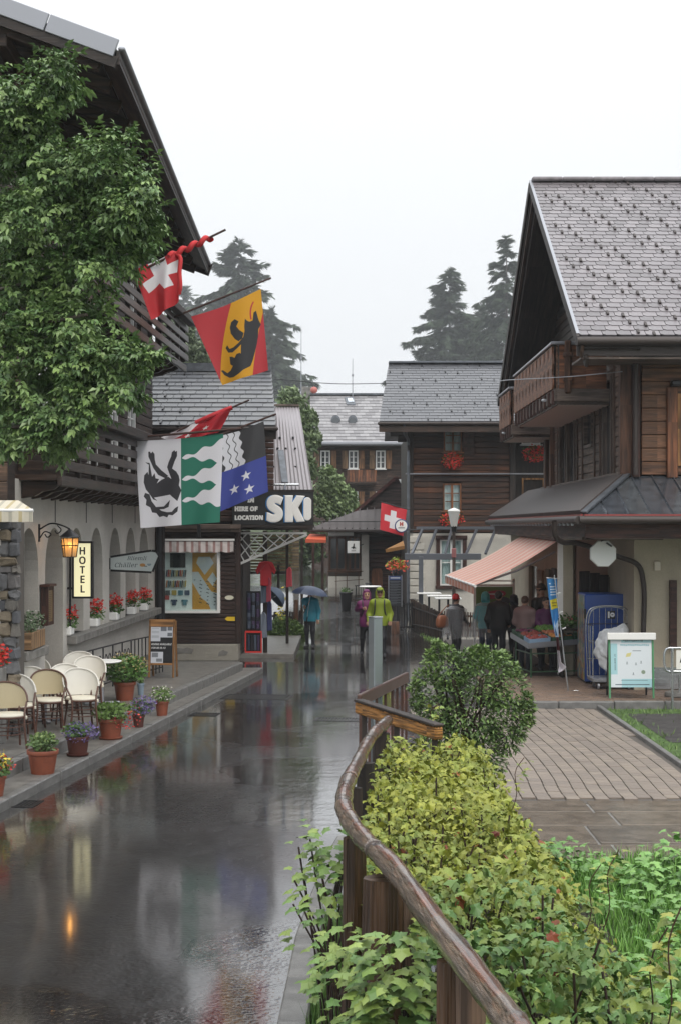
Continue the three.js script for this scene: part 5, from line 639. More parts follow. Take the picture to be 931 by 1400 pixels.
// ---------- trees ----------
function leafMat(o = {}) { return mat([1, 1, 1], { roughness: .5, side: THREE.DoubleSide, ...o }); }
function scatter(name, geo, material, list, parent) {   // list of {p, q, s, c}: one InstancedMesh of tinted leaves
  const m = new THREE.InstancedMesh(geo, material, list.length), M4 = new THREE.Matrix4(); list.forEach((e, i) => { M4.compose(e.p, e.q, typeof e.s === 'number' ? V(e.s, e.s, e.s) : e.s); m.setMatrixAt(i, M4); m.setColorAt(i, e.c); });
  m.name = name; m.castShadow = m.receiveShadow = true; m.userData.kind = 'stuff'; parent.add(m); return m;
}
const fold = (pts, k = .25) => { const f = []; for (let i = 1; i < pts.length - 1; i++) f.push([pts[0], pts[i], pts[i + 1]]); return polyGeo(f); };
const pinnate = (() => { const a = []; const q = rng(9), leaflet = (x, s, ang, L) => { const g = polyGeo([[V(0, 0, 0), V(.38, -.3, .09), V(1, 0, -.22)], [V(0, 0, 0), V(1, 0, -.22), V(.38, .3, .09)]]); L *= rr(.8, 1.2, q); g.scale(L, L, L).rotateX(rr(-.7, .7, q)).rotateY(rr(0, .7, q)).rotateZ(ang * s + rr(-.25, .25, q)).translate(x, s * .004, -x * x * .9); return g; }; for (let i = 0; i < 3; i++) for (const s of [-1, 1]) a.push(leaflet(.05 + i * .06, s, 1.0 - i * .12, .1 - i * .006)); a.push(leaflet(.2, 1, 0, .1)); return mergeGeometries(a); })();
const toward = (d, r, roll = 1) => { const x = d.clone().normalize(), up = V(rr(-.4, .4, r) * roll, 1, rr(-.4, .4, r) * roll), y = up.clone().cross(x).normalize(), z = x.clone().cross(y); return new THREE.Quaternion().setFromRotationMatrix(new THREE.Matrix4().makeBasis(x, y, z)); };
const shade = (c1, c2, t, r) => { const k = rr(.8, 1.2, r); return lin(mix(c1[0], c2[0], t) * k, mix(c1[1], c2[1], t) * k, mix(c1[2], c2[2], t) * k); };
{ // ash tree over the terrace
  const o = thing('ash_tree', 'leafy green ash tree hanging over hotel front', 'tree', [-5.3, .3, -16.2]), r = rng(301), base = o.position, loc = p => p.sub(base);
  const blobs = [[-60, 130, 70, 16], [10, 130, 45, 15.6], [62, 118, 24, 15.4], [84, 100, 17, 15.3], [38, 170, 42, 15.6], [20, 215, 60, 16], [80, 235, 50, 15.7], [140, 230, 38, 15.4], [178, 218, 26, 15.3], [195, 250, 26, 15.3], [205, 290, 22, 15.2], [215, 268, 12, 15.1], [224, 296, 9, 15.1], [165, 290, 42, 15.5], [110, 300, 55, 15.8], [50, 300, 60, 15.5], [-40, 260, 90, 16.3], [180, 340, 32, 15.4], [130, 365, 44, 15.4], [70, 380, 60, 15.6], [10, 400, 65, 15.8], [-60, 420, 90, 16.4], [120, 430, 36, 15.2], [75, 460, 50, 15.4], [20, 490, 60, 15.6], [120, 500, 42, 15.4], [165, 495, 30, 15.3], [200, 488, 15, 15.2], [225, 495, 8, 15.1], [150, 530, 28, 15.3], [185, 530, 12, 15.2], [60, 545, 48, 15.5], [20, 575, 32, 15.6], [100, 570, 34, 15.4], [70, 605, 16, 15.4], [135, 575, 18, 15.3], [-50, 560, 70, 16]];
  const list = []; for (const [px0, py, rp, D] of blobs) { const px = px0 > 100 ? px0 - 20 * Math.min(1, (px0 - 100) / 60) : px0, c = W(px, py, D), R0 = rp / F * D * .9, n = Math.round(60 + 1500 * R0 * R0), subs = Array.from({ length: Math.round(3 + 34 * R0 * R0) }, () => V(rr(-1, 1, r), rr(-1, 1, r), rr(-1, 1, r)).normalize().multiplyScalar(Math.cbrt(rr(.25, 1.05, r)))); for (let i = 0; i < n; i++) { const sc = subs[Math.floor(r() * subs.length)], d = V(rr(-1, 1, r), rr(-1, 1, r), rr(-1, 1, r)).normalize().multiplyScalar(.7).add(sc), p = c.clone().add(V(sc.x * R0, sc.y * R0 * .9, sc.z * Math.max(R0, .3))).add(V(rr(-1, 1, r), rr(-.8, .8, r), rr(-1, 1, r)).multiplyScalar(Math.min(.2, .06 + R0 * .4))); const dir = V(d.x + rr(-.5, .5, r), d.y * .5 + rr(-.6, .25, r), d.z + rr(-.5, .5, r)); list.push({ p: loc(p), q: toward(dir, r), s: rr(.6, .95, r), c: shade([.085, .16, .055], [.21, .31, .1], Math.pow(r(), 1.5), r) }); } }
  scatter('crown', pinnate, leafMat({ roughness: .42 }), list, o);
  const limbs = [cyl(V(0, -.3, 0), V(.05, 1.6, 0), .2, .15, 12), cyl(V(.05, 1.55, 0), V(.2, 3.4, .1), .15, .11, 12), cyl(V(.2, 3.35, .1), V(.4, 6.6, .2), .11, .05, 10)]; mesh('trunk', limbs, mat([.14, .12, .1], { map: T.bark, bumpMap: T.bark, bumpScale: .02, uv: 'grain' }), o);
  for (const [px, py, rp, D] of blobs) { const e = loc(W(px, py, D)), s = V(.25, Math.min(6.4, Math.max(2.2, e.y - .7)), .12), m = s.clone().lerp(e, .5).add(V(0, .15, 0)); if (rp > 30 && r() < .5) mesh('limb', tube([s, m, e], .02, 10, 5), mat([.12, .1, .08], { roughness: .8 }), o); }
}
const twig = (() => { const a = []; for (let i = 0; i < 7; i++) { const t = (i - 3) / 3; a.push(polyGeo([[V(0, 0, -.02), V(.5, .2 * t, -.03 - .02 * i % 3), V(1 - .25 * Math.abs(t), .62 * t, -.2 - .07 * (i % 2)), V(.4, .16 * t + .09, 0)]])); } return mergeGeometries(a); })();
function spruce(label, px, ytop, ybase, D, spread, o_ = {}) {
  const { gap = 0, seed = 1, lean = 0, dens = 1 } = o_, Z = D / 75, top = Y(ytop, D), foot = groundH(0, D) - 1, H = top - foot, o = thing('spruce_tree', label, 'tree', [X(px, D), foot, -D], 0, 'spruce trees behind the roofs'), r = rng(seed), list = [], wide = spread / F * D / 2;
  mesh('trunk', cyl(V(0, 0, 0), V(lean, H * .99, 0), H * .014, .03, 8), mat([.06, .045, .035], { roughness: .9 }), o);
  const br = []; const y0 = Math.max(.1 * H, H * .3); for (let y = y0; y < H * .985; y += .23 * Z) { const k = 1 - y / H, base = wide * Math.pow(k / .55, .8), n = 5 + Math.round(3 * k); for (let b = 0; b < n; b++) { if (r() < gap) continue; const a = rr(0, 6.28, r), L = Math.max(.25 * Z, Math.min(wide * 1.5, base) * rr(.5, 1.15, r)), droop = rr(.1, .6, r), up = y > H * .8 ? .35 : 0, end = V(Math.cos(a) * L + lean * y / H, y - L * droop + up * L, Math.sin(a) * L), s = V(lean * y / H, y + rr(-.5, .5, r) * Z, 0); br.push(cyl(s, end, .025 + .01 * k, .008, 4)); const m = Math.ceil(L / Z / .14 * dens); for (let i = 0; i < m; i++) { const t = rr(.18, 1.02, r), p = s.clone().lerp(end, t), side = r() < .5 ? -1 : 1, dir = V(Math.cos(a + side * rr(.1, 1.1, r)), -rr(0, .9, r) + up, Math.sin(a + side * rr(.1, 1.1, r))); list.push({ p, q: toward(dir, r), s: rr(.28, .6, r) * Z, c: shade([.028, .048, .026], [.05, .075, .04], r(), r) }); } } }
  for (let i = 0; i < 14; i++) list.push({ p: V(lean, H * (1 - i * .006), 0), q: toward(V(rr(-1, 1, r), 1.1, rr(-1, 1, r)), r), s: .4 * Z, c: lin(.035, .055, .03) });
  stuffPart(mesh('branches', br, mat([.05, .04, .032], { roughness: .9 }), o)); scatter('crown', twig, leafMat({ roughness: .8 }), list, o);
}
spruce('tall dense spruce rising behind bear flag', 327, 330, 520, 330, 190, { seed: 11, dens: 3 }); spruce('slim hazy spruce beside hotel balcony', 256, 396, 520, 430, 95, { seed: 12, dens: 1.3 }); spruce('small spruce right of the tall one over ski shop roof', 372, 425, 540, 300, 130, { seed: 13, dens: 2.4 });
spruce('bushy spruce rising behind log chalet roof', 614, 372, 520, 290, 150, { seed: 14, dens: 2.6 }); spruce('tall gappy spruce beside shop gable', 692, 326, 520, 270, 125, { seed: 15, gap: .3, dens: 2.2 }); spruce('spruce filling gap between tall spruces', 655, 430, 540, 330, 110, { seed: 16, dens: 2 }); spruce('low spruce tip left above log chalet ridge', 574, 487, 560, 300, 60, { seed: 17 });
const clump = (() => { const r = rng(5), a = []; for (let i = 0; i < 9; i++) { const g = polyGeo([[V(0, 0, 0), V(.5, -.28, .05), V(1, 0, -.08), V(.5, .28, .05)]]); g.scale(.3, .3, .3).applyQuaternion(toward(V(rr(-1, 1, r), rr(-.8, .6, r), rr(-1, 1, r)), r)).translate(rr(-.22, .22, r), rr(-.22, .22, r), rr(-.22, .22, r)); a.push(g); } return mergeGeometries(a); })();
function broadTree(label, blobs, D, seed, c1, c2, dens = 1) { const r = rng(seed), b0 = blobs[0], foot = groundH(X(b0[0], D), D), o = thing('broadleaf_tree', label, 'tree', [X(b0[0], D), foot, -D], 0, 'broadleaf trees beyond the ski shop'), list = []; for (const [px, py, rp] of blobs) { const c = W(px, py, D).sub(o.position), R0 = rp / F * D, n = Math.round((30 + 62 * R0 * R0) * dens); for (let i = 0; i < n; i++) { const d = V(rr(-1, 1, r), rr(-1, 1, r), rr(-1, 1, r)).normalize(), k = Math.cbrt(rr(.1, 1.1, r)); list.push({ p: c.clone().addScaledVector(d, R0 * k), q: toward(d, r), s: rr(.5, .95, r), c: shade(c1, c2, r(), r) }); } } scatter('crown', clump, leafMat({ roughness: .6 }), list, o); const t = blobs[1] ? W(blobs[1][0], blobs[1][1], D).sub(o.position) : V(0, 4, 0); mesh('trunk', [cyl(V(0, -.2, 0), V(0, t.y * .6, 0), .16, .1, 8), cyl(V(0, t.y * .55, 0), t, .1, .04, 8)], mat([.07, .055, .04], { roughness: .9 }), o); }
broadTree('tall green tree between ski shop roof and far house', [[405, 640, 22], [402, 560, 20], [414, 590, 20], [400, 590, 22], [420, 572, 10], [408, 620, 22], [396, 545, 12], [418, 640, 14], [404, 670, 22], [428, 600, 8]], 62, 401, [.1, .15, .07], [.19, .25, .12], 1.1);
broadTree('smaller tree before the windows of shuttered house', [[455, 692, 18], [452, 662, 14], [464, 678, 13], [444, 672, 13], [474, 692, 11], [438, 690, 14], [460, 700, 16], [478, 682, 7], [448, 648, 7]], 64, 402, [.11, .16, .07], [.19, .26, .11], 1.0);
broadTree('dark green trees behind ski shop porch', [[400, 745, 28], [392, 725, 24], [412, 735, 22], [424, 750, 20], [430, 730, 14], [385, 755, 26]], 68, 403, [.055, .09, .04], [.1, .15, .06], 1.4);
broadTree('pale hazy tree behind the cross flags and balcony', [[245, 470, 26], [240, 450, 22], [262, 480, 28], [285, 490, 22], [300, 510, 22], [232, 480, 26]], 66, 404, [.1, .13, .08], [.14, .18, .1], 1.4);
// little garden beside the ski shop
{ const o = thing('garden_bed', 'green shrubs and yellow flowers behind picket fence by ski shop', 'plants', [X(392, 43), 0, -43]), r = rng(421), list = []; const c0 = o.position; for (const [px, py, rp] of [[378, 868, 14], [392, 870, 15], [404, 868, 12], [385, 855, 10], [398, 858, 8], [410, 872, 8], [372, 872, 8]]) { const c = W(px, py, 43).sub(c0), R0 = rp / F * 43; for (let i = 0; i < 90; i++) { const d = V(rr(-1, 1, r), rr(-1, 1, r), rr(-1, 1, r)); list.push({ p: c.clone().addScaledVector(d, R0), q: toward(d, r), s: .3, c: shade([.06, .12, .025], [.14, .22, .05], r(), r) }); } } scatter('foliage', clump, leafMat(), list, o); stuffPart(mesh('yellow_blossoms', sprays(80, r, blob(X(384, 43) - c0.x, .95, -.1, .1, .55, .2), .1), mat([.6, .5, .05], { side: THREE.DoubleSide }), o));
  const f = thing('picket_fence', 'dark rustic picket fence around garden by ski shop', 'fence', [0, 0, 0]); for (let i = 0; i < 9; i++) { const p = W(mix(374, 409, i / 8), 878, 43.5).setY(0); mesh('picket', bx(.06, .78 + rr(-.05, .05, r), .05, p.x, .4, p.z, .01, 0, 0, rr(-.12, .12, r)), M.blackWood, f); } mesh('rail', [cyl(W(372, 842, 43.55), W(411, 845, 43.55), .035), cyl(W(372, 862, 43.55), W(411, 864, 43.55), .035)], M.blackWood, f); mesh('post', [cyl(W(405, 880, 43.5).setY(0), W(405, 820, 43.5), .08, .07)], M.brownWood, f); }
// ---------- foreground: log railing, hedge, bush ----------
const railPts = [[740, 1452, 4.45], [700, 1400, 4.8], [600, 1270, 6], [540, 1190, 7], [492, 1141, 7.86], [471, 1108, 8.46], [473, 1078, 9.2], [490, 1040, 10.3], [510, 1005, 11.6], [530, 985, 12.5]].map(p => W(...p));
const railCurve = new THREE.CatmullRomCurve3(railPts), railX = D => { let lo = 0, hi = 1; for (let i = 0; i < 30; i++) { const m = (lo + hi) / 2; if (-railCurve.getPoint(m).z < D) lo = m; else hi = m; } return railCurve.getPoint(lo).x; };
M.logWet = mat([.24, .16, .11], { roughness: .4, clearcoat: 1, clearcoatRoughness: .16, bumpMap: again(T.bark, .7, .4), bumpScale: .018, map: tex(512, (() => { const a = fbm(601, 4, 6), b = fbm(611, 8, 5), c = noiseFn(621, 128); return (u, v) => { const k = sm(.5, .62, a(u, v)), g = .75 + .6 * (b(u, v) - .5) + .35 * (c(u * 8, v * 90) - .5); return k > 0 ? [mix(.62, .66, k) * g, mix(.6, .43, k) * g, mix(.58, .25, k) * g] : [.62 * g, .6 * g, .58 * g]; }; })(), true, .9, .38) });
M.logWet.color.setRGB(.5, .37, .27);
{
  const o = thing('log_railing', 'wet peeled log handrail on split posts along bank', 'railing', [0, 0, 0]), r = rng(501);
  for (const [a, b, k] of [[0, .385, 1], [.392, .7, .96], [.705, 1, .86]]) { const N = 60, S = 14, pos = [], uv = [], ix = []; for (let i = 0; i <= N; i++) { const t = mix(a, b, i / N), p = railCurve.getPoint(t), tg = railCurve.getTangent(t), x = tg.clone().cross(V(0, 1, 0)).normalize(), y = x.clone().cross(tg), rad = .054 * k * (1 + .05 * Math.sin(i * .5 + a * 9) + .03 * Math.sin(i * 1.7)); for (let j = 0; j <= S; j++) { const an = j / S * 6.2832, q = rad * (1 + .05 * Math.sin(an * 3 + i * .2) + .025 * Math.sin(an * 7 + i * .9)); const v = p.clone().addScaledVector(x, q * Math.cos(an)).addScaledVector(y, q * Math.sin(an)); pos.push(v.x, v.y, v.z); uv.push(t * 9.5, j / S * .38); if (i && j) { const m = i * (S + 1) + j; ix.push(m - S - 2, m - 1, m - S - 1, m - 1, m, m - S - 1); } } } for (const [row, flip] of [[0, 1], [N, 0]]) { const c = pos.length / 3, p = railCurve.getPoint(mix(a, b, row / N)); pos.push(p.x, p.y, p.z); uv.push(0, 0); for (let j = 0; j < S; j++) { const m = row * (S + 1) + j; flip ? ix.push(c, m, m + 1) : ix.push(c, m + 1, m); } } const g = new THREE.BufferGeometry(); g.setAttribute('position', new THREE.Float32BufferAttribute(pos, 3)); g.setAttribute('uv', new THREE.Float32BufferAttribute(uv, 2)); g.setIndex(ix); g.computeVertexNormals(); mesh('rail_log', g, M.logWet, o, true); }
  const postWood = wood([.16, .085, .045], { roughness: .38, bumpScale: .012 }); const post = (px, D, w, side, m = postWood) => { const x = X(px, D), p = railCurve.getPoint(0), y0 = bankH(x, D) - .25, y1 = 1.68 - .1, g = fin(new THREE.CylinderGeometry(w / 2 * .96, w / 2 * 1.06, y1 - y0, 9, 5)), q = g.attributes.position; const key = {}; for (let i = 0; i < q.count; i++) { const kk = q.getX(i).toFixed(2) + q.getZ(i).toFixed(2) + (q.getY(i) > 1e9); key[kk] ??= rr(.86, 1.1, r); q.setXYZ(i, q.getX(i) * key[kk], q.getY(i), q.getZ(i) * key[kk] * .8); } g.computeVertexNormals(); const mm = mesh('post', g, m, o); mm.position.set(x, (y0 + y1) / 2, -D + side); return mm; };
  post(484, 8.05, .13, -.05); post(527, 7.1, .24, -.06); post(552, 6.95, .12, -.2, M.oldRail); post(622, 5.75, .15, -.05); post(646, 5.6, .13, -.12, M.oldRail); post(520, 12.2, .15, 0, M.blackWood); post(500, 10.6, .14, -.06, M.blackWood); post(485, 9.6, .1, -.04, M.blackWood); mesh('bolt', cyl(V(X(590, 5.9), 1.54, -5.82), V(X(602, 5.9), 1.54, -5.84), .014), M.steel, o);
}
// lobed leaf, about one unit long
const lobed = (() => { const h = [[0, 0], [.1, .1], [.02, .34], [.22, .28], [.3, .5], [.5, .3], [.62, .34], [.68, .2], [1, 0]], f = []; for (const s of [1, -1]) for (let i = 1; i < h.length - 1; i++) { const P = ([x, y]) => V(x, y * s, -.22 * Math.abs(y) - .25 * x * x + .06 * Math.sin(x * 9 + y * 4)); const t = [V(.35, 0, 0), P(h[i]), P(h[i + 1])]; f.push(s > 0 ? t.reverse() : t); } f.push([V(.35, 0, 0), V(.1, .1, -.01), V(0, 0, 0)], [V(.35, 0, 0), V(0, 0, 0), V(.1, -.1, -.01)]); return polyGeo(f); })();
const hedgeNoise = fbm(641, 8, 4);
{
  const o = thing('currant_hedge', 'yellowing lobed-leaf hedge filling bank behind log railing', 'hedge', [.9, 0, -8.5]), r = rng(511), base = o.position, all = [];
  const top = (x, D, xr) => 1.46 + .16 * (hedgeNoise(x * .13 + .3, D * .09) - .5) * 2.4 - .12 * (1 - sm(4.5, 7, D)) - .28 * sm(11.8, 13.8, D) - 1.0 * sm(xr - .5, xr + .35, x) + .42 * (hedgeNoise(x * .42 + .2, D * .36 + .7) - .5) * 1.6;
  const right = D => 1.42 + .45 * (1 - sm(5.5, 7.6, D)) + .35 * (hedgeNoise(.7, D * .11) - .5) * 2 + .1 * sm(7, 10, D);
  for (let i = 0; i < 23000; i++) { const D = mix(3.7, 13.9, Math.pow(r(), .8)), xl = railX(Math.min(12.4, D)) + (D < 6 ? .1 : .07) + (D > 12.4 ? -.1 : 0), xr = right(D), x = mix(xl, xr + .35, r()), ty = top(x, D, xr), dep = Math.pow(r(), 1.4) * .62, y = ty - dep + rr(-.03, .05, r); if (y < bankH(x, D)) continue; const yellow = sm(6, 10, D) * .55 + rr(0, .5, r) + .5 * (hedgeNoise(x * .2, D * .17) - .5), red = r() < .009 || (hedgeNoise(x * .5 + .1, D * .5) > .68 && r() < .08); const c = red ? shade([.16, .03, .015], [.28, .09, .02], r(), r) : shade([.06, .135, .028], [.25, .265, .03], Math.min(1, Math.max(0, yellow)), r); const dir = V(rr(-1, 1, r), rr(-.75, .45, r), rr(-1, 1, r) + .35); all.push({ p: V(x, y, -D).sub(base), q: toward(dir, r, 2.2), s: (z => V(z, z * rr(.65, 1.15, r), z * rr(.3, 2.6, r)))(rr(.034, .086, r) * (1 - .12 * sm(7, 10, D))), c, D, dep }); }
  for (const [sx, sy, D, n, h] of [[825, 1235, 8.7, 26, .32], [880, 1375, 5.6, 30, .3], [700, 1080, 11.3, 14, .25], [800, 1240, 8.6, 10, .25], [905, 1370, 5.5, 22, .4], [585, 985, 13.3, 12, .15]]) { const b = W(sx, sy, D); for (let i = 0; i < n; i++) { const t = i / n; all.push({ p: b.clone().add(V(rr(-.06, .06, r) + t * .08, t * h, rr(-.06, .06, r))).sub(base), q: toward(V(rr(-1, 1, r), rr(-.3, .2, r), rr(-1, 1, r)), r), s: rr(.045, .07, r), c: shade([.12, .2, .04], [.28, .3, .05], r(), r), D, dep: 0 }); } mesh('shoot', tube([b.clone().add(V(-.12, -.4, 0)), b.clone().add(V(.03, -.05, 0)), b.clone().add(V(.02, h * .6, .02)), b.clone().add(V(.09, h, 0))].map(p => p.sub(base)), .0035, 14, 5), M.brownWood, o); }
  all.sort((a, b) => (a.D + a.dep * 60) - (b.D + b.dep * 60)); const pm = [[.1, .18, .04], [.17, .23, .04], [.25, .27, .04], [.07, .15, .035], [.2, .05, .02]].map(c => mat(c, { roughness: .45, side: THREE.DoubleSide })), inView = all.filter(e => { const x = e.p.x + base.x, D = -(e.p.z + base.z), py = CY - (e.p.y - EYE) / D * F, px = CX + x / D * F; return px < 920 && py < 1390; }), near = new Set(inView.slice(0, 300));
  for (const e of near) { let k = 0, bd = 9; pm.forEach((m, i) => { const d = Math.abs(m.color.r - e.c.r) + Math.abs(m.color.g - e.c.g); if (d < bd) { bd = d; k = i; } }); const m = place('leaf', lobed, pm[k], o, e.p.x, e.p.y, e.p.z); m.quaternion.copy(e.q); typeof e.s === 'number' ? m.scale.setScalar(e.s) : m.scale.copy(e.s); }
  scatter('foliage', lobed, leafMat({ roughness: .55 }), all.filter(e => !near.has(e)), o);
  const st = []; for (let i = 0; i < 220; i++) { const D = rr(4, 13.5, r), xl = railX(Math.min(12.4, D)) + .1, x = mix(xl, right(D), r()), y1 = top(x, D, right(D)) - .06; st.push(tube([V(x + rr(-.2, .2, r), bankH(x, D), -D + rr(-.2, .2, r)), V(x + rr(-.08, .08, r), y1 * .6 + .1, -D), V(x + rr(-.1, .1, r), y1, -D + rr(-.1, .1, r))].map(p => p.sub(base)), .006, 6, 4)); } stuffPart(mesh('stems', st, M.darkWood, o));
}
{ // low shoots on the street side of the railing
  const spots = [[440, 1185, 9.0, 24, .3, 'leafy green shoots leaning over street edge'], [436, 1250, 8.6, 16, .3, 'low leafy shoot beside kerb stones'], [455, 1160, 8.9, 22, .25, 'leafy shoots beside bend of log railing'], [470, 1300, 8.0, 30, .3, 'green leafy shoots at foot of first railing post'], [540, 1330, 6.4, 60, .28, 'pale green leaves between two railing posts'], [480, 1330, 7.6, 26, .3, 'green leafy shoots beside middle railing post'], [525, 1380, 6.3, 40, .25, 'green leaves at bottom between railing posts']]; const r = rng(531);
  for (const [px, py, D, n, R0, lb] of spots) { const c = W(px, py, D), gy = Math.max(0, bankH(c.x, D)), o = thing('leafy_shoots', lb, 'plant', [c.x, gy, -D], 0, 'shoots along the street side of the railing'), list = []; for (let i = 0; i < n * 2.2; i++) { const d = V(rr(-1, 1, r), rr(-1, 1, r), rr(-.7, 1, r)); list.push({ p: V(d.x * R0 * .62, c.y - gy + d.y * R0 * .7, d.z * R0 * .6), q: toward(V(d.x - .3, rr(-.4, .2, r), d.z + .4), r, .9), s: rr(.06, .1, r), c: shade([.09, .18, .045], [.2, .27, .06], r(), r) }); } scatter('leaves', lobed, leafMat({ roughness: .45 }), list, o); const h = c.y - gy; for (let i = 0; i < 5; i++) mesh('stem', tube([V(rr(.0, .15, r), -.05, 0), V(rr(-.05, .1, r), h * .55, rr(-.05, .05, r)), V(rr(-R0, R0, r) * .6, h + rr(-.1, .15, r), rr(-.1, .1, r))], .006, 8, 5), M.darkWood, o); }
}
{ // rounded bush
  const D = 16.6, o = thing('round_bush', 'rounded dark green bush beside galvanised column', 'bush', [X(642, D), .1, -D]), r = rng(541), list = []; const small = polyGeo([[V(0, 0, 0), V(.35, -.22, .02), V(.75, -.18, -.03), V(1, 0, -.1)], [V(0, 0, 0), V(1, 0, -.1), V(.75, .18, -.03), V(.35, .22, .02)]]);
  const sub = [[642, 965, 54], [600, 1000, 26], [690, 1010, 22], [600, 950, 36], [612, 915, 28], [665, 925, 40], [695, 945, 30], [690, 985, 32], [640, 1015, 44], [590, 975, 28], [660, 1030, 34], [640, 905, 18], [712, 975, 14], [670, 900, 12], [575, 925, 10], [708, 1000, 12], [590, 908, 12], [720, 955, 6], [700, 915, 8], [588, 895, 5], [597, 880, 4], [660, 888, 5], [686, 896, 6], [725, 968, 5], [566, 940, 6], [570, 960, 8], [612, 893, 9], [650, 893, 8], [722, 985, 6]];
  for (const [px, py, rp] of sub) { const c = W(px, py, D).sub(o.position), R0 = rp / F * D, n = Math.round(120 + 9000 * R0 * R0); for (let i = 0; i < n; i++) { const d = V(rr(-1, 1, r), rr(-1, 1, r), rr(-1, 1, r)).normalize(), k = Math.cbrt(rr(.25, 1.15, r)); list.push({ p: c.clone().addScaledVector(d, R0 * k), q: toward(V(d.x + rr(-.7, .7, r), d.y * .5 + rr(-.6, .5, r), d.z + rr(-.7, .7, r)), r), s: rr(.04, .068, r), c: shade([.07, .13, .04], [.17, .26, .07], Math.min(1, Math.pow(r(), 1.4) + (rp < 15 ? .5 : 0)), r) }); } }
  scatter('foliage', small, leafMat({ roughness: .5 }), list, o); const st = []; for (let i = 0; i < 16; i++) mesh('stem', tube([V(rr(-.1, .1, r), 0, rr(-.1, .1, r)), V(rr(-.2, .2, r), .7, rr(-.2, .2, r)), V(rr(-.5, .5, r), 1.5, rr(-.4, .4, r))], .012, 8, 5), M.darkWood, o);
}
// grass
const blade = polyGeo([[V(-.5, 0, 0), V(.5, 0, 0), V(.3, .5, .12), V(-.3, .5, .12)], [V(-.3, .5, .12), V(.3, .5, .12), V(0, 1, .42)]]);
function grass(name, n, at, r, c1, c2, h0, h1, w = .012) { const list = []; for (let i = 0; i < n; i++) { const p = at(r); if (!p) continue; list.push({ p, q: new THREE.Quaternion().setFromEuler(new THREE.Euler(rr(-.3, .3, r), rr(0, 6.28, r), rr(-.3, .3, r))), s: V(w * rr(.7, 1.3, r), rr(h0, h1, r), .12), c: shade(c1, c2, r(), r) }); } const m = scatter(numbered(name), blade, leafMat({ roughness: .5 }), list, scene); return m; }
{
  const r = rng(551), lawnY = (x, D) => .014 + .3 * (1 - sm(3, 9, D)) + .05 * Math.sin(x * 2.1 + D) ** 2;
  tag(grass('lawn_grass', 22000, q => { const D = rr(5, 14.25, q), x = rr(1.4, 4.2, q); return V(x, lawnY(x, D), -D); }, r, [.09, .22, .035], [.18, .36, .07], .06, .2, .014), 'bright green grass beside the slab walk', 'grass', null, 'stuff');
  tag(grass('verge_grass', 3200, q => { const D = rr(17.7, 26.2, q), x = rr(4.75, 7.5, q); return D > 22.2 && D < 25.5 && x > 5 + .2 * Math.sin(D * 5) ? (q() < .04 ? V(x, .025, -D) : null) : V(x, .02, -D); }, r, [.07, .15, .03], [.14, .22, .05], .04, .1, .014), 'short grass beside gravel and platform kerb', 'grass', null, 'stuff');
  tag(grass('bank_grass', 2600, q => { const D = rr(5.5, 12, q), x = bankEdge(D) + Math.pow(q(), 1.6) * .75 + .02; return V(x, bankH(x, D), -D); }, r, [.06, .14, .03], [.13, .23, .05], .12, .3, .012), 'grass tufts along kerb under log railing', 'grass', null, 'stuff');
  const list = []; for (let i = 0; i < 2600; i++) { const D = rr(9, 14.3, r), x = rr(1.7, 4.2, r); if (hedgeNoise(x * .2 + .5, D * .2) < .47) continue; list.push({ p: V(x, lawnY(x, D) + rr(.06, .3, r), -D), q: toward(V(rr(-1, 1, r), rr(-.3, .3, r), rr(-1, 1, r)), r, .8), s: rr(.07, .13, r), c: shade([.09, .22, .045], [.18, .34, .08], r(), r) }); } tag(scatter('ground_cover', lobed, leafMat({ roughness: .4 }), list, scene), 'broad-leaved weeds growing in grass by slab walk', 'weeds', null, 'stuff');
  const g2 = tag(grass('lane_grass', 260, q => { const t = q(); return W(mix(566, 612, t), mix(858, 884, t), 0 + 45 - 5 * t).setY(0).add(V(rr(-.15, .1, q), 0, rr(-.2, .2, q))); }, r, [.12, .24, .04], [.2, .33, .06], .05, .12, .03), 'strip of bright grass below woven fence', 'grass', null, 'stuff');
}
// galvanised column and ramp handrail behind the bush
{ const D = 16.8, o = thing('steel_column', 'plain galvanised steel column standing beside street', 'post', [X(513, D), 0, -D]), h = Y(844, D); mesh('shaft', bx(.115, h, .14, 0, h / 2, 0, .01, .5), M.steel.clone(), o).material.setValues({ metalness: .6, color: lin(.42, .47, .5), roughness: .5, map: T.mottle }); mesh('cap', bx(.12, .012, .145, 0, h + .004, 0, .004, .55), M.steel, o); mesh('base_plate', bx(.3, .02, .3, 0, .012, 0, .004, .55), M.steel, o); }
{ const o = thing('ramp_handrail', 'brown metal handrail running behind steel column', 'railing', [0, 0, 0]), m = mat([.09, .05, .04], { roughness: .35, metalness: .3 }), a = W(491, 958, 15.4), b = W(556, 926, 18.6); mesh('rail', beam(a, b, .05, .13, .01), m, o); for (let i = 0; i < 8; i++) { const p = a.clone().lerp(b, [0.02, .18, .32, .5, .65, .76, .88, .98][i]); mesh('baluster', beam(p, p.clone().setY(.05), .022, .03), m, o); } }
{ const o = thing('timber_barrier', 'weathered orange-brown timber beam behind log railing end', 'barrier', [0, 0, 0]), a = W(490, 967, 13.9), b = W(600, 1003, 12.4); mesh('beam', beam(a, b, .08, .11, .012), wood([.8, .36, .09], { roughness: .35, map: again(T.bark, 1.2, .35) }), o); mesh('beam_cap', beam(a.clone().add(V(0, .068, 0)), b.clone().add(V(0, .068, 0)), .1, .024, .006), M.blackWood, o); for (const k of [.08, .5, .95]) { const p = a.clone().lerp(b, k); mesh('post', beam(p.clone().setY(0), p.clone().add(V(0, -.06, 0)), .05, .05), M.gutterBrown, o); } }

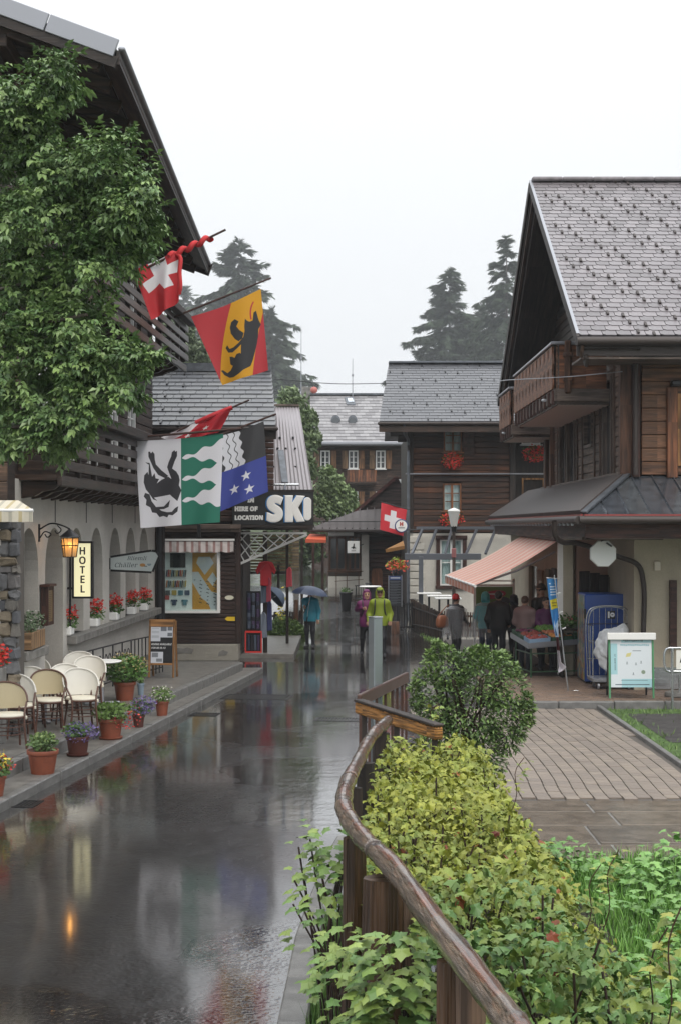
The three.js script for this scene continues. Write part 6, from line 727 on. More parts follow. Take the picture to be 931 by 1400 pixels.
// ---------- terrace furniture and pots ----------
M.caneBrown = mat([.1, .045, .03], { roughness: .4 }); M.beigeWeave = mat([.5, .43, .28], { roughness: .7, bumpMap: again(T.grit, .15), bumpScale: .004, side: THREE.DoubleSide }); M.whiteWeave = mat([.72, .7, .64], { roughness: .55, bumpMap: again(T.grit, .2), bumpScale: .003, side: THREE.DoubleSide }); M.cream = mat([.7, .66, .54], { roughness: .6 });
function makeChair(white) {
  const o = new THREE.Group(), N = 28, K = 8, pos = [], ix = [], rim = []; const top = a => .47 + .4 * Math.pow(Math.max(0, Math.cos(a * .8)), .55), pt = (a, y, k = 1) => V(.255 * Math.sin(a) * k * (1 + .12 * (y - .45)), y, -.24 * Math.cos(a) * k - .12 * (y - .45));
  for (let i = 0; i <= N; i++) { const a = mix(-1.75, 1.75, i / N), t = top(a), b = white ? .48 : .56 - .05 * Math.cos(a); for (let j = 0; j <= K; j++) { const p = pt(a, mix(Math.min(b, t - .01), t, j / K)); pos.push(p.x, p.y, p.z); if (i && j) { const m = i * (K + 1) + j; ix.push(m - K - 2, m - 1, m - K - 1, m - 1, m, m - K - 1); } } rim.push(pt(a, t)); }
  const g = new THREE.BufferGeometry(); g.setAttribute('position', new THREE.Float32BufferAttribute(pos, 3)); g.setIndex(ix); g.computeVertexNormals(); mesh('backrest', g, white ? M.whiteWeave : M.beigeWeave, o, true);
  mesh('back_frame', tube(rim, .014, 50, 6), white ? M.whiteWeave : M.caneBrown, o); mesh('seat', lathe([[0, .43], [.22, .43], [.235, .45], [.22, .475], [0, .48]], 22), M.cream, o); mesh('seat_frame', fin(new THREE.TorusGeometry(.225, .016, 6, 24)).rotateX(Math.PI / 2).translate(0, .43, 0), M.caneBrown, o);
  for (const [x, z] of [[-.17, .16], [.17, .16], [-.17, -.16], [.17, -.16]]) mesh('leg', tube(z < 0 ? [V(x * 1.25, 0, z * 1.35), V(x * 1.05, .43, z), V(x * 1.2, .6, z * 1.25), V(x * .9, .8, z * 1.6)] : [V(x * 1.2, 0, z * 1.15), V(x * 1.05, .43, z), V(x * 1.4, .62, z * .3)], .015, 20, 6), M.caneBrown, o);
  for (const y of [.2, .3]) mesh('stretcher', fin(new THREE.TorusGeometry(.2, .008, 5, 20)).rotateX(Math.PI / 2).translate(0, y, 0), M.caneBrown, o);
  for (const s of [-1, 1]) mesh('white_binding', bx(.05, .05, .03, s * .2, .42, .14, .01), M.cream, o);
  return o;
}
const chairs = [makeChair(false), makeChair(true)];
[[67, 918, 0, .3, 'beige-backed cane chair nearest the flower pots, right of table'], [12, 935, 0, .45, 'beige-backed cane chair cut by left edge, nearest viewer'], [27, 906, 0, .2, 'beige-backed cane chair far left behind white ones'], [25, 924, 1, .5, 'white tub-backed chair at left edge behind nearest chair'], [93, 910, 1, .35, 'white tub-backed chair beside beige chair, middle of terrace'], [123, 899, 1, .2, 'white tub-backed chair closest to big sedum pot'], [87, 890, 1, .3, 'white tub-backed chair farthest back near iron fence'], [49, 899, 1, .5, 'white tub-backed chair behind middle of terrace group'], [112, 916, 1, .4, 'white tub-backed chair nearest the step, beside sedum pot'], [42, 914, 1, .3, 'white tub-backed chair between the two beige chairs'], [108, 893, 1, .1, 'white tub-backed chair before the heart-scroll fence'], [6, 907, 1, .8, 'white tub-backed chair cut by left edge, farther one']].forEach(([px, yt, w, ry, lb]) => { const D = (EYE - 1.17) * F / (yt - CY), c = chairs[w].clone(); c.name = numbered('cane_armchair'); c.position.set(X(px, D), .3, -D); c.rotation.y = ry; scene.add(c); tag(c, lb, 'chair', 'terrace armchairs'); });
{ const proto = new THREE.Group(); mesh('table_top', lathe([[0, .7], [.3, .7], [.33, .715], [.33, .73], [.31, .735], [0, .735]], 32), M.white, proto); mesh('pedestal', cyl(V(0, .03, 0), V(0, .7, 0), .035, .03), M.greyMetal, proto); for (const a of [0, Math.PI / 2]) mesh('foot', bx(.62, .035, .07, 0, .02 + (a ? .004 : 0), 0, .01, a + .4), M.greyMetal, proto);
  [[62, 921, 'round white terrace table in middle of chairs'], [140, 903, 'round white terrace table behind big sedum pot'], [-25, 930, 'round white terrace table at far left']].forEach(([px, py, lb]) => { const D = (EYE - 1.035) * F / (py - CY), t = proto.clone(); t.name = numbered('bistro_table'); t.position.set(X(px, D), .3, -D); scene.add(t); tag(t, lb, 'table', 'white terrace tables'); }); }
function pot(px, py, yb, wpx, hpx, m, label, plants, deep = 0) {
  const D = (EYE - yb) * F / (py - CY), k = D / F, R1 = wpx * k / 2, h = hpx * k, o = thing('flower_pot', label, 'flower pot', [X(px, D), yb, -D], 0, 'flower pots along the terrace edge'), r = rng(px * 7 + py); mesh('pot', lathe([[0, .01], [R1 * .72, .01], [R1 * .74, 0], [R1 * .93, h * .8], [R1 * .94, h * .82], [R1 * 1.02, h * .83], [R1 * 1.03, h], [R1 * .93, h], [R1 * .9, h * .9], [0, h * .88]], 28), m, o); mesh('soil', lathe([[0, h * .9], [R1 * .92, h * .9]], 20), M.soil, o); if (deep) mesh('saucer', lathe([[0, .0], [R1 * .9, .0], [R1 * .98, .035], [R1 * .9, .035], [0, .012]], 24), m, o);
  for (const [name, n, cx, cy, rx, ry, size, c, up] of plants) stuffPart(mesh(name, sprays(n, r, blob(cx * k, h + cy * k, .02, rx * k, ry * k, rx * k), size, up ?? .4), mat(c, { roughness: .5, side: THREE.DoubleSide }), o));
  const st = []; for (let i = 0; i < 14; i++) st.push(cyl(V(rr(-.3, .3, r) * R1, h * .85, rr(-.3, .3, r) * R1), V(rr(-1, 1, r) * R1, h + plants[0][3] * k, rr(-.8, .8, r) * R1), .005, .003, 4)); stuffPart(mesh('stems', st, M.soil.clone(), o)).material.color.setRGB(.07, .12, .03); return o;
}
const G1 = [.07, .14, .03], G2 = [.12, .2, .05], PU = [.16, .12, .3], RD = [.6, .05, .04];
pot(59, 1057, .12, 42, 32, M.terracotta, 'terracotta pot with fine green tuft, nearest on the step', [['leaves', 420, 0, 10, 19, 13, .06, [.1, .17, .05]], ['tips', 200, 0, 14, 18, 10, .045, [.22, .3, .1]]]);
pot(107, 1033, .12, 32, 27, M.terracottaDark, 'dark glazed pot with trailing purple flowers, second nearest', [['leaves', 240, 0, 8, 20, 11, .06, G1], ['blossoms', 420, 4, 5, 25, 15, .035, PU]], 1);
pot(152, 1010, .12, 34, 28, M.terracotta, 'terracotta pot with green leaves and trailing red petals', [['leaves', 480, 2, 9, 26, 14, .075, G2], ['blossoms', 90, 18, -2, 22, 14, .04, RD]], 1);
pot(190, 994, .12, 17, 17, M.terracottaDark, 'small dark pot with purple flowers and red bloom', [['leaves', 160, 2, 10, 16, 12, .06, G1], ['blossoms', 380, 6, 12, 20, 14, .035, PU], ['red_blossoms', 40, -4, 6, 6, 12, .04, RD]]);
pot(222, 978, .12, 19, 20, M.terracotta, 'small terracotta pot of white daisies by the kerb', [['leaves', 300, 0, 8, 17, 11, .05, G2], ['blossoms', 110, 0, 10, 19, 12, .03, [.75, .72, .66]]]);
pot(171, 957, .3, 30, 25, M.terracotta, 'large terracotta pot with tall sedum bush on terrace', [['leaves', 900, 1, 17, 30, 19, .08, [.08, .17, .035]], ['flower_heads', 420, 3, 26, 31, 14, .035, [.4, .32, .14]]]);
pot(-8, 1088, .12, 34, 28, M.terracotta, 'pot of yellow and red flowers at left edge', [['leaves', 260, 4, 12, 22, 16, .06, G1], ['yellow_blossoms', 70, 8, 22, 18, 14, .045, [.65, .5, .05]], ['blossoms', 90, 8, 12, 20, 18, .04, RD]]);
pot(193, 950, .3, 10, 16, mat([.2, .26, .32], { roughness: .5 }), 'small blue-grey pot behind the daisies', [['leaves', 60, 0, 4, 6, 5, .04, G1]]);
{ const geo = [['white pot of red geraniums below hotel sign', 101, 25.3], ['white pot of geraniums right of hotel sign', 131, 27.5], ['white pot of geraniums, middle of ledge row', 158, 29.4], ['white pot of geraniums, fourth on ledge', 182, 31.3], ['white pot of geraniums at far end of ledge', 198, 32.8]]; for (const [lb, px, D] of geo) { const r = rng(px), x = hotelWallX(D) - .02, o = thing('geranium_pot', lb, 'flower pot', [x, 1.425, -D], 0, 'geranium pots on the hotel ledge'); mesh('pot', bx(.18, .16, .34, 0, .08, 0, .02), M.white, o); stuffPart(mesh('leaves', sprays(110, r, blob(.03, .24, 0, .14, .14, .2), .075), leafGreen, o)); stuffPart(mesh('blossoms', sprays(190, r, blob(.03, .38, 0, .15, .15, .22), .055), flowerRed, o)); } }
{ const D = 22.6, x = hotelWallX(D) + .02, o = thing('wooden_planter', 'light wooden window planter with grey-green herbs', 'planter', [x, 1.425, -D]), r = rng(703); for (let i = 0; i < 4; i++) mesh('board', bx(.03, .26, .24, .12, .14, -.36 + i * .25, .006), M.paleWood, o); mesh('box', bx(.24, .24, 1, 0, .13, 0), M.paleWood, o); mesh('end_board', bx(.26, .26, .03, 0, .14, .52, .006), M.paleWood, o); stuffPart(mesh('herbs', sprays(420, r, blob(.02, .4, 0, .17, .17, .5), .05), mat([.1, .15, .08], { side: THREE.DoubleSide }), o)); stuffPart(mesh('tiny_blossoms', sprays(50, r, blob(.02, .5, 0, .17, .1, .5), .03), mat([.5, .5, .45], { side: THREE.DoubleSide }), o)); }
{ const o = thing('geranium_tub', 'red geraniums at left edge before stone pier', 'flowers', [X(-6, 20.3), .3, -20.3]), r = rng(711); mesh('stand', bx(.26, 1.05, .26, 0, .52, 0, .01), M.concrete, o); stuffPart(mesh('leaves', sprays(100, r, blob(0, 1.2, 0, .18, .14, .18), .07), leafGreen, o)); stuffPart(mesh('blossoms', sprays(110, r, blob(.1, 1.22, .05, .12, .16, .14), .06), flowerRed, o)); }
{ // wooden pavement sign
  const D = 29, o = thing('pavement_sign', 'orange wooden pavement sign with papers on blackboard', 'sign', [X(223, D), .3, -D], -.08), h = 1.12, w = .52, tl = .11; const t = canvasTex(256, 380, (g, W_, H_) => { g.fillStyle = '#14161a'; g.fillRect(0, 0, W_, H_); g.fillStyle = '#c9cdd6'; g.fillRect(4, 4, 108, 156); g.fillRect(112, 4, 136, 118); g.fillRect(10, 264, 136, 110); g.fillStyle = '#6a6f78'; g.fillRect(114, 10, 66, 50); g.fillRect(190, 14, 50, 40); g.fillRect(190, 76, 52, 34); g.fillStyle = '#9aa0a8'; for (const y of [30, 62, 74, 104, 112, 122]) g.fillRect(14, y, 80, 5); g.fillStyle = '#7c8188'; g.fillRect(20, 272, 70, 45); g.fillRect(70, 330, 66, 32); g.fillStyle = '#e8e9ea'; g.font = 'bold italic 25px sans-serif'; g.fillText('ROOMS AVAILABLE', 10, 198, 228); g.fillText('FOR 08.10–13', 12, 234, 200); });
  const lean = s => new THREE.Matrix4().makeRotationX(s); const mk = (name, g, m, keep) => mesh(name, g.applyMatrix4(lean(-tl)), m, o, keep); mk('board', bx(w - .06, .76, .02, 0, .66, .16), mat([.9, .9, .9], { map: t, roughness: .6 }), true); mk('header', bx(w, .15, .03, 0, 1.08, .165, .008), M.orangeWood); for (const s of [-1, 1]) { mk('leg', bx(.04, 1.14, .03, s * (w / 2 - .02), .575, .165, .006), M.orangeWood); mesh('rear_leg', bx(.04, 1.14, .03, s * (w / 2 - .02), .57, -.16, .006, 0, .16), M.orangeWood, o); } mk('cross_bar', bx(w - .08, .04, .03, 0, .27, .168, .006), M.orangeWood);
}
{ const o = thing('ski_garment_rack', 'dark rack of goggles and gloves with red base frame', 'rack', [X(347, 36.9), .1, -36.9]), r = rng(721); mesh('frame', [bx(.03, 1.55, .03, -.17, .8, 0), bx(.03, 1.55, .03, .17, .8, 0), bx(.34, .03, .03, 0, 1.56, 0)], M.iron, o); mesh('back_board', bx(.36, 1.5, .02, 0, .8, -.03), M.black, o); mesh('base_frame', [bx(.42, .05, .03, 0, .55, .04), bx(.42, .04, .03, 0, .04, .04), bx(.03, .5, .03, -.2, .3, .04), bx(.03, .5, .03, .2, .3, .04)], M.red, o); const cs = [[.03, .04, .07], [.02, .02, .03], [.07, .09, .13], [.05, .03, .08]].map(c => mat(c, { roughness: .5 })); for (let j = 0; j < 9; j++) for (let i = 0; i < 3; i++) mesh('hanging_item', bx(.09, .13, .06, -.11 + i * .11, .68 + j * .098, .04 + rr(0, .02, r), .025, rr(-.2, .2, r)), cs[Math.floor(r() * 4)], o); for (let i = 0; i < 4; i++) mesh('ski_pole_bag', bx(.06, .4, .06, -.12 + i * .08, .27, 0, .02), cs[i % 4], o); }
const garment = (name, label, px, y0, y1, D, w, c, sleeves = true) => { const yt = Y(y0, D), yb = Y(y1, D), o = thing(name, label, 'clothing', [X(px, D), 0, -D], 0, 'clothes hanging at the ski shop'), h = yt - yb, pts = sleeves ? [[-w * .3, 0], [w * .3, 0], [w * .32, h * .62], [w * .5, h * .5], [w * .58, h * .62], [w * .36, h * .96], [w * .12, h], [-w * .12, h], [-w * .36, h * .96], [-w * .58, h * .62], [-w * .5, h * .5], [-w * .32, h * .62]] : [[-w * .5, 0], [w * .45, .02], [w * .35, h * .9], [w * .1, h], [-w * .15, h], [-w * .4, h * .9]], g = ext(pts, .05, .015), p = g.attributes.position; for (let i = 0; i < p.count; i++) p.setZ(i, p.getZ(i) + .03 * Math.sin(p.getX(i) * 40)); g.computeVertexNormals(); mesh('cloth', g.translate(0, yb, 0), mat(c, { roughness: .8 }), o); mesh('hanger', tube([V(-w * .3, yt - .01, .03), V(0, yt + .05, .03), V(w * .3, yt - .01, .03)], .008, 10, 5), M.iron, o); };
garment('hanging_shirt', 'red shirt hanging under ski shop porch', 364, 768, 800, 37.0, .42, [.45, .02, .03]); garment('hanging_jacket', 'grey-blue jacket hanging by ski shop porch post', 362, 790, 824, 37.1, .16, [.1, .13, .18], false); garment('hanging_trousers', 'pink-red trousers hanging beside porch post', 368, 790, 822, 37.0, .1, [.45, .08, .12], false); garment('hanging_coat', 'long grey garment hanging low by porch post', 361, 838, 872, 37.0, .16, [.16, .19, .24], false); garment('hanging_scarf', 'dark blue garment behind porch post', 369, 822, 862, 37.2, .12, [.05, .06, .16], false); garment('hanging_pennant', 'red and white pennant hanging at porch end', 396, 776, 802, 40.0, .14, [.55, .07, .09], false);
{ const o = thing('shop_umbrella', 'open blue umbrella displayed behind ski shop porch post', 'umbrella', [X(378, 38.6), Y(815, 38.6), -38.6]); mesh('canopy', lathe([[.02, .2], [.14, .17], [.27, .06], [.33, -.06], [.325, -.065], [.26, .05], [.13, .155], [0, .185]], 16).rotateZ(-.9).rotateY(.4), mat([.09, .13, .2], { roughness: .6, side: THREE.DoubleSide }), o); mesh('shaft', cyl(V(-.35, -.25, 0), V(.14, .12, 0), .01), M.steel, o); }

// ---------- in front of the shop ----------
{ const D = 29.5, x0 = X(799, D), x1 = X(865, D), w = x1 - x0, h = Y(815, D) - .13, o = thing('vending_machine', 'tall blue vending machine with floral side panel', 'vending machine', [(x0 + x1) / 2, .13, -D - .45]); mesh('cabinet', bx(w, h, .9, 0, h / 2 + .04, 0, .02), mat([.02, .07, .3], { roughness: .3 }), o); const t = canvasTex(256, 512, (g, a, b) => { g.fillStyle = '#6f7f8c'; g.fillRect(0, 0, a, b); const r = rng(3), c = ['#a9653c', '#c0a58a', '#5d7f95', '#7b9a6d', '#b9b4b0', '#8b4a3c', '#3f5f86', '#d0b05a']; for (let i = 0; i < 150; i++) { g.fillStyle = c[Math.floor(r() * 8)]; g.beginPath(); g.ellipse(r() * a, r() * b, 10 + r() * 26, 8 + r() * 22, r() * 3, 0, 7); g.fill(); } }); mesh('side_print', bx(.006, h - .06, .86, -w / 2 - .004, h / 2 + .04, 0), mat([.7, .7, .7], { map: t, roughness: .35 }), o, true); mesh('handle', bx(.04, .2, .06, -w / 2 + .0, h * .8, .47, .01), M.black, o); for (const s of [-1, 1]) mesh('foot', bx(.08, .05, .7, s * (w / 2 - .08), .025, 0), M.iron, o); }
{ const D = 28.75, x0 = X(806, D), x1 = X(864, D), w = x1 - x0, cx = (x0 + x1) / 2, h = Y(832, D) - .13, o = thing('roll_cage', 'wire roll cage trolley standing before vending machine', 'trolley', [cx, .13, -D]); const side = z => [tube([V(-w / 2, .2, z), V(-w / 2, h - .12, z), V(-w / 2 + .1, h, z), V(w / 2 - .1, h, z), V(w / 2, h - .12, z), V(w / 2, .2, z)], .014, 60, 6)]; mesh('hoop', side(-.3), M.steel, o); mesh('hoop', side(-.33).map(g => g.scale(.88, .985, 1)), M.steel, o); for (let i = 1; i < 7; i++) mesh('wire', cyl(V(-w / 2 + w * i / 7, .2, -.3), V(-w / 2 + w * i / 7, h - .01, -.3), .006, .006, 5), M.steel, o); for (const y of [.55, .9, 1.24]) mesh('rail', [cyl(V(-w / 2, y, -.3), V(w / 2, y, -.3), .009, .009, 5), cyl(V(-w / 2, y, -.3), V(-w / 2, y, .3), .009, .009, 5), cyl(V(w / 2, y, -.3), V(w / 2, y, .3), .009, .009, 5)], y > 1.2 ? M.iron : M.steel, o); for (const x of [-w / 2, w / 2]) for (const z of [0, .3]) mesh('upright', cyl(V(x, .2, z), V(x, z ? 1.24 : 1.24, z), .01, .01, 5), M.steel, o); mesh('platform', bx(w, .07, .66, 0, .18, 0, .01), M.greyMetal, o); for (const [x, z] of [[-.3, .26], [.3, .26], [-.3, -.26], [.3, -.26]]) { const c = mesh('caster', fin(new THREE.CylinderGeometry(.065, .065, .035, 14)).rotateZ(Math.PI / 2).translate(x, .065, z), M.greyMetal, o); mesh('fork', bx(.05, .08, .04, x, .12, z), M.iron, c); } mesh('logo_plate', bx(.16, .16, .01, .05, h - .14, -.285), mat([.8, .8, .8], { map: canvasTex(64, 64, (g) => { g.fillStyle = '#20242c'; g.fillRect(0, 0, 64, 64); g.fillStyle = '#e4e6ea'; g.fillRect(6, 6, 14, 52); g.beginPath(); g.arc(42, 32, 18, 0, 7); g.fill(); g.fillStyle = '#20242c'; g.fillRect(34, 28, 16, 8); }), roughness: .4 }), o, true);
  const s = thing('white_sack', 'crumpled white sack leaning in the roll cage', 'sack', [cx + .05, .36, -D + .02]), g = fin(new THREE.IcosahedronGeometry(.36, 9)), p = g.attributes.position, nz = fbm(77, 8, 3); for (let i = 0; i < p.count; i++) { const v = V(p.getX(i), p.getY(i), p.getZ(i)), q = 1 + .55 * (nz(v.x * .7 + .5, v.y * .5 + .5) - .5) + .45 * (nz(v.z * .9 + .3, v.y * .8) - .5); p.setXYZ(i, v.x * .95 * q, .5 + v.y * 1.45 * q + .1 * v.x, v.z * .65 * q); } g.computeVertexNormals(); mesh('sack', g, mat([.66, .68, .7], { roughness: .55, side: THREE.DoubleSide }), s); }
{ // information A-board
  const D = 27.1, yb = .13, h = Y(866, D) - yb, w = X(890, D) - X(830, D), o = thing('information_board', 'green-legged information stand with pale blue printed sheet', 'sign', [X(860, D), yb, -D], 0), tl = .07, gm = mat([.08, .28, .13], { roughness: .4 });
  const t = canvasTex(384, 480, (g, a, b) => { g.fillStyle = '#dfe7ec'; g.fillRect(0, 0, a, b); g.fillStyle = '#a9d3da'; g.fillRect(0, 0, a, 58); g.fillRect(0, 58, 62, 300); g.fillRect(100, 400, 284, 80); g.fillStyle = '#e6edf2'; g.fillRect(0, 36, 100, 30); g.fillStyle = '#56666c'; g.font = 'italic 34px serif'; for (let i = 0; i < 11; i++) g.fillRect(120 + i * 17, 24 + (i * 7 % 9), 11, 16); g.fillStyle = '#7fb7c2'; g.font = 'bold 22px sans-serif'; for (let i = 0; i < 16; i++) g.fillRect(92 + i * 17, 72 + (i * 5 % 4), 12, 14); g.save(); g.translate(48, 320); g.rotate(-Math.PI / 2); g.fillStyle = '#5b6a74'; g.font = '26px sans-serif'; g.fillText('www.', 0, 0); for (let i = 0; i < 3; i++) g.fillRect(66 + i * 18, -14, 11, 12); g.fillText('.ch', 122, 0); g.restore(); g.fillStyle = '#5b6a74'; g.fillRect(205, 132, 80, 6); g.fillRect(95, 412, 250, 4); g.fillRect(40, 450, 320, 9); g.fillStyle = '#d6cf8e'; g.beginPath(); g.moveTo(150, 160); g.lineTo(195, 150); g.lineTo(185, 188); g.lineTo(140, 194); g.fill(); g.fillStyle = '#8a9a86'; g.beginPath(); g.arc(304, 336, 19, 0, 7); g.fill(); g.fillStyle = '#6d7a80'; for (const [x, y] of [[148, 238], [232, 246], [206, 340], [280, 230]]) { g.fillRect(x, y, 8, 18); g.fillRect(x - 6, y + 20, 20, 4); } });
  const R_ = new THREE.Matrix4().makeRotationX(-tl); mesh('printed_sheet', bx(w - .06, h - .26, .02, 0, (h - .1) / 2 + .12, .2).applyMatrix4(R_), mat([.88, .88, .88], { map: t, roughness: .35 }), o, true); mesh('header', bx(w + .08, .13, .05, 0, h - .04, .18, .01), M.white, o); for (const s of [-1, 1]) { mesh('front_leg', bx(.03, h, .03, s * (w / 2 - .005), h / 2, .2).applyMatrix4(R_), gm, o); mesh('rear_leg', bx(.03, h - .02, .03, s * (w / 2 - .04), h / 2, -.2, 0, 0, .14), M.iron, o); } mesh('back_sheet', bx(w - .08, h - .25, .015, 0, h / 2 + .06, -.17, 0, 0, .14), mat([.2, .19, .14], { roughness: .6 }), o); }
{ const D = 26.3, o = thing('hoop_barrier', 'galvanised hoop barrier with white plate at right edge', 'barrier', [X(940, D), 0, -D]), x = px => X(px, D) - X(940, D), y = py => Y(py, D); mesh('hoop', tube([V(x(990), y(886), 0), V(x(925), y(886), 0), V(x(911), y(887), 0), V(x(908), y(893), 0), V(x(908), y(910), 0), V(x(911), y(917), 0), V(x(925), y(918), 0), V(x(990), y(918), 0)], .022, 60, 8), M.steel, o); for (const px of [918, 975]) mesh('post', cyl(V(x(px), -.05, .03), V(x(px), y(886), .03), .026), M.steel, o); mesh('plate', bx(.56, .34, .015, x(945), y(902), 0), mat([.85, .85, .83], { map: canvasTex(256, 160, (g) => { g.fillStyle = '#f1f0ea'; g.fillRect(0, 0, 256, 160); g.fillStyle = '#1c1b1a'; g.font = 'italic bold 74px sans-serif'; g.fillText('E', 22, 104); }), roughness: .4 }), o, true);
  const b = thing('concrete_base', 'round flat concrete foot beside hoop barrier', 'base', [X(928, 27.3), .13, -27.3]); mesh('disc', lathe([[0, 0], [.26, 0], [.27, .02], [.26, .08], [.24, .09], [0, .09]], 24), M.concrete, b); mesh('socket', cyl(V(0, .09, 0), V(0, .4, 0), .02), M.steel, b); }
{ // narrow advertising banner on a leaning pole
  const D = 28.3, o = thing('banner_flag', 'blue and yellow banner drooping from leaning pole', 'banner', [X(776, D), .13, -D]); const P = (px, py) => W(px, py, D).sub(o.position); mesh('pole', [cyl(P(776, 945), P(757, 786), .016, .012)], M.steel, o); mesh('foot', [cyl(P(762, 946), P(790, 944), .012), cyl(P(776, 945).add(V(0, 0, -.3)), P(776, 945).add(V(0, 0, .3)), .012)], M.steel, o); mesh('top_arm', cyl(P(746, 790), P(763, 791), .012), M.steel, o);
  const t = canvasTex(128, 768, (g) => { g.fillStyle = '#3c86c6'; g.fillRect(0, 0, 128, 768); g.fillStyle = '#dfe9f4'; for (const y of [62, 84, 106, 128]) g.fillRect(26, y, 80, 9); g.fillRect(16, 36, 22, 10); g.fillRect(92, 36, 22, 10); g.fillStyle = '#e0cf2f'; poly(g, [[8, 176], [128, 160], [128, 240], [14, 256]], '#e0cf2f'); g.fillStyle = '#6d6420'; g.fillRect(30, 196, 80, 7); g.fillRect(30, 220, 76, 7); poly(g, [[0, 470], [50, 340], [80, 390], [128, 330], [128, 480], [0, 480]], '#cfe0ee'); g.fillStyle = '#2c5a80'; poly(g, [[10, 470], [60, 390], [90, 470]], '#2f5f88'); g.fillStyle = '#5a2b30'; g.fillRect(0, 480, 128, 110); g.fillStyle = '#c9c4cb'; g.fillRect(0, 590, 128, 178); });
  const rows = [[747, 761, 791], [749, 762, 815], [752, 763, 838], [755, 762, 856], [759, 763, 872], [761, 764, 890], [763, 766, 905], [764, 774, 912], [763, 770, 917], [763, 764, 919]], pos = [], uv = [], ix = []; rows.forEach(([a, b, y], i) => { for (let j = 0; j <= 8; j++) { const u = j / 8, p = P(mix(a, b, u), y); pos.push(p.x, p.y, p.z + .05 * Math.sin(u * 5 + i * .6)); uv.push(u, 1 - (y - 791) / 128); if (i && j) { const m = i * 9 + j; ix.push(m - 10, m - 1, m - 9, m - 1, m, m - 9); } } }); const g = new THREE.BufferGeometry(); g.setAttribute('position', new THREE.Float32BufferAttribute(pos, 3)); g.setAttribute('uv', new THREE.Float32BufferAttribute(uv, 2)); g.setIndex(ix); g.computeVertexNormals(); mesh('cloth', g, mat([.9, .9, .9], { map: t, roughness: .7, side: THREE.DoubleSide }), o, true); for (const [a, b] of [[761, 812], [764, 838], [768, 860]]) mesh('clip', cyl(P(a, b), P(a + 5, b - 2), .012), M.white, o); }
{ // fruit and vegetable stall with crates
  const N = V(3.92, .78, -30.6), a = V(-.22, .13, -1.3), b = V(1.5, .1, -.35), o = thing('market_stall', 'green metal stall frame with sloping tray under awning', 'market stall', [3.92, .13, -30.6]), l = p => p.clone().sub(o.position), at = (u, v) => N.clone().addScaledVector(a, u).addScaledVector(b, v), gm = mat([.05, .11, .06], { roughness: .4 });
  mesh('tray', slab([at(0, 0), at(0, 1), at(1, 1), at(1, 0)].map(l), .04), M.greyMetal, o); mesh('tray_rim', [[0, 0, 0, 1], [0, 1, 1, 1], [1, 1, 1, 0], [1, 0, 0, 0]].map(([p, q, s, t]) => beam(l(at(p, q)).add(V(0, .03, 0)), l(at(s, t)).add(V(0, .03, 0)), .02, .1)), M.greyMetal, o); for (const [u, v] of [[.08, .06], [.08, .95], [.92, .06], [.92, .95]]) mesh('leg', cyl(l(at(u, v)).setY(0), l(at(u, v)), .02), gm, o); for (const y of [.12, .5]) mesh('rail', [beam(l(at(.08, .06)).setY(y), l(at(.08, .95)).setY(y), .025, .025), beam(l(at(.08, .06)).setY(y), l(at(.92, .06)).setY(y), .025, .025)], gm, o);
  const r = rng(801), fruit = fin(new THREE.IcosahedronGeometry(1, 2)), fc = { apples: [.2, .04, .03], oranges: [.45, .18, .04], peppers: [.3, .2, .05], lettuce: [.1, .22, .04], plums: [.12, .03, .07], tomatoes: [.26, .04, .03], cucumbers: [.05, .13, .04], peaches: [.35, .12, .06] };
  const crate = (u, v, du, dv, kind, cm, label) => { const c = thing('produce_crate', label, 'crate', at(u, v).add(V(0, .02, 0)).toArray(), 0, 'crates of produce on the stall'), A = a.clone().multiplyScalar(du), B = b.clone().multiplyScalar(dv), P = (p, q, y) => V(0, y, 0).addScaledVector(A, p).addScaledVector(B, q); for (const [p, q, s, t] of [[0, 0, 0, 1], [0, 1, 1, 1], [1, 1, 1, 0], [1, 0, 0, 0]]) mesh('side', beam(P(p, q, .07), P(s, t, .07), .015, .13), cm, c); mesh('base', slab([P(0, 0, .01), P(0, 1, .01), P(1, 1, .01), P(1, 0, .01)], .01), cm, c); const fs = [], s = kind === 'lettuce' ? .07 : kind === 'plums' ? .03 : .042; for (let i = 0; i < 60; i++) { const g = fruit.clone().scale(s, s * .9, s), p = P(rr(.08, .92, r), rr(.08, .92, r), .1 + rr(-.02, .035, r)); if (kind === 'lettuce') { const q = g.attributes.position; for (let k = 0; k < q.count; k++) { const f = 1 + .3 * Math.sin(q.getX(k) * 160) * Math.cos(q.getY(k) * 140); q.setXYZ(k, q.getX(k) * f, q.getY(k) * f, q.getZ(k) * f); } g.computeVertexNormals(); } fs.push(g.translate(p.x, p.y, p.z)); } stuffPart(mesh(kind, fs, mat(fc[kind], { roughness: .4 }), c)); };
  const gc = mat([.03, .09, .05], { roughness: .5 }), bc = mat([.25, .36, .5], { roughness: .6 }), wc = wood([.4, .26, .14]);
  crate(.02, .02, .3, .3, 'tomatoes', bc, 'blue carton of red fruit at near corner of stall'); crate(.36, .02, .3, .3, 'apples', gc, 'green crate of apples along left edge of stall'); crate(.69, .02, .3, .3, 'plums', gc, 'green crate of plums at far left of stall'); crate(.02, .35, .3, .3, 'oranges', gc, 'green crate of oranges in front row of stall'); crate(.36, .35, .3, .3, 'peaches', wc, 'wooden crate of peaches in middle of stall'); crate(.69, .35, .3, .3, 'lettuce', gc, 'green crate of lettuce behind the peaches'); crate(.02, .68, .3, .3, 'cucumbers', gc, 'green crate of cucumbers beside banner pole'); crate(.36, .68, .3, .3, 'peppers', gc, 'green crate of peppers on right of stall'); crate(.69, .68, .3, .3, 'apples', wc, 'wooden crate of apples at back right of stall');
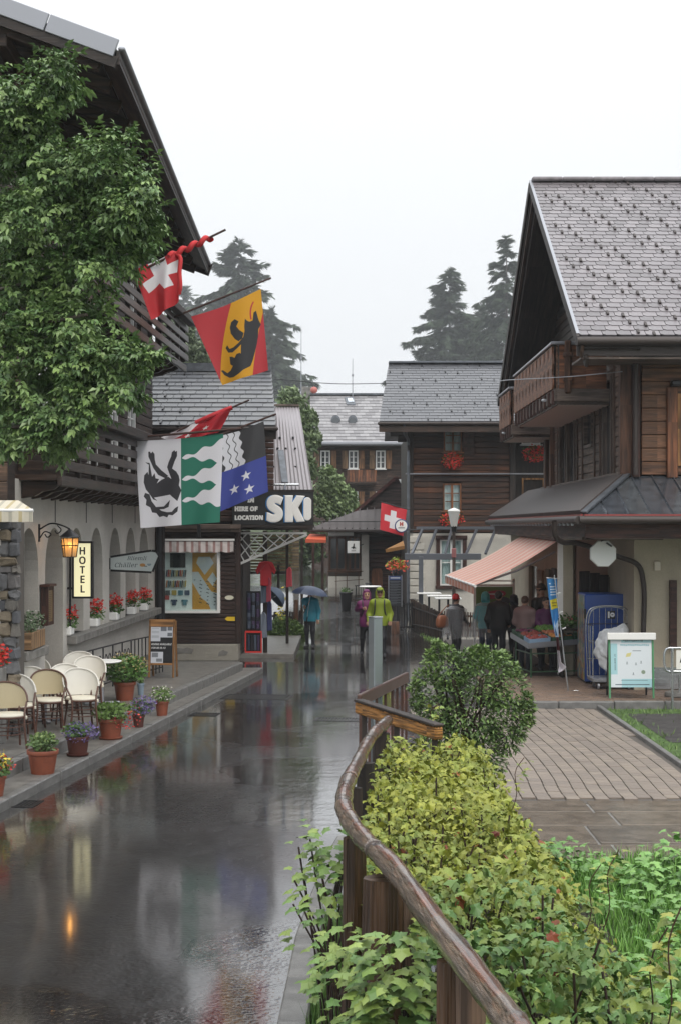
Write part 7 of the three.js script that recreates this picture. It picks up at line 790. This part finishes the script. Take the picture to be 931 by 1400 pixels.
  const o2 = thing('flower_shelf', 'dark raised shelf of potted greens behind stall', 'shelf', [5.0, .13, -30.9]); mesh('shelf', bx(.8, .05, .5, 0, 1.02, 0, .01), M.blackWood, o2); for (const x of [-.35, .35]) mesh('leg', bx(.05, 1, .4, x, .5, 0, .01), M.blackWood, o2); stuffPart(mesh('greens', sprays(260, r, blob(0, 1.16, 0, .42, .13, .24), .12), leafGreen, o2)); stuffPart(mesh('blossoms', sprays(60, r, blob(.1, 1.2, .1, .36, .1, .2), .06), mat([.35, .08, .1], { side: THREE.DoubleSide }), o2));
}
{ // promotional panel under the awning
  const D = 35.8, o = thing('promotion_panel', 'green promotional panel under far end of awning', 'sign', [X(675, D), .13, -D]), w = X(701, D) - X(651, D), yt = Y(802, D) - .13, yb = yt - 1.0; mesh('panel', bx(w, 1.0, .03, 0, (yt + yb) / 2, 0), mat([.8, .8, .8], { map: canvasTex(256, 256, (g) => { g.fillStyle = '#6f8f3e'; g.fillRect(0, 0, 256, 256); g.fillStyle = '#b53a44'; g.beginPath(); g.ellipse(130, 50, 80, 26, -.1, 0, 7); g.fill(); g.fillStyle = '#d9d6d6'; g.fillRect(70, 42, 120, 10); g.fillStyle = '#3c403f'; g.beginPath(); g.ellipse(190, 90, 50, 26, 0, 0, 7); g.fill(); g.fillStyle = '#c7c23f'; g.fillRect(150, 120, 90, 60); g.fillStyle = '#e0e0dc'; g.fillRect(20, 110, 90, 90); }), roughness: .45 }), o, true); mesh('frame', [bx(w + .1, .05, .06, 0, yt + .03, 0), bx(w + .1, .03, .05, 0, yt + .14, 0), bx(.05, yt + .2, .05, -w / 2 - .03, (yt + .2) / 2, 0), bx(.05, yt + .2, .05, w / 2 + .03, (yt + .2) / 2, 0)], M.white, o); }

// ---------- people ----------
// distance to a tapered capsule; e squashes depth
function capDist(px, py, pz, c) { const { a, b, ra, rb, sz } = c, bax = b[0] - a[0], bay = b[1] - a[1], baz = b[2] - a[2], x = px - a[0], y = py - a[1], z = pz - a[2]; let t = (x * bax + y * bay + z * baz) / (bax * bax + bay * bay + baz * baz + 1e-9); t = t < 0 ? 0 : t > 1 ? 1 : t; const dx = x - bax * t, dy = y - bay * t, dz = (z - baz * t) * sz; return (Math.sqrt(dx * dx + dy * dy + dz * dz) - (ra + (rb - ra) * t)) / (sz > 1 ? Math.sqrt(sz) : 1); }
const cap = (a, b, ra, rb, id, sz = 1) => ({ a, b, ra, rb, id, sz });
function nets(caps, lo, hi, cell, k, colorOf) {   // surface nets over the smooth union of capsules
  const n = [0, 1, 2].map(i => Math.ceil((hi[i] - lo[i]) / cell) + 1), f = new Float32Array(n[0] * n[1] * n[2]); const sd = (x, y, z) => { let s = 0, m = 1e9; for (const c of caps) { const d = capDist(x, y, z, c); if (d < m) m = d; if (d < .3) s += Math.exp(-d / k); } return s > 0 ? Math.min(m + .001, -k * Math.log(s)) : m; };
  let q = 0; for (let z = 0; z < n[2]; z++) for (let y = 0; y < n[1]; y++) for (let x = 0; x < n[0]; x++) f[q++] = sd(lo[0] + x * cell, lo[1] + y * cell, lo[2] + z * cell);
  const I = (x, y, z) => (z * n[1] + y) * n[0] + x, id = new Int32Array(f.length).fill(-1), pos = [], nor = [], col = [], ix = [];
  for (let z = 0; z < n[2] - 1; z++) for (let y = 0; y < n[1] - 1; y++) for (let x = 0; x < n[0] - 1; x++) { let mask = 0; const v = []; for (let c = 0; c < 8; c++) { const d = f[I(x + (c & 1), y + (c >> 1 & 1), z + (c >> 2))]; v.push(d); if (d < 0) mask |= 1 << c; } if (mask === 0 || mask === 255) continue; let sx = 0, sy = 0, sz = 0, m = 0; for (let c = 0; c < 8; c++) for (const e of [1, 2, 4]) { if (c & e) continue; const d = c | e; if ((v[c] < 0) === (v[d] < 0)) continue; const t = v[c] / (v[c] - v[d]); sx += (c & 1) + (e === 1 ? t : 0); sy += (c >> 1 & 1) + (e === 2 ? t : 0); sz += (c >> 2) + (e === 4 ? t : 0); m++; } id[I(x, y, z)] = pos.length / 3; const X_ = lo[0] + (x + sx / m) * cell, Y_ = lo[1] + (y + sy / m) * cell, Z_ = lo[2] + (z + sz / m) * cell, h = cell * .6; pos.push(X_, Y_, Z_); const g = V(sd(X_ + h, Y_, Z_) - sd(X_ - h, Y_, Z_), sd(X_, Y_ + h, Z_) - sd(X_, Y_ - h, Z_), sd(X_, Y_, Z_ + h) - sd(X_, Y_, Z_ - h)).normalize(); nor.push(g.x, g.y, g.z); let bi = null, bd = 1e9; for (const c of caps) { const d = capDist(X_, Y_, Z_, c); if (d < bd) { bd = d; bi = c.id; } } col.push(...colorOf(bi, X_, Y_, Z_)); }
  for (let z = 1; z < n[2] - 1; z++) for (let y = 1; y < n[1] - 1; y++) for (let x = 1; x < n[0] - 1; x++) { const s = f[I(x, y, z)] < 0; const quad = (a, b, c, d, flip) => { if (a < 0 || b < 0 || c < 0 || d < 0) return; flip ? ix.push(a, b, c, a, c, d) : ix.push(a, c, b, a, d, c); }; if (s !== f[I(x + 1, y, z)] < 0) quad(id[I(x, y - 1, z - 1)], id[I(x, y, z - 1)], id[I(x, y, z)], id[I(x, y - 1, z)], s); if (s !== f[I(x, y + 1, z)] < 0) quad(id[I(x - 1, y, z - 1)], id[I(x - 1, y, z)], id[I(x, y, z)], id[I(x, y, z - 1)], s); if (s !== f[I(x, y, z + 1)] < 0) quad(id[I(x - 1, y - 1, z)], id[I(x, y - 1, z)], id[I(x, y, z)], id[I(x - 1, y, z)], s); }
  const g = new THREE.BufferGeometry(); g.setAttribute('position', new THREE.Float32BufferAttribute(pos, 3)); g.setAttribute('normal', new THREE.Float32BufferAttribute(nor, 3)); g.setAttribute('uv', new THREE.Float32BufferAttribute(new Float32Array(pos.length / 3 * 2), 2)); g.setAttribute('color', new THREE.Float32BufferAttribute(col, 3)); g.setIndex(ix); return g;
}
const bodyMat = mat([1, 1, 1], { vertexColors: true, roughness: .6 });
const SKIN = [.45, .27, .19];
function person(label, px, D, yb, h, yaw, c, o_ = {}) {
  const { hands = [[-.26, .82, .1], [.26, .82, .1]], step = .06, hood = false, coat = .82, bulk = 1, headTurn = 0, headTilt = 0, hair = [.05, .03, .02], shoes = [.03, .03, .035], skin = SKIN, longHair = false, group, gloves } = o_, o = thing('person', label, 'person', [X(px, D), yb, -D], yaw, group), k = h / 1.75; o.scale.setScalar(k);
  const mirror = s => s, caps = [], arms = []; const B = bulk;
  for (const s of [-1, 1]) { const fz = s * step; caps.push(cap([s * .09, .93, 0], [s * .1, .5, fz * .9 + .02], .092, .068, 'leg'), cap([s * .1, .5, fz * .9 + .02], [s * .105, .1, fz * 1.6 - .02], .066, .05, 'leg'), cap([s * .105, .05, fz * 1.6 - .05], [s * .125, .035, fz * 1.6 + .13], .047, .036, 'shoe')); }
  caps.push(cap([0, .92, 0], [0, 1.1, 0], .155 * B, .15 * B, 'coat', 1.35), cap([0, 1.1, 0], [0, 1.34, -.01], .15 * B, .165 * B, 'coat', 1.35), cap([-.15, 1.4, -.01], [.15, 1.4, -.01], .075 * B, .075 * B, 'coat'), cap([0, 1.4, -.01], [0, 1.52, .005], .062, .052, hood ? 'coat' : 'skin'));
  hands.forEach((w, i) => { const s = i ? 1 : -1, S = [s * .195, 1.39, -.01], dx = w[0] - S[0], dy = w[1] - S[1], dz = w[2] - S[2], L = Math.hypot(dx, dy, dz), R0 = Math.min(.56, L), bend = Math.sqrt(Math.max(0, .29 * .29 - R0 * R0 / 4)), E = [(S[0] + w[0]) / 2 + s * bend * .3, (S[1] + w[1]) / 2 - bend * .35, (S[2] + w[2]) / 2 - bend * .88]; caps.push(cap(S, E, .066 * B, .055 * B, 'coat'), cap(E, w, .054 * B, .04 * B, 'coat')); arms.push([E, w, s]); });
  const colr = (id, x, y, z) => id === 'coat' ? (y < coat && Math.abs(x) < .19 && Math.abs(z) < .2 ? c.legs : c.coat) : id === 'leg' ? (y > coat ? c.coat : c.legs) : id === 'shoe' ? shoes : skin;
  if (coat < .9) caps.push(cap([0, coat + .1, 0], [0, .95, 0], .165 * B, .155 * B, 'coat', 1.3));
  const gs = [nets(caps, [-.55, -.03, -.45], [.55, 1.6, .5], .021, .022, colr)];
  const ct = Math.cos(headTurn), st = Math.sin(headTurn), hp = (x, y, z) => { const y2 = y * Math.cos(headTilt) - z * Math.sin(headTilt), z2 = y * Math.sin(headTilt) + z * Math.cos(headTilt); return [x * ct + z2 * st, 1.64 + y2, .015 - x * st + z2 * ct]; };
  const hc = [cap(hp(0, .03, -.012), hp(0, -.02, .0), .082, .074, 'head'), cap(hp(0, -.04, .03), hp(0, -.08, .045), .058, .042, 'head'), cap(hp(0, .005, .085), hp(0, -.025, .1), .011, .017, 'head'), cap(hp(-.078, .01, -.005), hp(-.08, -.02, -.005), .016, .012, 'head'), cap(hp(.078, .01, -.005), hp(.08, -.02, -.005), .016, .012, 'head'), cap([0, 1.46, -.005], hp(0, -.06, 0), .055, .052, hood ? 'hood' : 'neck')];
  hc.push(cap(hp(0, .045, -.025), hp(0, .02, -.04), .088, .082, 'hair')); if (longHair) hc.push(cap(hp(-.06, 0, -.05), hp(-.07, -.16, -.04), .045, .035, 'hair'), cap(hp(.06, 0, -.05), hp(.07, -.16, -.04), .045, .035, 'hair'));
  if (hood) { hc.push(cap(hp(0, .06, -.04), hp(0, .0, -.055), .1, .1, 'hood'), cap(hp(-.085, .03, .0), hp(-.075, -.09, .0), .032, .04, 'hood'), cap(hp(.085, .03, .0), hp(.075, -.09, .0), .032, .04, 'hood'), cap(hp(-.05, .1, .03), hp(.05, .1, .03), .03, .03, 'hood'), cap(hp(-.06, -.11, .01), hp(.06, -.11, .01), .05, .05, 'hood')); }
  const inv = p => { const x = p[0], y = p[1] - 1.64, z = p[2] - .015, x1 = x * ct - z * st, z1 = x * st + z * ct; return [x1, y * Math.cos(headTilt) + z1 * Math.sin(headTilt), -y * Math.sin(headTilt) + z1 * Math.cos(headTilt)]; };
  const faceCol = (id, x, y, z) => { if (id === 'hair') return hair; if (id === 'hood') return c.hood || c.coat; const [a, b, e] = inv([x, y, z]); if (id === 'head' && e > .04) { if (Math.abs(b - .012) < .011 && Math.abs(Math.abs(a) - .032) < .016) return [.05, .035, .03]; if (Math.abs(b - .032) < .006 && Math.abs(Math.abs(a) - .033) < .02) return [.1, .06, .04]; if (Math.abs(b + .058) < .008 && Math.abs(a) < .026) return [.28, .1, .08]; } return skin; };
  gs.push(nets(hc, [-.19, 1.38, -.2], [.19, 1.84, .2], .0095, .009, faceCol));
  for (const [E, w, s] of arms) { const d = V(w[0] - E[0], w[1] - E[1], w[2] - E[2]).normalize(), side = V(s, 0, 0).cross(d).cross(d).lengthSq() > .1 ? V(0, 0, 1).cross(d).normalize() : V(0, 1, 0).cross(d).normalize(), nrm = d.clone().cross(side), W0 = V(...w), at = (u, v, n) => W0.clone().addScaledVector(d, u).addScaledVector(side, v).addScaledVector(nrm, n).toArray(), hcaps = [cap(at(-.02, 0, 0), at(.03, 0, 0), .03, .034, 'hand'), cap(at(.03, -.018, 0), at(.075, -.024, 0), .022, .018, 'hand'), cap(at(.03, .018, 0), at(.075, .024, 0), .022, .018, 'hand')]; [-.03, -.01, .01, .03].forEach((v, i) => { const l = [.05, .065, .06, .045][i]; hcaps.push(cap(at(.075, v, 0), at(.075 + l * .55, v * 1.1, -.012), .0098, .009, 'hand'), cap(at(.075 + l * .55, v * 1.1, -.012), at(.075 + l * .8, v * 1.1, -.035), .009, .008, 'hand')); }); hcaps.push(cap(at(.02, -.03, -.005), at(.05, -.052, -.02), .0125, .01, 'hand'), cap(at(.05, -.052, -.02), at(.078, -.05, -.035), .01, .0085, 'hand')); const q = hcaps.flatMap(e => [e.a, e.b]), lo = [0, 1, 2].map(i => Math.min(...q.map(p => p[i])) - .045), hi = [0, 1, 2].map(i => Math.max(...q.map(p => p[i])) + .045); gs.push(nets(hcaps, lo, hi, .0055, .004, () => gloves || skin)); }
  mesh('body', gs, bodyMat, o, true); return o;
}
const part = (o, name, g, c, ro = .65, ex = {}) => mesh(name, g, mat(c, { roughness: ro, ...ex }), o);
const backpack = (o, c, z = -.22) => { const g = fin(new THREE.SphereGeometry(1, 20, 14)), p = g.attributes.position; for (let i = 0; i < p.count; i++) { const f = q => Math.sign(q) * Math.pow(Math.abs(q), .6); p.setXYZ(i, f(p.getX(i)) * .15, 1.2 + f(p.getY(i)) * .22, z + f(p.getZ(i)) * .1); } g.computeVertexNormals(); part(o, 'backpack', g, c); for (const s of [-1, 1]) part(o, 'strap', tube([V(s * .1, 1.38, -.14), V(s * .12, 1.49, -.02), V(s * .12, 1.4, .13), V(s * .13, 1.2, .15), V(s * .16, 1.05, .05)], .018, 24, 6), [.03, .03, .035]); };
const cloak = (o, h0, h1, r0, r1) => { const g = lathe([[r0 * .45, h1], [r0, h1 - .08], [mix(r0, r1, .4), mix(h1, h0, .45)], [r1, h0]], 40), p = g.attributes.position; for (let i = 0; i < p.count; i++) { const x = p.getX(i), z = p.getZ(i), a = Math.atan2(z, x), t = (h1 - p.getY(i)) / (h1 - h0), k = 1 + .08 * t * Math.sin(a * 9) + .05 * t * Math.sin(a * 5 + 1); p.setXYZ(i, x * k, p.getY(i) + .03 * t * Math.sin(a * 4), z * k * .85); } g.computeVertexNormals(); mesh('rain_poncho', g, mat([.95, .96, .97], { transmission: .92, thickness: 0, roughness: .4, side: THREE.DoubleSide, ior: 1.3 }), o); };
const beanie = (o, c, y = 1.66) => part(o, 'hat', lathe([[.0, .13], [.05, .12], [.085, .08], [.1, .02], [.103, -.02], [.108, -.022], [.108, .012], [.1, .015]], 24).translate(0, y, -.01), c, .8, { side: THREE.DoubleSide });
{ // walkers
  const p1 = person('person in turquoise rain jacket standing under blue umbrella', 424, 39.8, 0, 1.62, -.35, { coat: [.03, .26, .36], legs: [.015, .015, .02] }, { hands: [[-.1, 1.22, .2], [.27, .84, .04]], coat: .78, hair: [.12, .06, .03], step: .02 });
  part(p1, 'shoulder_strap', tube([V(.1, 1.46, 0), V(.0, 1.3, .16), V(-.14, 1.02, .14)], .014, 20, 6), [.03, .025, .02]);
  const u = thing('umbrella', 'open dark blue umbrella held by person in turquoise jacket', 'umbrella', [X(424, 39.7), Y(814, 39.7), -39.62], .3); u.rotation.z = -.12; const canopy = []; const N = 8; for (let i = 0; i < N; i++) { const a0 = i / N * 6.2832, a1 = (i + 1) / N * 6.2832, S = 6, pos = [], ix = []; for (let j = 0; j <= S; j++) for (let q = 0; q <= 6; q++) { const a = mix(a0, a1, q / 6), t = j / S, sag = 1 - .09 * t * Math.sin(q / 6 * Math.PI), rad = .52 * Math.sin(t * 1.25) / Math.sin(1.25) * sag; pos.push(rad * Math.cos(a), .26 * Math.cos(t * 1.45) - .02 * Math.sin(q / 6 * Math.PI) * t, rad * Math.sin(a)); if (j && q) { const m = j * 7 + q; ix.push(m - 8, m - 7, m - 1, m - 1, m - 7, m); } } const g = new THREE.BufferGeometry(); g.setAttribute('position', new THREE.Float32BufferAttribute(pos, 3)); g.setIndex(ix); g.computeVertexNormals(); mesh('canopy_panel', g, mat([.035, .055, .11], { roughness: .45, side: THREE.DoubleSide }), u); mesh('rib', tube([V(0, .25, 0), V(.3 * Math.cos(a0), .18, .3 * Math.sin(a0)), V(.52 * Math.cos(a0), .03, .52 * Math.sin(a0))], .004, 10, 4), M.steel, u); } mesh('shaft', cyl(V(.0, -.62, .0), V(0, .32, 0), .008), M.steel, u); mesh('handle', cyl(V(0, -.72, 0), V(0, -.58, 0), .016), M.black, u);
  const p2 = person('person in hooded purple rain jacket walking with red backpack', 501, 37.4, 0, 1.66, .12, { coat: [.14, .012, .09], legs: [.014, .014, .017] }, { hood: true, hands: [[-.12, 1.28, .18], [.25, .86, .1]], coat: .78, bulk: 1.12, step: .1 }); backpack(p2, [.25, .02, .03]);
  const p3 = person('person in bright green hooded jacket walking with backpack', 519, 37.1, 0, 1.72, -.05, { coat: [.23, .3, .02], legs: [.016, .017, .022] }, { hood: true, hands: [[-.29, .92, .1], [.27, .92, .12]], bulk: 1.15, step: .09, skin: [.3, .17, .11] }); backpack(p3, [.05, .06, .06]); part(p3, 'cap_peak', ext([[-.08, 0], [.08, 0], [.06, .08], [-.06, .08]], .01, .004).rotateX(Math.PI / 2 - .1).translate(0, 1.71, .08), [.02, .02, .02]);
  const grp = 'people queueing at the market stall';
  const p4 = person('person in red knit hat with brown shoulder bag', 623, 36, 0, 1.62, 2.4, { coat: [.03, .03, .035], legs: [.012, .012, .014] }, { hands: [[-.26, .98, .2], [.24, .9, .15]], step: .05, group: grp }); beanie(p4, [.55, .02, .02]); cloak(p4, .62, 1.46, .3, .4); { const g = fin(new THREE.SphereGeometry(1, 20, 14)), p = g.attributes.position; for (let i = 0; i < p.count; i++) { const f = q => Math.sign(q) * Math.pow(Math.abs(q), .65); p.setXYZ(i, .2 + f(p.getX(i)) * .09, 1.05 + f(p.getY(i)) * .17 - .04 * p.getZ(i) ** 2, -.34 + f(p.getZ(i)) * .22); } g.computeVertexNormals(); part(p4, 'shoulder_bag', g, [.26, .09, .04], .45); part(p4, 'bag_strap', tube([V(.24, 1.18, -.5), V(.16, 1.48, -.12), V(.24, 1.18, -.16)], .014, 20, 6), [.2, .07, .03]); }
  const p5 = person('person in turquoise hood under clear rain poncho', 663, 35, .13, 1.58, 2.9, { coat: [.08, .42, .46], legs: [.02, .03, .06] }, { hood: true, hands: [[-.2, 1.0, .2], [.2, 1.0, .2]], group: grp }); cloak(p5, .6, 1.5, .28, .42);
  person('broad person in black hooded jacket with back turned', 681, 33.5, .13, 1.68, 2.85, { coat: [.012, .012, .014], legs: [.016, .018, .025] }, { hands: [[-.2, .98, .22], [.26, .88, .1]], bulk: 1.2, coat: .84, hair: [.03, .02, .015], group: grp });
  person('slight person in dark clothes between black and mauve coats', 702, 34.0, .13, 1.56, 2.6, { coat: [.02, .022, .03], legs: [.015, .015, .02] }, { hood: true, hands: [[-.2, 1.0, .2], [.2, .9, .15]], group: grp });
  person('person in mauve fleece hoodie bending over fruit crates', 717, 32.3, .13, 1.62, 2.75, { coat: [.2, .13, .125], legs: [.025, .03, .045] }, { hands: [[-.2, 1.02, .3], [.22, 1.0, .3]], bulk: 1.22, headTilt: .25, hair: [.07, .035, .02], coat: .8, group: grp });
  const p9 = person('tall vendor in black with black knit cap', 739, 32.9, .13, 1.86, -.9, { coat: [.012, .012, .014], legs: [.015, .015, .018] }, { hands: [[-.2, 1.05, .28], [.22, 1.05, .28]], headTilt: .35, group: grp }); beanie(p9, [.012, .012, .012]);
  person('dark-haired person in purple top behind fruit crates', 746, 32.2, .13, 1.6, .3, { coat: [.1, .02, .09], legs: [.02, .02, .03] }, { hands: [[-.15, 1.05, .24], [.16, 1.05, .24]], longHair: true, hair: [.02, .012, .01], headTilt: .2, group: grp });
}
renderer.render(scene, camera);
